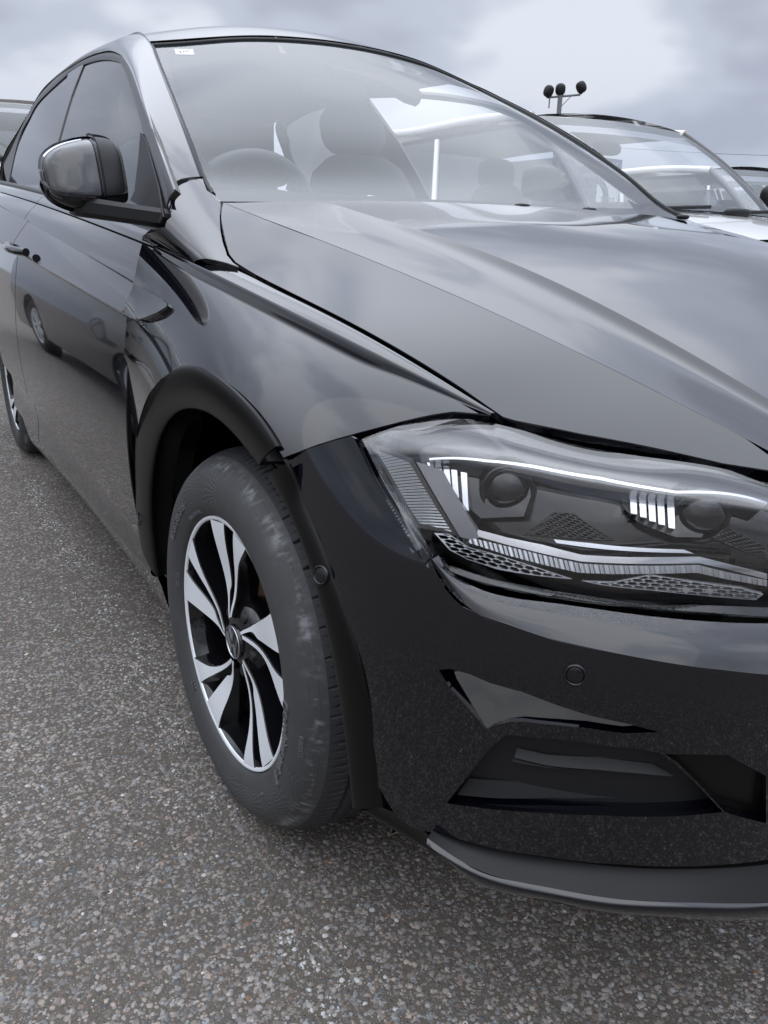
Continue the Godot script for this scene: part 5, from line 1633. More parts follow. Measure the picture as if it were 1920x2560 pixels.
	d["front_wing_upper"] = [9, 4, 1, PackedFloat32Array([-.407,.8832,.8001,-.3955,.8823,.8001,-.384,.8815,.8001,-.3725,.8806,.8001,-.361,.8797,.8002,-.3495,.8788,.8002,-.338,.8779,.8002,-.3265,.877,.8002,-.315,.8761,.8003,-.407,.864,.814,-.3955,.8631,.8141,-.384,.8621,.8141,-.3725,.8612,.8141,-.361,.8602,.8141,-.3495,.8593,.8141,-.338,.8584,.8141,-.3265,.8574,.8141,-.315,.8565,.8141,-.407,.8448,.8253,-.3955,.8438,.8253,-.384,.8428,.8253,-.3725,.8418,.8253,-.361,.8408,.8253,-.3495,.8398,.8253,-.338,.8388,.8253,-.3265,.8379,.8253,-.315,.8369,.8253,-.407,.8256,.834,-.3955,.8245,.834,-.384,.8235,.8339,-.3725,.8225,.8339,-.361,.8214,.8339,-.3495,.8204,.8339,-.338,.8193,.8339,-.3265,.8183,.8338,-.315,.8173,.8338])]
	d["front_wing_blade"] = [9, 4, 1, PackedFloat32Array([-.407,.8186,.825,-.3955,.8175,.825,-.384,.8165,.8249,-.3725,.8155,.8249,-.361,.8144,.8249,-.3495,.8134,.8249,-.338,.8123,.8249,-.3265,.8113,.8248,-.315,.8103,.8248,-.407,.8042,.84,-.3955,.8033,.84,-.384,.8024,.8399,-.3725,.8015,.8398,-.361,.8007,.8398,-.3495,.7998,.8397,-.338,.7989,.8396,-.3265,.798,.8395,-.315,.7971,.8395,-.407,.7899,.8524,-.3955,.7892,.8523,-.384,.7884,.8522,-.3725,.7876,.8521,-.361,.7869,.8519,-.3495,.7861,.8518,-.338,.7854,.8517,-.3265,.7846,.8516,-.315,.7839,.8514,-.407,.7756,.8622,-.3955,.775,.862,-.384,.7743,.8618,-.3725,.7737,.8616,-.361,.7731,.8615,-.3495,.7725,.8613,-.338,.7719,.8611,-.3265,.7713,.8609,-.315,.7706,.8607])]
	d["front_wing_step"] = [9, 3, 1, PackedFloat32Array([-.407,.8256,.834,-.3955,.8245,.834,-.384,.8235,.8339,-.3725,.8225,.8339,-.361,.8214,.8339,-.3495,.8204,.8339,-.338,.8193,.8339,-.3265,.8183,.8338,-.315,.8173,.8338,-.407,.8216,.83,-.3955,.8205,.83,-.384,.8195,.8299,-.3725,.8185,.8299,-.361,.8174,.8299,-.3495,.8164,.8299,-.338,.8153,.8299,-.3265,.8143,.8298,-.315,.8133,.8298,-.407,.8186,.825,-.3955,.8175,.825,-.384,.8165,.8249,-.3725,.8155,.8249,-.361,.8144,.8249,-.3495,.8134,.8249,-.338,.8123,.8249,-.3265,.8113,.8248,-.315,.8103,.8248])]
	d["front_wing_under"] = [9, 4, 1, PackedFloat32Array([-.407,.7756,.8622,-.3955,.775,.862,-.384,.7743,.8618,-.3725,.7737,.8616,-.361,.7731,.8615,-.3495,.7725,.8613,-.338,.7719,.8611,-.3265,.7713,.8609,-.315,.7706,.8607,-.407,.7686,.8582,-.3955,.768,.858,-.384,.7673,.8578,-.3725,.7667,.8576,-.361,.7661,.8575,-.3495,.7655,.8573,-.338,.7649,.8571,-.3265,.7643,.8569,-.315,.7636,.8567,-.407,.7636,.8502,-.3955,.763,.85,-.384,.7623,.8498,-.3725,.7617,.8496,-.361,.7611,.8495,-.3495,.7605,.8493,-.338,.7599,.8491,-.3265,.7593,.8489,-.315,.7586,.8487,-.407,.7596,.8452,-.3955,.759,.845,-.384,.7583,.8448,-.3725,.7577,.8446,-.361,.7571,.8445,-.3495,.7565,.8443,-.338,.7559,.8441,-.3265,.7553,.8439,-.315,.7546,.8437])]
	d["front_wing_lower"] = [9, 7, 1, PackedFloat32Array([-.407,.7596,.8452,-.3955,.759,.845,-.384,.7583,.8448,-.3725,.7577,.8446,-.361,.7571,.8445,-.3495,.7565,.8443,-.338,.7559,.8441,-.3265,.7553,.8439,-.315,.7546,.8437,-.407,.6908,.8584,-.3955,.6902,.8582,-.384,.6896,.858,-.3725,.6891,.8578,-.361,.6885,.8576,-.3495,.6879,.8574,-.338,.6873,.8572,-.3265,.6867,.8571,-.315,.6861,.8569,-.407,.622,.8671,-.3955,.6215,.867,-.384,.6209,.8668,-.3725,.6204,.8666,-.361,.6198,.8664,-.3495,.6193,.8662,-.338,.6187,.866,-.3265,.6182,.8658,-.315,.6176,.8656,-.407,.5533,.8715,-.3955,.5528,.8713,-.384,.5522,.8711,-.3725,.5517,.8708,-.361,.5512,.8706,-.3495,.5507,.8704,-.338,.5501,.8702,-.3265,.5496,.87,-.315,.5491,.8698,-.407,.4845,.8713,-.3955,.484,.8711,-.384,.4835,.8709,-.3725,.483,.8707,-.361,.4825,.8705,-.3495,.482,.8703,-.338,.4816,.8701,-.3265,.4811,.8698,-.315,.4806,.8696,-.407,.4157,.8668,-.3955,.4153,.8665,-.384,.4148,.8663,-.3725,.4144,.8661,-.361,.4139,.8659,-.3495,.4134,.8657,-.338,.413,.8654,-.3265,.4125,.8652,-.315,.412,.865,-.407,.347,.8578,-.3955,.3466,.8575,-.384,.3461,.8573,-.3725,.3457,.8571,-.361,.3453,.8568,-.3495,.3448,.8566,-.338,.3444,.8564,-.3265,.344,.8561,-.315,.3435,.8559])]
	d["front_wing_sill"] = [9, 6, 0, PackedFloat32Array([-.407,.347,.8578,-.3955,.3466,.8575,-.384,.3461,.8573,-.3725,.3457,.8571,-.361,.3453,.8568,-.3495,.3448,.8566,-.338,.3444,.8564,-.3265,.344,.8561,-.315,.3435,.8559,-.407,.344,.8558,-.3955,.3436,.8555,-.384,.3431,.8553,-.3725,.3427,.8551,-.361,.3423,.8548,-.3495,.3418,.8546,-.338,.3414,.8544,-.3265,.341,.8541,-.315,.3405,.8539,-.407,.341,.8498,-.3955,.3406,.8495,-.384,.3401,.8493,-.3725,.3397,.8491,-.361,.3393,.8488,-.3495,.3388,.8486,-.338,.3384,.8484,-.3265,.338,.8481,-.315,.3375,.8479,-.407,.3049,.8396,-.3955,.3049,.8394,-.384,.3048,.8392,-.3725,.3047,.8389,-.361,.3046,.8387,-.3495,.3045,.8384,-.338,.3045,.8382,-.3265,.3044,.838,-.315,.3043,.8377,-.407,.2689,.8455,-.3955,.2692,.8453,-.384,.2695,.845,-.3725,.2697,.8448,-.361,.27,.8445,-.3495,.2703,.8443,-.338,.2705,.844,-.3265,.2708,.8438,-.315,.271,.8435,-.407,.2569,.8335,-.3955,.2572,.8333,-.384,.2575,.833,-.3725,.2577,.8328,-.361,.258,.8325,-.3495,.2583,.8323,-.338,.2585,.832,-.3265,.2588,.8318,-.315,.259,.8315])]
	d["front_wing_rocker"] = [9, 4, 0, PackedFloat32Array([-.407,.2569,.8335,-.3955,.2572,.8333,-.384,.2575,.833,-.3725,.2577,.8328,-.361,.258,.8325,-.3495,.2583,.8323,-.338,.2585,.832,-.3265,.2588,.8318,-.315,.259,.8315,-.407,.2204,.823,-.3955,.2203,.8228,-.384,.2203,.8226,-.3725,.2203,.8224,-.361,.2203,.8222,-.3495,.2202,.8219,-.338,.2202,.8217,-.3265,.2202,.8215,-.315,.2201,.8213,-.407,.1475,.7993,-.3955,.1471,.7991,-.384,.1466,.7989,-.3725,.1461,.7988,-.361,.1456,.7986,-.3495,.1452,.7985,-.338,.1447,.7983,-.3265,.1442,.7981,-.315,.1437,.798,-.407,.1375,.7493,-.3955,.1371,.7491,-.384,.1366,.7489,-.3725,.1361,.7488,-.361,.1356,.7486,-.3495,.1352,.7485,-.338,.1347,.7483,-.3265,.1342,.7481,-.315,.1337,.748])]
	d["fender"] = [10, 8, 1, PackedFloat32Array([-.4882,.9419,.8188,-.3951,.9283,.7661,-.302,.9149,.7135,-.2096,.8999,.6585,-.1187,.8819,.5986,-.0301,.8593,.531,.0554,.8305,.4534,.137,.794,.363,.214,.7482,.2574,.2855,.6915,.134,-.4794,.8635,.8479,-.3795,.8636,.8175,-.2796,.8635,.7869,-.1806,.8617,.7535,-.0833,.8566,.7148,.0117,.8467,.6681,.1034,.8305,.611,.1912,.8062,.5408,.2742,.7725,.4549,.3516,.7276,.3509,-.476,.7741,.8588,-.3705,.7854,.8469,-.2651,.7963,.8344,-.1607,.8053,.8188,-.0581,.8109,.7974,.042,.8114,.7677,.1389,.8052,.7272,.2316,.7909,.6733,.3195,.7669,.6034,.4017,.7315,.515,-.4763,.6774,.858,-.3663,.6976,.8607,-.2566,.7173,.8624,-.148,.7348,.8607,-.0412,.7485,.8528,.0629,.7571,.8363,.1637,.7587,.8086,.2602,.752,.7671,.3517,.7353,.7093,.4375,.7071,.6326,-.4782,.5776,.8519,-.3649,.6043,.8653,-.252,.6303,.8774,-.1403,.6539,.8857,-.0306,.6736,.8875,.0764,.6877,.8803,.1798,.6948,.8615,.2789,.6933,.8286,.373,.6817,.779,.4611,.6582,.7101,-.4797,.4783,.8468,-.3643,.5093,.8671,-.2495,.5393,.8858,-.1359,.5666,.9002,-.0244,.5898,.9078,.0842,.6073,.906,.1892,.6175,.8923,.2898,.6189,.8641,.3851,.6099,.8189,.4745,.5889,.754,-.4789,.3837,.8493,-.3627,.4165,.8726,-.247,.4481,.8939,-.1327,.4768,.9107,-.0206,.5012,.9202,.0885,.5197,.92,.1938,.5306,.9075,.2947,.5325,.8802,.3902,.5238,.8354,.4796,.5029,.7706,-.474,.2976,.8656,-.3579,.3299,.8882,-.2426,.3607,.9083,-.1288,.3885,.9235,-.0173,.4117,.9311,.0911,.4288,.9286,.1956,.4381,.9135,.2956,.4382,.8831,.39,.4274,.835,.4783,.4042,.7665])]
	d["fender_roll"] = [14, 5, 1, PackedFloat32Array([-.3994,.8881,.799,-.3434,.8808,.7939,-.2764,.8712,.7867,-.2208,.8625,.7799,-.1546,.8516,.7709,-.0888,.8402,.7614,-.0339,.8305,.7532,.032,.8187,.7434,.0871,.8088,.7351,.1533,.7965,.7247,.2191,.7834,.713,.2729,.7713,.7011,.335,.7544,.6822,.3921,.7336,.6552,-.3994,.8877,.7998,-.3434,.8801,.795,-.2764,.8703,.7882,-.2208,.8615,.7817,-.1546,.8505,.7727,-.0888,.8391,.7631,-.0339,.8295,.755,.032,.8177,.7451,.0871,.8077,.7368,.1533,.7954,.7265,.2191,.7824,.7147,.2729,.7706,.7023,.335,.7541,.6828,.3921,.7335,.6553,-.3994,.8844,.8011,-.3434,.8751,.7971,-.2764,.8636,.791,-.2208,.8538,.7848,-.1546,.8428,.7758,-.0888,.8314,.7663,-.0339,.8218,.7581,.032,.81,.7483,.0871,.8,.74,.1533,.7877,.7296,.2191,.7752,.7176,.2729,.7656,.7043,.335,.7512,.684,.3921,.7328,.6556,-.3994,.8806,.8022,-.3434,.8695,.7986,-.2764,.856,.7931,-.2208,.845,.7873,-.1546,.8341,.7783,-.0888,.8227,.7687,-.0339,.813,.7606,.032,.8012,.7507,.0871,.7913,.7424,.1533,.779,.7321,.2191,.7671,.7199,.2729,.7599,.7059,.335,.748,.6849,.3921,.7321,.6558,-.3994,.879,.8047,-.3434,.867,.8024,-.2764,.8526,.7981,-.2208,.8412,.793,-.1546,.8302,.7841,-.0888,.8188,.7745,-.0339,.8092,.7663,.032,.7974,.7565,.0871,.7874,.7482,.1533,.7751,.7379,.2191,.7635,.7252,.2729,.7574,.7096,.335,.7466,.687,.3921,.7317,.6563])]
	d["fender_top"] = [14, 4, 1, PackedFloat32Array([-.2147,.8598,.7179,-.1669,.8518,.7161,-.1191,.8442,.7139,-.0712,.8367,.7111,-.0234,.8292,.7079,.0243,.8215,.704,.0719,.8133,.6994,.1193,.8044,.6942,.1664,.7947,.6882,.2132,.7839,.6813,.2595,.7719,.6736,.3053,.7584,.665,.3504,.7432,.6553,.3946,.7263,.6447,-.2242,.8645,.7395,-.1756,.8565,.7362,-.127,.8486,.7323,-.0785,.8408,.7281,-.03,.8329,.7234,.0184,.8247,.7184,.0667,.8163,.7129,.1149,.8074,.7069,.1629,.7978,.7002,.2106,.7874,.6928,.2578,.7758,.6843,.3043,.7629,.6743,.3499,.7481,.6625,.3938,.7314,.6482,-.2336,.8666,.7611,-.1843,.8586,.7562,-.135,.8505,.7508,-.0858,.8422,.7451,-.0366,.8338,.739,.0125,.8253,.7328,.0615,.8167,.7263,.1105,.8077,.7195,.1593,.7982,.7123,.2079,.7881,.7042,.256,.7771,.6949,.3034,.7647,.6837,.3493,.7504,.6696,.3929,.7338,.6517,-.243,.8661,.7827,-.1929,.858,.7762,-.143,.8496,.7693,-.0931,.841,.762,-.0433,.8322,.7546,.0066,.8233,.7472,.0564,.8143,.7397,.1061,.8053,.7322,.1558,.796,.7243,.2053,.7862,.7157,.2543,.7757,.7056,.3024,.7638,.693,.3488,.75,.6767,.3921,.7336,.6552])]
	d["cowl_side"] = [8, 7, 1, PackedFloat32Array([-.613,.971,.5139,-.5749,.7672,.1972,-.5399,.5463,-.1452,-.508,.3084,-.5133,-.4793,.0534,-.9071,-.4536,-.2185,-1.3266,-.431,-.5075,-1.7718,-.4115,-.8136,-2.2426,-.5728,1.1267,.8474,-.5243,.9802,.6171,-.4789,.8166,.3612,-.4366,.6359,.0795,-.3974,.4383,-.2278,-.3613,.2236,-.5609,-.3283,-.0082,-.9196,-.2984,-.2569,-1.304,-.5534,1.1678,1.008,-.4945,1.0785,.8641,-.4387,.9722,.6946,-.386,.8488,.4994,-.3364,.7085,.2785,-.2899,.551,.0319,-.2465,.3766,-.2404,-.2062,.1851,-.5384,-.5549,1.0943,.9956,-.4856,1.0623,.9382,-.4194,1.0132,.8551,-.3563,.9471,.7463,-.2963,.864,.6119,-.2393,.7639,.4517,-.1855,.6467,.2658,-.1348,.5125,.0543,-.5773,.9061,.8102,-.4975,.9314,.8393,-.4209,.9396,.8426,-.3474,.9308,.8203,-.2769,.905,.7723,-.2096,.8621,.6985,-.1453,.8023,.5991,-.0842,.7253,.474,-.6204,.6034,.4519,-.5303,.6859,.5674,-.4432,.7514,.6572,-.3593,.7999,.7213,-.2784,.8314,.7597,-.2007,.8458,.7724,-.126,.8432,.7594,-.0545,.8235,.7207,-.6844,.186,-.0794,-.5839,.3258,.1225,-.4864,.4486,.2988,-.3921,.5544,.4493,-.3008,.6431,.5741,-.2126,.7148,.6733,-.1275,.7695,.7468,-.0456,.8071,.7945])]
	d["pillar"] = [21, 6, 0, PackedFloat32Array([-.3599,.9812,.774,-.4798,1.0316,.7523,-.5999,1.0813,.73,-.7202,1.1302,.707,-.8407,1.1784,.6833,-.9615,1.2255,.6593,-1.0834,1.27,.6358,-1.2072,1.3099,.6142,-1.3332,1.344,.5951,-1.507,1.3804,.5743,-1.6832,1.4069,.5587,-1.8607,1.4263,.5472,-2.0388,1.4404,.5387,-2.2174,1.4494,.5333,-2.3962,1.4545,.5303,-2.5751,1.4583,.5278,-2.7538,1.4546,.5298,-2.9263,1.4168,.5531,-3.0228,1.2968,.6202,-3.1342,1.1898,.6817,-3.16,1.05,.72,-.3842,.9863,.7676,-.5001,1.0372,.7472,-.6164,1.0871,.7261,-.7331,1.1359,.7042,-.85,1.1838,.6816,-.9674,1.2304,.6585,-1.0858,1.2744,.6359,-1.2059,1.3143,.6146,-1.328,1.3489,.5956,-1.5013,1.387,.5745,-1.6776,1.4125,.5598,-1.8551,1.4306,.5491,-2.0332,1.444,.5411,-2.2117,1.4522,.5359,-2.3904,1.4562,.5328,-2.5691,1.4586,.5304,-2.7477,1.4541,.5322,-2.9206,1.4174,.5539,-3.0247,1.3034,.6167,-3.1373,1.1951,.6772,-3.17,1.0549,.7187,-.4314,.995,.749,-.5396,1.047,.7311,-.6486,1.0973,.7124,-.7583,1.1459,.6927,-.8685,1.1931,.6721,-.9793,1.2388,.6508,-1.091,1.282,.6296,-1.2041,1.3218,.609,-1.3188,1.3573,.5903,-1.4909,1.3987,.5687,-1.6674,1.4223,.5555,-1.8449,1.438,.5464,-2.023,1.4499,.5393,-2.2014,1.4566,.5344,-2.3799,1.4586,.5313,-2.5584,1.4583,.529,-2.7368,1.4521,.5305,-2.9103,1.4176,.5492,-3.0289,1.3149,.6038,-3.1439,1.2044,.6623,-3.1897,1.0632,.7098,-.4837,1.0031,.7194,-.5835,1.0562,.7043,-.6846,1.1069,.6881,-.7867,1.1554,.6707,-.8896,1.2018,.6524,-.9932,1.2465,.6331,-1.0976,1.2888,.6133,-1.2031,1.3285,.5935,-1.3098,1.365,.5751,-1.4806,1.41,.553,-1.6572,1.4316,.5414,-1.8349,1.4446,.5341,-2.0129,1.4548,.5279,-2.1911,1.46,.5233,-2.3695,1.4598,.5202,-2.5478,1.4566,.5181,-2.7259,1.4485,.5191,-2.9001,1.4163,.5346,-3.0344,1.3261,.5803,-3.152,1.213,.6368,-3.2121,1.0709,.6908,-.5306,1.0089,.6852,-.623,1.0631,.6725,-.717,1.1141,.6585,-.8125,1.1624,.6433,-.9089,1.2083,.6269,-1.0062,1.252,.6093,-1.1043,1.2936,.5909,-1.203,1.3331,.5718,-1.3027,1.3706,.5536,-1.4724,1.4187,.531,-1.6491,1.4384,.5209,-1.8269,1.4492,.5151,-2.0048,1.458,.5099,-2.1829,1.4617,.5055,-2.3611,1.4596,.5024,-2.5392,1.4538,.5004,-2.7172,1.4442,.5011,-2.8919,1.414,.5136,-3.0401,1.3346,.5515,-3.16,1.2193,.6062,-3.2326,1.0764,.666,-.5695,1.0129,.6516,-.6558,1.0678,.6409,-.7442,1.1192,.6287,-.8341,1.1673,.6152,-.9253,1.2127,.6004,-1.0175,1.2556,.5843,-1.1103,1.2966,.5669,-1.2035,1.3361,.5484,-1.2974,1.3743,.5304,-1.4663,1.4249,.5074,-1.6431,1.4432,.4985,-1.8209,1.452,.4939,-1.9988,1.4597,.4894,-2.1768,1.4623,.4853,-2.3549,1.4585,.4821,-2.5328,1.4506,.4803,-2.7106,1.4397,.4807,-2.8858,1.4112,.4908,-3.0454,1.3408,.5223,-3.1671,1.2237,.5755,-3.25,1.08,.64])]
	d["pillar_far"] = [20, 4, 0, PackedFloat32Array([-.5819,1.0526,.6877,-.6836,1.1033,.6713,-.7863,1.1517,.6538,-.8898,1.1983,.6352,-.994,1.243,.6158,-1.099,1.2854,.5959,-1.2051,1.3251,.576,-1.3124,1.3615,.5576,-1.4834,1.4062,.5355,-1.6599,1.4279,.5238,-1.8376,1.4412,.5163,-2.0156,1.4516,.5101,-2.1939,1.4568,.5055,-2.3722,1.4568,.5023,-2.5505,1.4538,.5002,-2.7287,1.446,.5013,-2.9028,1.4136,.517,-3.0359,1.3223,.5634,-3.1533,1.2094,.6201,-3.2122,1.0674,.6736,-.607,1.0591,.6788,-.704,1.11,.6639,-.8023,1.1583,.6478,-.9015,1.2045,.6305,-1.0014,1.2485,.6122,-1.1022,1.2905,.5932,-1.2038,1.3301,.5739,-1.3064,1.3671,.5556,-1.4766,1.4139,.5332,-1.6533,1.4344,.5224,-1.831,1.4461,.516,-2.0089,1.4556,.5104,-2.1871,1.4599,.5059,-2.3654,1.4586,.5028,-2.5436,1.4538,.5007,-2.7216,1.4449,.5016,-2.8961,1.4139,.5153,-3.0385,1.3299,.5565,-3.1574,1.2156,.612,-3.2247,1.073,.6693,-.642,1.0658,.6542,-.7328,1.1171,.6413,-.825,1.1653,.627,-.9184,1.2108,.6115,-1.0128,1.2541,.5948,-1.1078,1.2953,.577,-1.2033,1.3348,.5583,-1.2996,1.3727,.5402,-1.4688,1.4223,.5173,-1.6456,1.4412,.5079,-1.8234,1.4508,.5028,-2.0013,1.459,.498,-2.1794,1.462,.4938,-2.3575,1.459,.4906,-2.5355,1.4519,.4887,-2.7133,1.4416,.4892,-2.8883,1.4124,.5004,-3.0432,1.3382,.5345,-3.1641,1.2218,.5884,-3.2427,1.0785,.6509,-.6558,1.0678,.6409,-.7442,1.1192,.6287,-.8341,1.1673,.6152,-.9253,1.2127,.6004,-1.0175,1.2556,.5843,-1.1103,1.2966,.5669,-1.2035,1.3361,.5484,-1.2974,1.3743,.5304,-1.4663,1.4249,.5074,-1.6431,1.4432,.4985,-1.8209,1.452,.4939,-1.9988,1.4597,.4894,-2.1768,1.4623,.4853,-2.3549,1.4585,.4821,-2.5328,1.4506,.4803,-2.7106,1.4397,.4807,-2.8858,1.4112,.4908,-3.0454,1.3408,.5223,-3.1671,1.2237,.5755,-3.25,1.08,.64])]
	d["door_frame"] = [16, 3, 0, PackedFloat32Array([-.3599,.9812,.77,-.4949,1.0379,.7455,-.6395,1.0978,.7182,-.8158,1.1685,.6842,-1.0186,1.243,.6462,-1.1989,1.3075,.6115,-1.3711,1.3529,.5861,-1.5761,1.3919,.5636,-1.8201,1.4224,.5456,-2.1203,1.4451,.5319,-2.2938,1.4495,.5292,-2.5503,1.4577,.5242,-2.8893,1.4293,.5414,-3.0076,1.3561,.5843,-3.0474,1.2336,.6511,-3.1406,1.167,.685,-.3724,.9689,.7784,-.5359,1.0392,.7482,-.6801,1.0979,.7215,-.8437,1.1643,.6896,-1.0329,1.2358,.6533,-1.2323,1.3065,.6153,-1.3796,1.3451,.5938,-1.5585,1.3783,.5747,-1.8053,1.4107,.5558,-2.0982,1.4351,.5412,-2.2742,1.4409,.5377,-2.5403,1.4403,.538,-2.8754,1.4098,.5563,-2.9647,1.3445,.5941,-3.0025,1.2417,.6502,-2.9415,1.1181,.7114,-.3877,.9537,.7794,-.5861,1.0409,.7422,-.7298,1.0979,.7162,-.8777,1.1592,.6868,-1.0502,1.227,.6526,-1.2731,1.3054,.6107,-1.39,1.3355,.5939,-1.537,1.3617,.579,-1.7873,1.3965,.5589,-2.0713,1.4228,.5433,-2.2503,1.4305,.5387,-2.5281,1.4191,.5455,-2.8584,1.3858,.5651,-2.9122,1.3303,.5968,-2.9475,1.2515,.6398,-2.6981,1.0583,.7344])]
	d["side_glass"] = [16, 6, 0, PackedFloat32Array([-3.05,1.0274,.7441,-2.8667,1.0168,.7488,-2.6833,1.0062,.7534,-2.5,.9956,.7579,-2.3167,.985,.7624,-2.1333,.9741,.767,-1.95,.9628,.7717,-1.7667,.9512,.7765,-1.5833,.9391,.7813,-1.4,.9267,.7863,-1.2167,.914,.7914,-1.0333,.9008,.7965,-.85,.8873,.8017,-.6667,.8734,.807,-.4833,.8592,.8123,-.3,.8449,.8176,-3.05,1.1159,.7037,-2.8667,1.1074,.7077,-2.6833,1.099,.7117,-2.5,1.0905,.7156,-2.3167,1.082,.7196,-2.1333,1.0733,.7236,-1.95,1.0642,.7277,-1.7667,1.0549,.7319,-1.5833,1.0453,.7362,-1.4,1.0354,.7406,-1.2167,1.0252,.7451,-1.0333,1.0147,.7497,-.85,1.0039,.7544,-.6667,.9928,.7591,-.4833,.9814,.7639,-.3,.9699,.7687,-3.05,1.2044,.6602,-2.8667,1.1981,.6634,-2.6833,1.1917,.6666,-2.5,1.1854,.6698,-2.3167,1.179,.673,-2.1333,1.1725,.6763,-1.95,1.1657,.6796,-1.7667,1.1587,.6831,-1.5833,1.1515,.6866,-1.4,1.144,.6902,-1.2167,1.1364,.6939,-1.0333,1.1285,.6977,-.85,1.1204,.7016,-.6667,1.1121,.7055,-.4833,1.1035,.7096,-.3,1.0949,.7136,-3.05,1.293,.6135,-2.8667,1.2887,.6158,-2.6833,1.2845,.6181,-2.5,1.2803,.6204,-2.3167,1.276,.6227,-2.1333,1.2716,.625,-1.95,1.2671,.6274,-1.7667,1.2625,.6299,-1.5833,1.2576,.6325,-1.4,1.2527,.6351,-1.2167,1.2476,.6378,-1.0333,1.2423,.6406,-.85,1.2369,.6434,-.6667,1.2314,.6463,-.4833,1.2257,.6492,-.3,1.22,.6522,-3.05,1.3815,.5636,-2.8667,1.3794,.5649,-2.6833,1.3772,.5661,-2.5,1.3751,.5673,-2.3167,1.373,.5685,-2.1333,1.3708,.5698,-1.95,1.3686,.5711,-1.7667,1.3662,.5724,-1.5833,1.3638,.5738,-1.4,1.3613,.5753,-1.2167,1.3588,.5767,-1.0333,1.3562,.5782,-.85,1.3535,.5797,-.6667,1.3507,.5813,-.4833,1.3478,.5829,-.3,1.345,.5846,-3.05,1.47,.5107,-2.8667,1.47,.5107,-2.6833,1.47,.5107,-2.5,1.47,.5107,-2.3167,1.47,.5107,-2.1333,1.47,.5107,-1.95,1.47,.5107,-1.7667,1.47,.5107,-1.5833,1.47,.5107,-1.4,1.47,.5107,-1.2167,1.47,.5107,-1.0333,1.47,.5107,-.85,1.47,.5107,-.6667,1.47,.5107,-.4833,1.47,.5107,-.3,1.47,.5107])]
	d["roof"] = [9, 9, 1, PackedFloat32Array([-1.2974,1.3743,-.5304,-1.5547,1.4369,-.5017,-1.8206,1.452,-.4939,-2.0867,1.4618,-.4873,-2.353,1.4585,-.4821,-2.6191,1.4459,-.48,-2.883,1.4116,-.4907,-3.1119,1.2876,-.5465,-3.25,1.08,-.64,-1.2652,1.3932,-.4024,-1.5306,1.4616,-.3805,-1.8046,1.4803,-.3743,-2.0789,1.4919,-.369,-2.3533,1.4886,-.3648,-2.6276,1.4739,-.3629,-2.8996,1.4356,-.3706,-3.1366,1.3058,-.4121,-3.2829,1.0904,-.4819,-1.2383,1.411,-.2704,-1.5105,1.4831,-.2557,-1.7912,1.5042,-.2515,-2.0721,1.5168,-.2479,-2.3533,1.5131,-.245,-2.6342,1.4967,-.2436,-2.913,1.4553,-.2486,-3.1567,1.3211,-.2762,-3.3097,1.0999,-.3226,-1.224,1.4207,-.1357,-1.4999,1.4953,-.1284,-1.7843,1.5182,-.1263,-2.069,1.5317,-.1244,-2.3539,1.5281,-.123,-2.6386,1.511,-.1222,-2.9211,1.4681,-.1247,-3.1685,1.3315,-.1385,-3.3252,1.1071,-.1617,-1.22,1.424,-0,-1.497,1.4995,-0,-1.7825,1.523,-0,-2.0683,1.5369,-0,-2.3543,1.5334,-0,-2.6401,1.5161,-0,-2.9237,1.4727,-0,-3.1722,1.3354,-0,-3.33,1.11,-0,-1.224,1.4207,.1357,-1.4999,1.4953,.1284,-1.7843,1.5182,.1263,-2.069,1.5317,.1244,-2.3539,1.5281,.123,-2.6386,1.511,.1222,-2.9211,1.4681,.1247,-3.1685,1.3315,.1385,-3.3252,1.1071,.1617,-1.2383,1.411,.2704,-1.5105,1.4831,.2557,-1.7912,1.5042,.2515,-2.0721,1.5168,.2479,-2.3533,1.5131,.245,-2.6342,1.4967,.2436,-2.913,1.4553,.2486,-3.1567,1.3211,.2762,-3.3097,1.0999,.3226,-1.2652,1.3932,.4024,-1.5306,1.4616,.3805,-1.8046,1.4803,.3743,-2.0789,1.4919,.369,-2.3533,1.4886,.3648,-2.6276,1.4739,.3629,-2.8996,1.4356,.3706,-3.1366,1.3058,.4121,-3.2829,1.0904,.4819,-1.2974,1.3743,.5304,-1.5547,1.4369,.5017,-1.8206,1.452,.4939,-2.0867,1.4618,.4873,-2.353,1.4585,.4821,-2.6191,1.4459,.48,-2.883,1.4116,.4907,-3.1119,1.2876,.5465,-3.25,1.08,.64])]
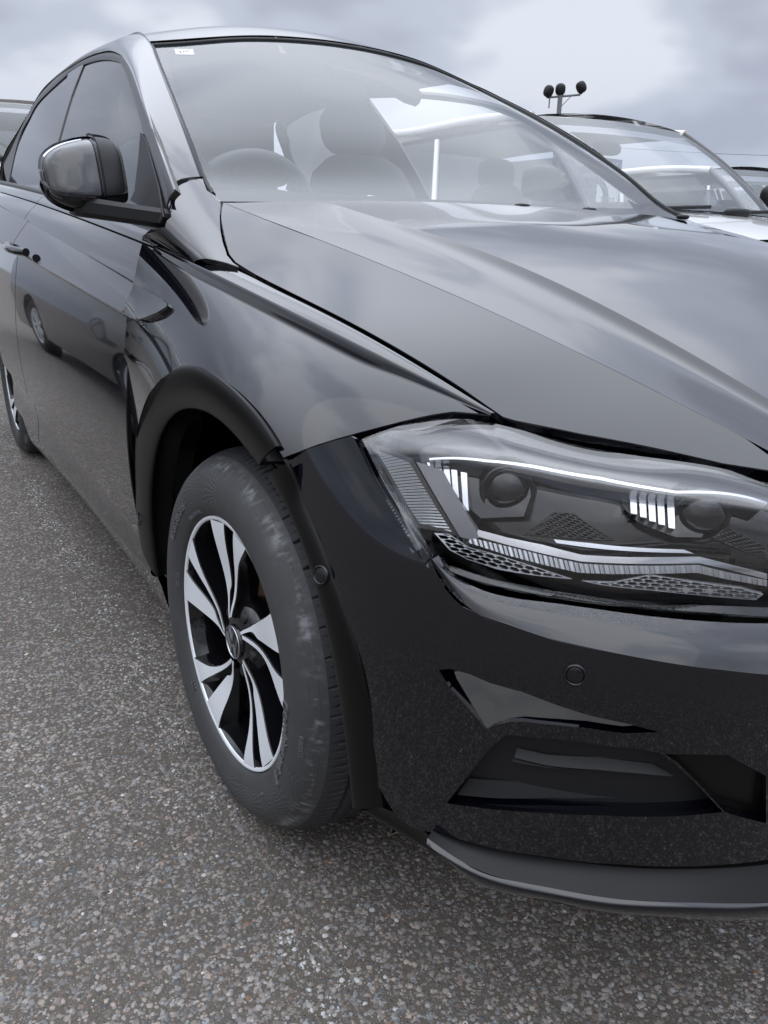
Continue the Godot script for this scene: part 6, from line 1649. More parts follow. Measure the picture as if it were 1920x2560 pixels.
	d["windscreen"] = [11, 9, 0, PackedFloat32Array([-1.2814,1.3642,-.5281,-1.2593,1.3792,-.4257,-1.2351,1.3952,-.3217,-1.2191,1.4058,-.2154,-1.2105,1.4119,-.108,-1.208,1.414,0,-1.2105,1.4119,.108,-1.2191,1.4058,.2154,-1.2351,1.3952,.3217,-1.2593,1.3792,.4257,-1.2814,1.3642,.5281,-1.1768,1.3208,-.5498,-1.1549,1.3375,-.4427,-1.1316,1.3543,-.3342,-1.116,1.3655,-.2237,-1.1074,1.3721,-.1121,-1.1049,1.3743,-0,-1.1074,1.3721,.1121,-1.116,1.3655,.2237,-1.1316,1.3543,.3342,-1.1549,1.3375,.4427,-1.1768,1.3208,.5498,-1.0725,1.2761,-.5701,-1.0507,1.2936,-.4587,-1.0284,1.3104,-.346,-1.0133,1.3218,-.2315,-1.0047,1.3285,-.1159,-1.002,1.3308,-0,-1.0047,1.3285,.1159,-1.0133,1.3218,.2315,-1.0284,1.3104,.346,-1.0507,1.2936,.4587,-1.0725,1.2761,.5701,-.9689,1.2292,-.5888,-.9473,1.2466,-.4734,-.9259,1.2627,-.3568,-.9112,1.2737,-.2386,-.9026,1.2803,-.1195,-.8999,1.2825,-0,-.9026,1.2803,.1195,-.9112,1.2737,.2386,-.9259,1.2627,.3568,-.9473,1.2466,.4734,-.9689,1.2292,.5888,-.8663,1.1795,-.6061,-.8448,1.1959,-.4869,-.8244,1.2107,-.3667,-.8102,1.2209,-.2451,-.8015,1.227,-.1227,-.7987,1.2291,-0,-.8015,1.227,.1227,-.8102,1.2209,.2451,-.8244,1.2107,.3667,-.8448,1.1959,.4869,-.8663,1.1795,.6061,-.7651,1.1266,-.6217,-.7438,1.1411,-.4991,-.7243,1.1538,-.3756,-.7105,1.1626,-.2509,-.7019,1.168,-.1256,-.699,1.1698,-0,-.7019,1.168,.1256,-.7105,1.1626,.2509,-.7243,1.1538,.3756,-.7438,1.1411,.4991,-.7651,1.1266,.6217,-.6659,1.0696,-.6355,-.6447,1.0813,-.5099,-.6261,1.0913,-.3835,-.6128,1.0982,-.2561,-.6042,1.1025,-.1282,-.6012,1.104,-0,-.6042,1.1025,.1282,-.6128,1.0982,.2561,-.6261,1.0913,.3835,-.6447,1.0813,.5099,-.6659,1.0696,.6355,-.5688,1.0087,-.6477,-.5478,1.0166,-.5194,-.5302,1.0232,-.3904,-.5173,1.0277,-.2606,-.5086,1.0307,-.1304,-.5056,1.0318,-0,-.5086,1.0307,.1304,-.5173,1.0277,.2606,-.5302,1.0232,.3904,-.5478,1.0166,.5194,-.5688,1.0087,.6477,-.462,.968,-.66,-.4411,.9714,-.529,-.4245,.9737,-.3973,-.412,.9754,-.2651,-.4034,.9768,-.1327,-.4002,.9773,-0,-.4034,.9768,.1327,-.412,.9754,.2651,-.4245,.9737,.3973,-.4411,.9714,.529,-.462,.968,.66])]
	d["bumper"] = [22, 14, 1, PackedFloat32Array([.1494,.78,.8485,.2072,.78,.8383,.2629,.78,.8174,.3151,.78,.7901,.3619,.78,.7609,.4037,.78,.7335,.4462,.78,.7092,.4882,.78,.6818,.5261,.78,.6512,.5591,.78,.6164,.5879,.78,.5774,.6125,.78,.5346,.633,.78,.4886,.6497,.78,.4396,.6633,.78,.3878,.6747,.78,.3341,.684,.78,.2798,.691,.78,.2251,.6959,.78,.1698,.6989,.78,.1135,.7008,.78,.0563,.702,.78,-0,.1496,.74,.8515,.2076,.74,.8428,.2639,.74,.8254,.3174,.74,.8024,.3666,.74,.7769,.4115,.74,.7513,.4562,.74,.7263,.4999,.74,.6978,.5395,.74,.6657,.5742,.74,.6292,.6045,.74,.5882,.6302,.74,.5436,.6514,.74,.4958,.6686,.74,.4453,.6826,.74,.3923,.6942,.74,.3379,.7036,.74,.2827,.7107,.74,.2272,.7156,.74,.1712,.7187,.74,.1144,.7206,.74,.0569,.7218,.74,-0,.1498,.7,.8543,.2079,.7,.847,.2649,.7,.8331,.3197,.7,.8143,.3712,.7,.7925,.4191,.7,.7685,.4659,.7,.7429,.5112,.7,.7133,.5525,.7,.6798,.5889,.7,.6415,.6205,.7,.5988,.6473,.7,.5523,.6693,.7,.5028,.687,.7,.4509,.7013,.7,.3968,.713,.7,.3415,.7226,.7,.2855,.7298,.7,.2292,.7348,.7,.1725,.7379,.7,.1152,.7398,.7,.0574,.741,.7,-0,.15,.66,.8567,.2082,.66,.8506,.2656,.66,.8396,.3216,.66,.8243,.375,.66,.8054,.4254,.66,.7828,.474,.66,.7567,.5206,.66,.7263,.5634,.66,.6915,.6012,.66,.6518,.6339,.66,.6075,.6615,.66,.5596,.6842,.66,.5087,.7023,.66,.4555,.7168,.66,.4005,.7288,.66,.3445,.7384,.66,.2879,.7457,.66,.231,.7507,.66,.1737,.7539,.66,.1159,.7558,.66,.0578,.757,.66,-0,.1501,.62,.8586,.2085,.62,.8534,.2663,.62,.8446,.323,.62,.832,.378,.62,.8155,.4303,.62,.7939,.4803,.62,.7674,.5279,.62,.7363,.5718,.62,.7006,.6107,.62,.6598,.6443,.62,.6143,.6726,.62,.5652,.6957,.62,.5132,.7142,.62,.4591,.7289,.62,.4034,.7409,.62,.3468,.7507,.62,.2897,.758,.62,.2323,.7631,.62,.1745,.7663,.62,.1165,.7681,.62,.0581,.7694,.62,-0,.1502,.58,.8599,.2086,.58,.8554,.2667,.58,.8481,.3241,.58,.8374,.3801,.58,.8226,.4338,.58,.8018,.4848,.58,.7749,.5331,.58,.7434,.5778,.58,.7071,.6174,.58,.6654,.6516,.58,.6191,.6804,.58,.5692,.7039,.58,.5164,.7226,.58,.4616,.7375,.58,.4054,.7496,.58,.3485,.7594,.58,.291,.7668,.58,.2332,.7719,.58,.1752,.7751,.58,.1168,.7769,.58,.0584,.7782,.58,-0,.1503,.54,.8607,.2087,.54,.8566,.267,.54,.8503,.3247,.54,.8409,.3815,.54,.8271,.436,.54,.8069,.4876,.54,.7798,.5364,.54,.7479,.5816,.54,.7112,.6217,.54,.669,.6563,.54,.6222,.6854,.54,.5717,.7091,.54,.5185,.728,.54,.4632,.7429,.54,.4067,.7551,.54,.3495,.7649,.54,.2919,.7724,.54,.2338,.7775,.54,.1755,.7806,.54,.1171,.7825,.54,.0585,.7838,.54,-0,.1503,.5,.8612,.2088,.5,.8573,.2671,.5,.8516,.3251,.5,.8429,.3822,.5,.8297,.4373,.5,.8097,.4892,.5,.7825,.5383,.5,.7505,.5838,.5,.7136,.6242,.5,.6711,.659,.5,.624,.6883,.5,.5732,.7121,.5,.5196,.731,.5,.4642,.746,.5,.4075,.7582,.5,.3501,.7681,.5,.2923,.7755,.5,.2342,.7807,.5,.1758,.7838,.5,.1172,.7857,.5,.0586,.787,.5,-0,.1503,.44,.8611,.2088,.44,.8572,.2671,.44,.8514,.3251,.44,.8426,.3821,.44,.8293,.4371,.44,.8092,.4889,.44,.7821,.538,.44,.7501,.5834,.44,.7131,.6237,.44,.6707,.6585,.44,.6237,.6878,.44,.5729,.7116,.44,.5194,.7305,.44,.464,.7455,.44,.4074,.7577,.44,.35,.7675,.44,.2923,.775,.44,.2341,.7801,.44,.1757,.7833,.44,.1172,.7852,.44,.0586,.7865,.44,-0,.1503,.38,.8611,.2088,.38,.8571,.2671,.38,.8512,.325,.38,.8422,.382,.38,.8288,.4369,.38,.8087,.4887,.38,.7816,.5377,.38,.7496,.583,.38,.7127,.6233,.38,.6704,.6581,.38,.6234,.6873,.38,.5727,.7111,.38,.5192,.73,.38,.4638,.745,.38,.4072,.7572,.38,.3499,.767,.38,.2922,.7745,.38,.2341,.7796,.38,.1757,.7828,.38,.1172,.7847,.38,.0586,.7859,.38,-0,.1503,.32,.861,.2088,.32,.857,.2671,.32,.851,.3249,.32,.8419,.3818,.32,.8284,.4366,.32,.8083,.4884,.32,.7811,.5373,.32,.7492,.5827,.32,.7123,.6229,.32,.67,.6576,.32,.6231,.6868,.32,.5724,.7106,.32,.519,.7295,.32,.4637,.7444,.32,.4071,.7566,.32,.3498,.7665,.32,.2921,.7739,.32,.234,.779,.32,.1757,.7822,.32,.1172,.7841,.32,.0586,.7854,.32,-0,.1502,.26,.8605,.2087,.26,.8563,.2669,.26,.8498,.3246,.26,.8401,.3811,.26,.8261,.4355,.26,.8057,.4869,.26,.7787,.5357,.26,.7469,.5807,.26,.7102,.6207,.26,.6682,.6552,.26,.6215,.6842,.26,.5711,.7079,.26,.518,.7267,.26,.4629,.7416,.26,.4064,.7538,.26,.3493,.7636,.26,.2917,.7711,.26,.2337,.7762,.26,.1755,.7793,.26,.117,.7812,.26,.0585,.7825,.26,-0,.1502,.2,.8594,.2086,.2,.8546,.2665,.2,.8468,.3237,.2,.8355,.3793,.2,.82,.4325,.2,.799,.4831,.2,.7722,.5312,.2,.7408,.5756,.2,.7047,.615,.2,.6634,.649,.2,.6174,.6776,.2,.5677,.7009,.2,.5153,.7195,.2,.4607,.7343,.2,.4047,.7464,.2,.3479,.7562,.2,.2906,.7636,.2,.2329,.7687,.2,.1749,.7719,.2,.1167,.7737,.2,.0583,.775,.2,-0,.15,.14,.8568,.2083,.14,.8508,.2657,.14,.8399,.3217,.14,.8247,.3752,.14,.806,.4257,.14,.7835,.4744,.14,.7573,.5211,.14,.7269,.5639,.14,.6921,.6017,.14,.6523,.6345,.14,.6079,.6622,.14,.5599,.6849,.14,.509,.703,.14,.4557,.7176,.14,.4007,.7295,.14,.3446,.7391,.14,.288,.7465,.14,.231,.7515,.14,.1737,.7546,.14,.116,.7565,.14,.0578,.7578,.14,-0])]
	d["arch_flange"] = [27, 6, 1, PackedFloat32Array([-.405,.335,.855,-.4099,.3912,.8574,-.4014,.4487,.8575,-.3897,.5056,.8577,-.3667,.5588,.858,-.3305,.6039,.8585,-.2848,.6397,.8591,-.2343,.6684,.8597,-.1814,.6923,.8602,-.1268,.7121,.8605,-.0707,.7272,.8605,-.0133,.7362,.8602,.0447,.7382,.8592,.1025,.7331,.8574,.1593,.7212,.8547,.2138,.7017,.8509,.2629,.6716,.846,.2813,.6347,.8344,.31,.6022,.8298,.3393,.5701,.8272,.3662,.536,.825,.3888,.4988,.8221,.4052,.4587,.8184,.4152,.4166,.8137,.4203,.3736,.8089,.4241,.3304,.8049,.4318,.2876,.8032,-.405,.335,.863,-.4099,.3912,.8654,-.4014,.4487,.8655,-.3897,.5056,.8657,-.3667,.5588,.866,-.3305,.6039,.8665,-.2848,.6397,.8671,-.2343,.6684,.8677,-.1814,.6923,.8682,-.1268,.7121,.8685,-.0707,.7272,.8685,-.0133,.7362,.8682,.0447,.7382,.8672,.1025,.7331,.8654,.1593,.7212,.8627,.2138,.7017,.8589,.2629,.6716,.854,.2813,.6347,.8424,.31,.6022,.8378,.3393,.5701,.8352,.3662,.536,.833,.3888,.4988,.8301,.4052,.4587,.8264,.4152,.4166,.8217,.4203,.3736,.8169,.4241,.3304,.8129,.4318,.2876,.8112,-.3615,.3175,.8655,-.3661,.3701,.8679,-.3624,.4234,.8684,-.3529,.4761,.8687,-.333,.5258,.869,-.3025,.5696,.8694,-.2639,.6063,.8698,-.2201,.6368,.8703,-.1729,.662,.8707,-.1233,.6822,.871,-.0719,.6973,.871,-.0191,.7067,.8707,.0344,.71,.8699,.0879,.7068,.8684,.1405,.697,.8662,.1913,.6803,.863,.2388,.6566,.8589,.2663,.6265,.8503,.297,.5957,.8462,.3256,.5628,.8436,.3506,.5271,.8413,.3708,.4886,.8387,.3857,.4477,.8355,.3953,.4053,.8317,.4011,.3621,.8277,.4053,.3188,.8242,.4113,.2756,.8222,-.318,.3,.859,-.3224,.3489,.8613,-.3234,.3981,.8624,-.316,.4466,.8627,-.2993,.4928,.8629,-.2745,.5352,.8632,-.243,.5729,.8636,-.2059,.6052,.864,-.1645,.6316,.8643,-.1199,.6523,.8645,-.0731,.6674,.8645,-.0249,.6772,.8643,.0241,.6818,.8636,.0732,.6805,.8625,.1217,.6728,.8607,.1688,.659,.8581,.2147,.6417,.8548,.2513,.6182,.8492,.284,.5892,.8455,.3119,.5556,.8429,.3349,.5183,.8407,.3528,.4784,.8383,.3661,.4367,.8357,.3754,.3939,.8327,.3818,.3507,.8295,.3865,.3071,.8265,.3909,.2636,.8242,-.318,.3,.846,-.3224,.3489,.8483,-.3234,.3981,.8494,-.316,.4466,.8497,-.2993,.4928,.8499,-.2745,.5352,.8502,-.243,.5729,.8506,-.2059,.6052,.851,-.1645,.6316,.8513,-.1199,.6523,.8515,-.0731,.6674,.8515,-.0249,.6772,.8513,.0241,.6818,.8506,.0732,.6805,.8495,.1217,.6728,.8477,.1688,.659,.8451,.2147,.6417,.8418,.2513,.6182,.8362,.284,.5892,.8325,.3119,.5556,.8299,.3349,.5183,.8277,.3528,.4784,.8253,.3661,.4367,.8227,.3754,.3939,.8197,.3818,.3507,.8165,.3865,.3071,.8135,.3909,.2636,.8112,-.3132,.296,.818,-.3175,.3449,.8203,-.3186,.3941,.8214,-.3113,.4426,.8217,-.2948,.4888,.8219,-.2704,.5312,.8222,-.2393,.5689,.8226,-.2028,.6012,.823,-.162,.6276,.8233,-.1181,.6483,.8235,-.072,.6634,.8235,-.0245,.6732,.8233,.0237,.6778,.8226,.0721,.6765,.8215,.1199,.6688,.8197,.1663,.655,.8171,.2115,.6377,.8138,.2475,.6142,.8082,.2797,.5852,.8045,.3072,.5516,.8019,.3298,.5143,.7997,.3475,.4744,.7973,.3606,.4327,.7947,.3698,.3899,.7917,.3761,.3467,.7885,.3807,.3031,.7855,.385,.2596,.7832])]
	d["splitter_ledge"] = [14, 3, 1, PackedFloat32Array([.4786,.2857,.7504,.532,.2892,.7143,.58,.2959,.6717,.6211,.2989,.6221,.655,.2995,.5671,.6818,.3004,.5084,.7026,.301,.4472,.7185,.3009,.3846,.7307,.3006,.3212,.74,.3005,.2573,.7468,.3006,.193,.7511,.3006,.1286,.7534,.3006,.064,.7547,.3006,-.0006,.4884,.2872,.7691,.5413,.279,.7327,.5912,.283,.6892,.6339,.2836,.6386,.6694,.2836,.5825,.6974,.281,.5225,.7192,.2786,.4599,.7361,.2782,.3957,.749,.2788,.3306,.7589,.2792,.2649,.766,.2792,.1989,.7706,.279,.1326,.773,.279,.0662,.7744,.279,-.0002,.4982,.2847,.7877,.5506,.2649,.7512,.6023,.2662,.7068,.6467,.2643,.6551,.6838,.2638,.5979,.713,.2576,.5366,.7359,.2522,.4726,.7537,.2515,.4068,.7674,.2531,.3399,.7778,.2539,.2725,.7852,.2538,.2047,.79,.2534,.1366,.7926,.2533,.0685,.794,.2534,.0002])]
	d["splitter_lip"] = [14, 4, 1, PackedFloat32Array([.4982,.2847,.7877,.5506,.2649,.7512,.6023,.2662,.7068,.6467,.2643,.6551,.6838,.2638,.5979,.713,.2576,.5366,.7359,.2522,.4726,.7537,.2515,.4068,.7674,.2531,.3399,.7778,.2539,.2725,.7852,.2538,.2047,.79,.2534,.1366,.7926,.2533,.0685,.794,.2534,.0002,.5022,.2807,.7907,.5546,.2609,.7542,.6063,.2622,.7098,.6507,.2603,.6581,.6878,.2598,.6009,.717,.2536,.5396,.7399,.2482,.4756,.7577,.2475,.4098,.7714,.2491,.3429,.7818,.2499,.2755,.7892,.2498,.2077,.794,.2494,.1396,.7966,.2493,.0715,.798,.2494,.0032,.5021,.2814,.7881,.5495,.2505,.754,.6016,.2527,.7102,.6464,.2499,.6589,.6838,.2484,.6018,.7129,.2405,.5407,.7352,.2327,.4767,.753,.2311,.4109,.767,.233,.3441,.7775,.2343,.2766,.785,.2341,.2088,.7898,.2336,.1407,.7924,.2335,.0724,.7938,.2336,.0042,.494,.2782,.7804,.5363,.2361,.7488,.5889,.2392,.7057,.634,.2355,.6546,.6717,.233,.5978,.7007,.2235,.5367,.7226,.2132,.4729,.7404,.2107,.407,.7546,.2129,.3402,.7653,.2146,.2727,.7728,.2144,.2048,.7775,.2138,.1367,.7801,.2136,.0684,.7816,.2138,.0001])]
	d["bumper_under"] = [16, 4, 0, PackedFloat32Array([.4307,.2882,.8096,.4863,.2788,.7803,.5284,.2402,.7549,.5782,.2387,.7154,.6219,.2364,.6691,.659,.2342,.6173,.6896,.2278,.5618,.712,.2179,.503,.7293,.2138,.4421,.7438,.2138,.38,.7583,.2138,.3179,.7655,.2138,.2545,.7722,.2138,.1911,.7776,.2138,.1276,.7796,.2138,.0638,.7816,.2138,.0001,.4142,.2741,.8139,.4651,.2615,.7836,.5139,.241,.755,.5644,.2385,.7163,.6093,.235,.6712,.6474,.2304,.6203,.678,.2242,.5647,.7014,.2151,.5062,.7192,.2101,.4454,.7336,.2101,.3832,.748,.2101,.3209,.7556,.2101,.2576,.7623,.2101,.1941,.7678,.2101,.1305,.7697,.2101,.0667,.7717,.2101,.0028,.3918,.2601,.8121,.438,.2443,.7808,.4933,.2418,.749,.5447,.2383,.7113,.5908,.2336,.6674,.6298,.2266,.6173,.6605,.2206,.5616,.6848,.2122,.5033,.7031,.2063,.4426,.7174,.2063,.3803,.7317,.2063,.318,.7397,.2063,.2547,.7464,.2063,.1911,.7519,.2063,.1274,.7539,.2063,.0635,.7558,.2063,-.0004,.3418,.2461,.7621,.388,.2303,.7308,.4433,.2278,.699,.4947,.2243,.6613,.5408,.2196,.6174,.5798,.2126,.5673,.6105,.2066,.5116,.6348,.1982,.4533,.6531,.1923,.3926,.6674,.1923,.3303,.6817,.1923,.268,.6897,.1923,.2047,.6964,.1923,.1411,.7019,.1923,.0774,.7039,.1923,.0135,.7058,.1923,-.0504])]
	d["lens"] = [13, 6, 1, PackedFloat32Array([.3514,.7096,.7977,.352,.7199,.7482,.3716,.7276,.7022,.4053,.726,.6644,.4453,.7191,.6337,.4867,.7124,.6048,.5264,.7086,.5732,.5624,.7062,.5373,.5939,.6997,.4979,.6213,.6846,.4579,.6449,.6629,.4184,.6642,.6497,.3739,.672,.672,.33,.3604,.6992,.7959,.3849,.7175,.7591,.4176,.7245,.7223,.4553,.7227,.6871,.4945,.717,.6538,.5338,.7112,.6207,.5725,.7072,.5865,.6102,.704,.551,.6458,.6987,.514,.6763,.6883,.4739,.6939,.6737,.429,.6982,.6637,.3812,.692,.672,.335,.3715,.6869,.7939,.4184,.7119,.7699,.4638,.7176,.7423,.5053,.7154,.7098,.5437,.7109,.6738,.5808,.7061,.6365,.6186,.7018,.5998,.658,.6979,.5647,.6978,.6937,.5301,.7314,.688,.49,.743,.6805,.4396,.7322,.6737,.3885,.712,.668,.34,.3944,.6649,.7905,.4325,.6863,.7705,.4767,.6918,.7446,.5182,.691,.7142,.5564,.6878,.6797,.5923,.6838,.6427,.6275,.6797,.6053,.6634,.6758,.5688,.6998,.6721,.5328,.7318,.6676,.4927,.7461,.6624,.4444,.7406,.6579,.3946,.7216,.6534,.347,.4229,.6408,.7863,.4434,.6338,.7637,.4855,.6318,.738,.5268,.6313,.7104,.5647,.63,.6785,.5983,.6274,.6422,.6282,.6236,.6032,.6571,.6197,.564,.6869,.6167,.5253,.7157,.6149,.4852,.7355,.6141,.441,.7404,.6142,.3939,.7238,.6122,.348,.4516,.6152,.7801,.447,.5835,.7503,.4845,.5752,.7231,.5248,.5753,.6979,.5621,.5761,.6684,.5933,.575,.6327,.618,.5715,.5922,.6398,.5676,.5502,.6629,.5654,.5087,.6886,.5661,.4687,.7139,.5698,.4286,.7291,.5745,.3843,.715,.575,.34])]
	d["bumper_lip"] = [14, 4, 1, PackedFloat32Array([.4646,.6074,.7772,.5069,.5804,.7405,.5528,.5756,.692,.5966,.5727,.6416,.6345,.5684,.5867,.6626,.563,.5263,.6818,.5581,.4625,.6949,.5548,.397,.7036,.5536,.3307,.7081,.5552,.2639,.7042,.5615,.1976,.6949,.5668,.1321,.7029,.5642,.0658,.7146,.5611,-0,.467,.6097,.7796,.5119,.5779,.748,.5611,.5707,.7021,.607,.5666,.652,.6461,.561,.5966,.6758,.5546,.5358,.697,.5497,.4713,.7122,.5479,.4051,.7232,.5488,.338,.7301,.5516,.2704,.7301,.5556,.2028,.725,.5561,.1359,.7305,.5513,.0684,.7398,.5541,.0018,.4677,.6094,.7803,.5151,.5727,.7538,.5677,.5631,.7104,.6155,.5578,.6606,.6559,.551,.6048,.6872,.5434,.5435,.7104,.5386,.4784,.7278,.5383,.4114,.741,.5414,.3435,.7503,.5453,.2751,.7543,.547,.2062,.7533,.5427,.1378,.7563,.5357,.0691,.7631,.5445,.0018,.4665,.6064,.7792,.5166,.5648,.7578,.5725,.5528,.7169,.6223,.5464,.6674,.6639,.5382,.6111,.6968,.5297,.5494,.722,.5249,.4837,.7416,.526,.4159,.7569,.5312,.3473,.7688,.5363,.2779,.7766,.5358,.2079,.7798,.5266,.138,.7804,.5175,.0682,.7847,.5321,0])]
	d["lens_flat"] = [13, 8, 1, PackedFloat32Array([.3514,.7096,.7977,.352,.7199,.7482,.3716,.7276,.7022,.4053,.7261,.6644,.4453,.7191,.6337,.4867,.7124,.6048,.5264,.7086,.5732,.5624,.7062,.5373,.5939,.6997,.4979,.6213,.6846,.4579,.6449,.6629,.4184,.6642,.6497,.3739,.672,.672,.33,.3643,.6948,.7952,.3663,.7001,.7503,.3903,.7064,.7085,.4265,.7059,.6737,.4674,.7008,.6442,.5084,.6954,.6151,.5467,.6922,.5827,.5811,.6899,.546,.6116,.6843,.5063,.6387,.6716,.4658,.6622,.6536,.4256,.6803,.643,.3802,.6841,.6619,.335,.3778,.6803,.7928,.3805,.6804,.752,.4084,.6851,.714,.4467,.6854,.6819,.4882,.6819,.6533,.5285,.6778,.6237,.5653,.675,.5904,.5981,.6728,.553,.6277,.668,.5129,.6546,.6577,.4723,.6782,.6434,.4316,.6954,.6353,.3856,.6956,.6511,.3397,.3922,.6668,.7908,.395,.6612,.7535,.4262,.6639,.7187,.4661,.6647,.6889,.5077,.6625,.6608,.547,.6594,.6305,.582,.6567,.5961,.6131,.6544,.5579,.6417,.6503,.5176,.6684,.6423,.4769,.6923,.6316,.4359,.7089,.626,.3897,.7057,.6386,.3434,.4072,.654,.7888,.4093,.6422,.7543,.4431,.6425,.7222,.4839,.6434,.6941,.5252,.6422,.6662,.5631,.6397,.6349,.5959,.637,.5992,.625,.6343,.5602,.6524,.6307,.5195,.6789,.6249,.4788,.703,.6176,.4378,.719,.6145,.3916,.7127,.6239,.3452,.4223,.6413,.7864,.4228,.623,.754,.4584,.6206,.724,.4995,.6214,.6973,.5399,.6209,.6691,.5758,.619,.6366,.6061,.616,.5994,.6328,.6129,.5593,.6589,.6097,.5183,.685,.6059,.4776,.7094,.6022,.4366,.7249,.6014,.3907,.7156,.6077,.3446,.4371,.6283,.7834,.4353,.6034,.7526,.4721,.5982,.7242,.513,.5987,.6984,.552,.5989,.6697,.5857,.5973,.6357,.6132,.5941,.5969,.6375,.5906,.5558,.662,.5878,.5145,.6879,.5862,.474,.7126,.5861,.4334,.7278,.588,.388,.7159,.5913,.3426,.4516,.6152,.7801,.4471,.5835,.7503,.4845,.5752,.7231,.5248,.5754,.6979,.5621,.5762,.6684,.5934,.575,.6327,.618,.5715,.5922,.6398,.5676,.5502,.663,.5654,.5087,.6886,.5661,.4687,.7139,.5698,.4286,.7291,.5745,.3843,.715,.575,.34])]
	d["lamp_back"] = [13, 8, 1, PackedFloat32Array([.3114,.7028,.7373,.312,.7124,.6913,.3302,.7195,.6485,.3616,.7181,.6133,.3988,.7116,.5848,.4373,.7054,.5579,.4742,.7019,.5286,.5076,.6996,.4952,.537,.6936,.4586,.5624,.6795,.4213,.5844,.6593,.3845,.6023,.6471,.3431,.6096,.6678,.3024,.3234,.689,.735,.3253,.6939,.6933,.3476,.6998,.6544,.3813,.6994,.622,.4193,.6946,.5946,.4574,.6896,.5675,.493,.6866,.5373,.525,.6845,.5033,.5534,.6793,.4663,.5786,.6675,.4287,.6005,.6507,.3912,.6173,.6408,.349,.6208,.6585,.3071,.336,.6756,.7328,.3385,.6756,.6949,.3645,.68,.6595,.4001,.6803,.6296,.4387,.677,.603,.4761,.6732,.5755,.5104,.6706,.5445,.5408,.6685,.5097,.5684,.6641,.4725,.5934,.6545,.4347,.6154,.6412,.3968,.6314,.6337,.3541,.6315,.6484,.3114,.3494,.663,.7309,.352,.6578,.6962,.381,.6603,.6638,.4181,.661,.6361,.4568,.659,.61,.4934,.6561,.5818,.5259,.6536,.5498,.5548,.6515,.5143,.5814,.6476,.4768,.6063,.6402,.439,.6285,.6302,.4009,.6439,.625,.3579,.641,.6368,.3148,.3633,.6511,.729,.3653,.6401,.6969,.3967,.6404,.6671,.4347,.6413,.641,.4731,.6401,.615,.5083,.6378,.5859,.5388,.6353,.5527,.5658,.6328,.5164,.5913,.6294,.4786,.616,.624,.4408,.6384,.6173,.4026,.6533,.6143,.3596,.6475,.6231,.3165,.3774,.6393,.7268,.3779,.6223,.6967,.4109,.6201,.6688,.4492,.6208,.6439,.4867,.6203,.6178,.5201,.6185,.5875,.5483,.6157,.5529,.5732,.6128,.5156,.5974,.6098,.4775,.6217,.6064,.4397,.6443,.6029,.4015,.6587,.6022,.3588,.6501,.608,.3159,.3911,.6272,.724,.3895,.604,.6954,.4237,.5992,.669,.4617,.5996,.645,.498,.5998,.6183,.5293,.5984,.5866,.5549,.5954,.5505,.5775,.5921,.5123,.6003,.5895,.4739,.6243,.5881,.4363,.6473,.588,.3985,.6614,.5897,.3563,.6504,.5928,.3141,.4046,.615,.7209,.4004,.5855,.6932,.4353,.5778,.6679,.4727,.578,.6445,.5074,.5787,.6171,.5365,.5776,.5839,.5594,.5744,.5462,.5796,.5707,.5071,.6012,.5687,.4686,.625,.5694,.4313,.6486,.5727,.3941,.6627,.5771,.3528,.6496,.5776,.3117])]
	return d

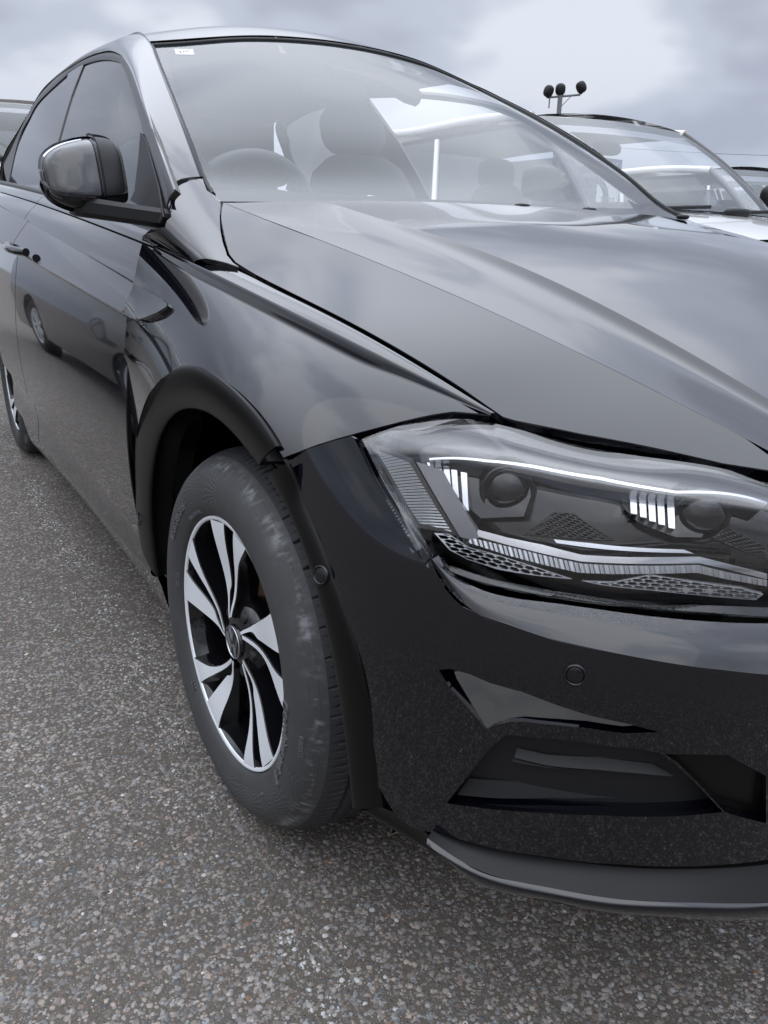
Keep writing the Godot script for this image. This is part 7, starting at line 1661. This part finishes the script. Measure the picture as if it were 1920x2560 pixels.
func outlines() -> Dictionary:
	var d := {}
	d["bonnet_a"] = PackedFloat32Array([.852,.798,1.441,1.007,2.04,1.213,2.631,1.407,3.226,1.597,3.831,1.792,4.434,1.985,5.031,2.171,5.631,2.36,6.231,2.55,6.83,2.74,7.429,2.931,8.027,3.123,8.625,3.317,9.22,3.507,9.813,3.695,10.407,3.885,10.995,4.065,11.576,4.227,12.201,4.544,11.505,4.799,10.776,4.957,10.028,5.131,9.254,5.251,9.093,5.254,8.434,4.978,7.788,4.729,7.132,4.479,6.475,4.233,5.818,3.989,5.161,3.743,4.509,3.495,3.854,3.237,3.199,2.966,2.476,2.651,2.146,2.432,1.755,2.069,1.483,1.795,1.211,1.487,1.004,1.244,.762,.928,.618,.691])
	d["wing_blade"] = PackedFloat32Array([.756,1.495,1.135,1.595,1.542,1.711,2.084,1.876,2.295,1.959,2.373,2.014,2.359,2.073,2.159,2.171,1.838,2.232,1.555,2.261,1.303,2.262,.889,2.184,.559,2.098])
	d["fender"] = PackedFloat32Array([.975,.758,1.403,.926,2.002,1.15,2.565,1.348,3.272,1.555,3.994,1.77,4.583,1.946,5.254,2.145,5.781,2.3,6.38,2.473,6.948,2.614,7.39,2.656,7.932,2.72,8.486,2.781,8.197,2.925,8.064,3.07,7.933,3.23,7.796,3.391,7.647,3.55,7.486,3.705,7.311,3.859,7.125,4.017,6.933,4.183,6.767,4.316,6.754,4.302,6.495,4.116,6.035,3.821,5.572,3.616,5.051,3.419,4.493,3.271,4.029,3.219,3.506,3.273,2.986,3.426,2.279,3.734,1.424,4.249,.723,4.898,.369,5.613,1.01,6.179,.821,6.32,.09,3.386,.471,2.601,.571,2.088,.674,1.588,.699,1.28,.582,.592])
	d["cowl_side"] = PackedFloat32Array([2.448,2.717,2.165,2.386,1.612,1.797,1.121,1.299,.783,.979,1.44,1.494,1.494,1.483,1.645,1.57,2.683,2.451,3.586,3.197,4.078,3.593,4.647,4.019,4.996,4.209,5.169,4.265,4.363,4.722,4.363,4.722,3.809,4.629,3.245,4.533,2.666,4.435,2.1,4.341,1.504,4.243,2.626,4.247,3.011,4.221,3.417,4.037,3.324,3.645,3.09,3.346])
	d["glass_front"] = PackedFloat32Array([5.541,4.553,6.638,4.395,7.501,4.2,8.444,3.97,8.938,3.816,9.635,3.546,10.78,2.923,11.817,2.329,12.733,1.811,14.09,1.015,14.281,.825,13.243,.677,9.55,.454,7.227,.478,6.671,1.947,5.93,3.415])
	d["glass_rear"] = PackedFloat32Array([4.032,4.694,2.26,4.55,.576,4.151,.28,2.624,1.596,.542,6.55,.529,5.828,1.994,5.096,3.255])
	d["b_pillar"] = PackedFloat32Array([3.927,4.673,4.394,4.671,5.108,4.608,5.541,4.553,5.93,3.415,6.671,1.947,7.251,.516,6.402,.52,5.682,2.044,5.006,3.269])
	d["frit_inner"] = PackedFloat32Array([9.726,.418,9.898,3.441,9.944,5.586,9.88,6.089,9.78,6.732,9.722,7.067,9.437,7.297,8.622,7.475,7.295,7.621,6.318,7.692,3.682,7.692,2.705,7.621,1.378,7.475,.563,7.297,.278,7.067,.22,6.732,.12,6.089,.056,5.586,.102,3.441,.274,.418])
	d["camera_cover"] = PackedFloat32Array([6.385,1.885,6.076,2.094,5.66,2.318,5.25,2.918,5.054,3.449,4.838,3.589,4.581,3.307,4.414,2.807,4.879,2.414,5.356,2.165])
	d["paper"] = PackedFloat32Array([7.835,7.427,7.387,7.247,6.87,7.4,5.436,7.594,5.49,7.656,6.308,7.663])
	d["sticker"] = PackedFloat32Array([9.514,.409,9.107,.58,9.149,1.036,9.536,.897])
	d["joint"] = PackedFloat32Array([16.09,1.602])
	d["bumper"] = PackedFloat32Array([1.622,2.877,2.225,2.426,2.827,2.04,3.345,1.745,3.439,1.783,4.079,2.631,4.793,3.466,5.284,4.079,5.552,4.493,5.687,4.342,5.871,4.697,6.057,4.997,6.244,5.194,6.405,5.316,6.781,5.433,7.213,5.507,7.605,5.602,8.081,5.717,8.287,5.742,9.006,5.843,9.761,5.979,10.645,6.115,11.553,6.295,14.86,6.267,18.166,6.239,21,6.215,21,10.296,16.656,10.296,12.311,10.296,11.075,10.314,9.69,10.327,8.333,10.39,7.202,10.499,6.329,10.541,6.086,10.597,5.74,10.703,5.283,10.575,4.866,10.077,4.787,9.499,4.639,8.754,4.455,8.023,4.242,7.367,3.988,6.731,3.504,5.615,3,4.642,2.372,3.841,1.743,2.995])
	d["scoop"] = PackedFloat32Array([6.069,7.142,6.266,7.052,6.642,7.049,7.011,7.131,7.603,7.169,8.195,7.304,8.694,7.403,9.332,7.481,9.919,7.596,9.336,7.666,8.721,7.646,8.231,7.676,7.649,7.729,7.416,7.791,7.188,7.902,7.029,8.021,6.684,7.74,6.286,7.421])
	d["fog"] = PackedFloat32Array([6.365,9.819,6.86,8.856,7.126,8.362,7.326,8.106,7.434,8.031,8.257,7.933,8.753,7.924,9.636,7.934,9.977,7.985,10.232,8.157,10.631,8.513,11.257,9.162,10.502,9.233,9.813,9.283,9.13,9.325,8.218,9.446])
	d["side_scoop"] = PackedFloat32Array([10.059,7.996,10.587,7.987,11.146,8.008,11.928,8.463,12.131,9.469,11.678,9.314,11.294,9.164,10.712,8.545,10.307,8.154])
	d["fog_slat_a"] = PackedFloat32Array([7.544,8.467,8.13,8.473,9.03,8.405,9.999,8.434,10.371,8.569,10.316,8.582,9.723,8.562,9.048,8.565,8.142,8.608,7.526,8.596])
	d["fog_slat_b"] = PackedFloat32Array([7.498,8.646,8.145,8.635,9.272,8.562,10.389,8.607,10.38,8.629,9.276,8.592,8.148,8.667,7.489,8.676])
	d["fog_slat_c"] = PackedFloat32Array([6.673,9.374,8.186,9.094,9.094,8.986,10.407,8.889,11.049,9.076,10.258,9.143,9.123,9.246,8.211,9.369,7.212,9.582,6.495,9.714])
	d["hl_amber"] = PackedFloat32Array([.429,.62,1.074,1.542,1.499,4.944,.953,4.581])
	d["hl_amber_frame"] = PackedFloat32Array([.299,.019,1.151,1.365,1.609,5.136,.876,4.799])
	d["hl_dots"] = PackedFloat32Array([1.392,1.727,1.647,2.064,1.868,4.579,1.962,5.005,1.768,4.992])
	d["hl_dots_frame"] = PackedFloat32Array([1.212,1.539,1.705,2.004,2.066,4.994,1.887,5.196,1.633,5.129])
	d["hl_drl"] = PackedFloat32Array([2.091,4.632,2.743,4.746,3.565,4.762,4.393,4.896,6.974,4.364,7.537,4.668,8.334,5.063,8.32,5.365,7.518,4.979,6.948,4.738,4.353,5.232,3.512,5.182,2.689,5.089,2.018,4.963])
	d["hl_guide"] = PackedFloat32Array([1.852,5.088,2.677,5.163,3.503,5.255,4.341,5.334,6.94,4.852,7.509,5.157,8.316,5.46,8.305,5.8,7.49,5.538,6.861,5.262,4.23,5.811,3.333,5.692,2.611,5.581,1.771,5.355])
	d["hl_rim_top"] = PackedFloat32Array([1.49,1.405,2.753,1.29,3.945,.975,5.304,.761,6.872,.938,9.046,.147,9.01,.309,6.855,1.072,5.284,.919,3.926,1.128,2.738,1.41,1.48,1.499])
	d["hl_hex_a"] = PackedFloat32Array([1.154,5.069,1.428,5.062,1.743,5.581,2.471,5.682,3.305,5.908,4.018,6.182,3.257,6.283,2.245,6.36,1.622,6.221,1.333,5.908])
	d["hl_hex_b"] = PackedFloat32Array([4.247,6.187,5.013,6.059,5.854,5.508,6.939,5.814,7.794,6.008,8.214,6.306,8.05,6.628,7.186,6.549,5.793,6.348,4.644,6.276])
	d["hl_plate_a"] = PackedFloat32Array([3.047,4.322,4.043,2.573,4.548,2.354,5.336,3.518])
	d["hl_plate_b"] = PackedFloat32Array([7.593,2.758,8.085,1.786,8.943,2.381,8.647,4.147])
	d["hl_strip"] = PackedFloat32Array([3.837,4.392,4.641,4.234,6.682,4.026,6.879,4.213,6.719,4.214,4.613,4.468,3.874,4.543])
	d["hl_bezel_a"] = PackedFloat32Array([1.414,1.298,2.239,1.288,3.74,.736,3.592,2.083,3.22,3.297,2.147,3.877,1.903,3.225])
	d["hl_bezel_b"] = PackedFloat32Array([5.696,.333,6.408,.189,7.002,.522,7.927,.513,7.353,2.854,6.768,3.012,5.998,2.246,5.795,1.591])
	d["fin_a0"] = PackedFloat32Array([1.442,1.376,1.554,1.43,1.5,2.127,1.407,1.999])
	d["fin_a1"] = PackedFloat32Array([1.582,1.429,1.696,1.474,1.605,2.442,1.513,2.324])
	d["fin_a2"] = PackedFloat32Array([1.736,1.52,1.853,1.554,1.722,2.802,1.629,2.689])
	d["fin_a3"] = PackedFloat32Array([1.874,1.686,1.996,1.711,1.816,3.258,1.725,3.144])
	d["fin_a4"] = PackedFloat32Array([2.069,1.778,2.203,1.789,1.955,3.658,1.859,3.55])
	d["fin_b0"] = PackedFloat32Array([5.991,.452,6.144,.429,5.979,2.02,5.846,2.002])
	d["fin_b1"] = PackedFloat32Array([6.178,.566,6.332,.546,6.166,2.157,6.033,2.135])
	d["fin_b2"] = PackedFloat32Array([6.357,.715,6.512,.697,6.344,2.336,6.211,2.308])
	d["fin_b3"] = PackedFloat32Array([6.542,.826,6.698,.808,6.527,2.477,6.395,2.446])
	d["fin_b4"] = PackedFloat32Array([6.744,.948,6.903,.928,6.726,2.636,6.594,2.603])
	d["sail"] = PackedFloat32Array([12.517,1.876,12.891,1.741,14.097,1.034,14.571,.679,14.531,.586,13.774,.725,13.143,.783,13.203,.944,12.859,1.463])
	d["sensor_front"] = PackedFloat32Array([.6011,.5198,.6952,.7165,.0814,.6927])
	d["sensor_side"] = PackedFloat32Array([.3401,.5533,.8408,.325,.1865,.9265])
	d["proj_a"] = PackedFloat32Array([.4307,.6527,.655,.4602,.6564,.5978])
	d["proj_b"] = PackedFloat32Array([.579,.6471,.5131,.5947,.7225,.3525])
	d["seal_line"] = PackedFloat32Array([-.3599,.9812,.774,-.4865,1.0344,.751,-.6133,1.0868,.7274,-.7403,1.1383,.7031,-.8675,1.189,.6779,-.9952,1.2382,.6526,-1.1245,1.2839,.6284,-1.256,1.3239,.6064,-1.3898,1.3571,.5877,-1.5256,1.3836,.5724,-1.6627,1.4043,.5603,-1.8007,1.4204,.5508,-1.9391,1.4331,.5431,-2.0778,1.4428,.5373,-2.2168,1.4493,.5334,-2.356,1.4535,.5309,-2.4951,1.4566,.529,-2.6343,1.4591,.5272,-2.7732,1.4526,.5311,-2.9078,1.4235,.549,-3.0111,1.3484,.5924,-3.0488,1.2323,.6559,-3.1688,1.1723,.6896,-3.16,1.05,.72])
	d["belt"] = PackedFloat32Array([-3,1.0845,.7632,-2.7599,1.0706,.7633,-2.5197,1.0568,.7634,-2.2796,1.0429,.7636,-2.0395,1.0284,.7638,-1.7995,1.0133,.764,-1.5594,.9975,.7642,-1.3195,.9812,.7646,-1.0795,.9642,.7649,-.8396,.9465,.7653,-.5998,.9283,.7657,-.36,.9096,.7662])
	return d
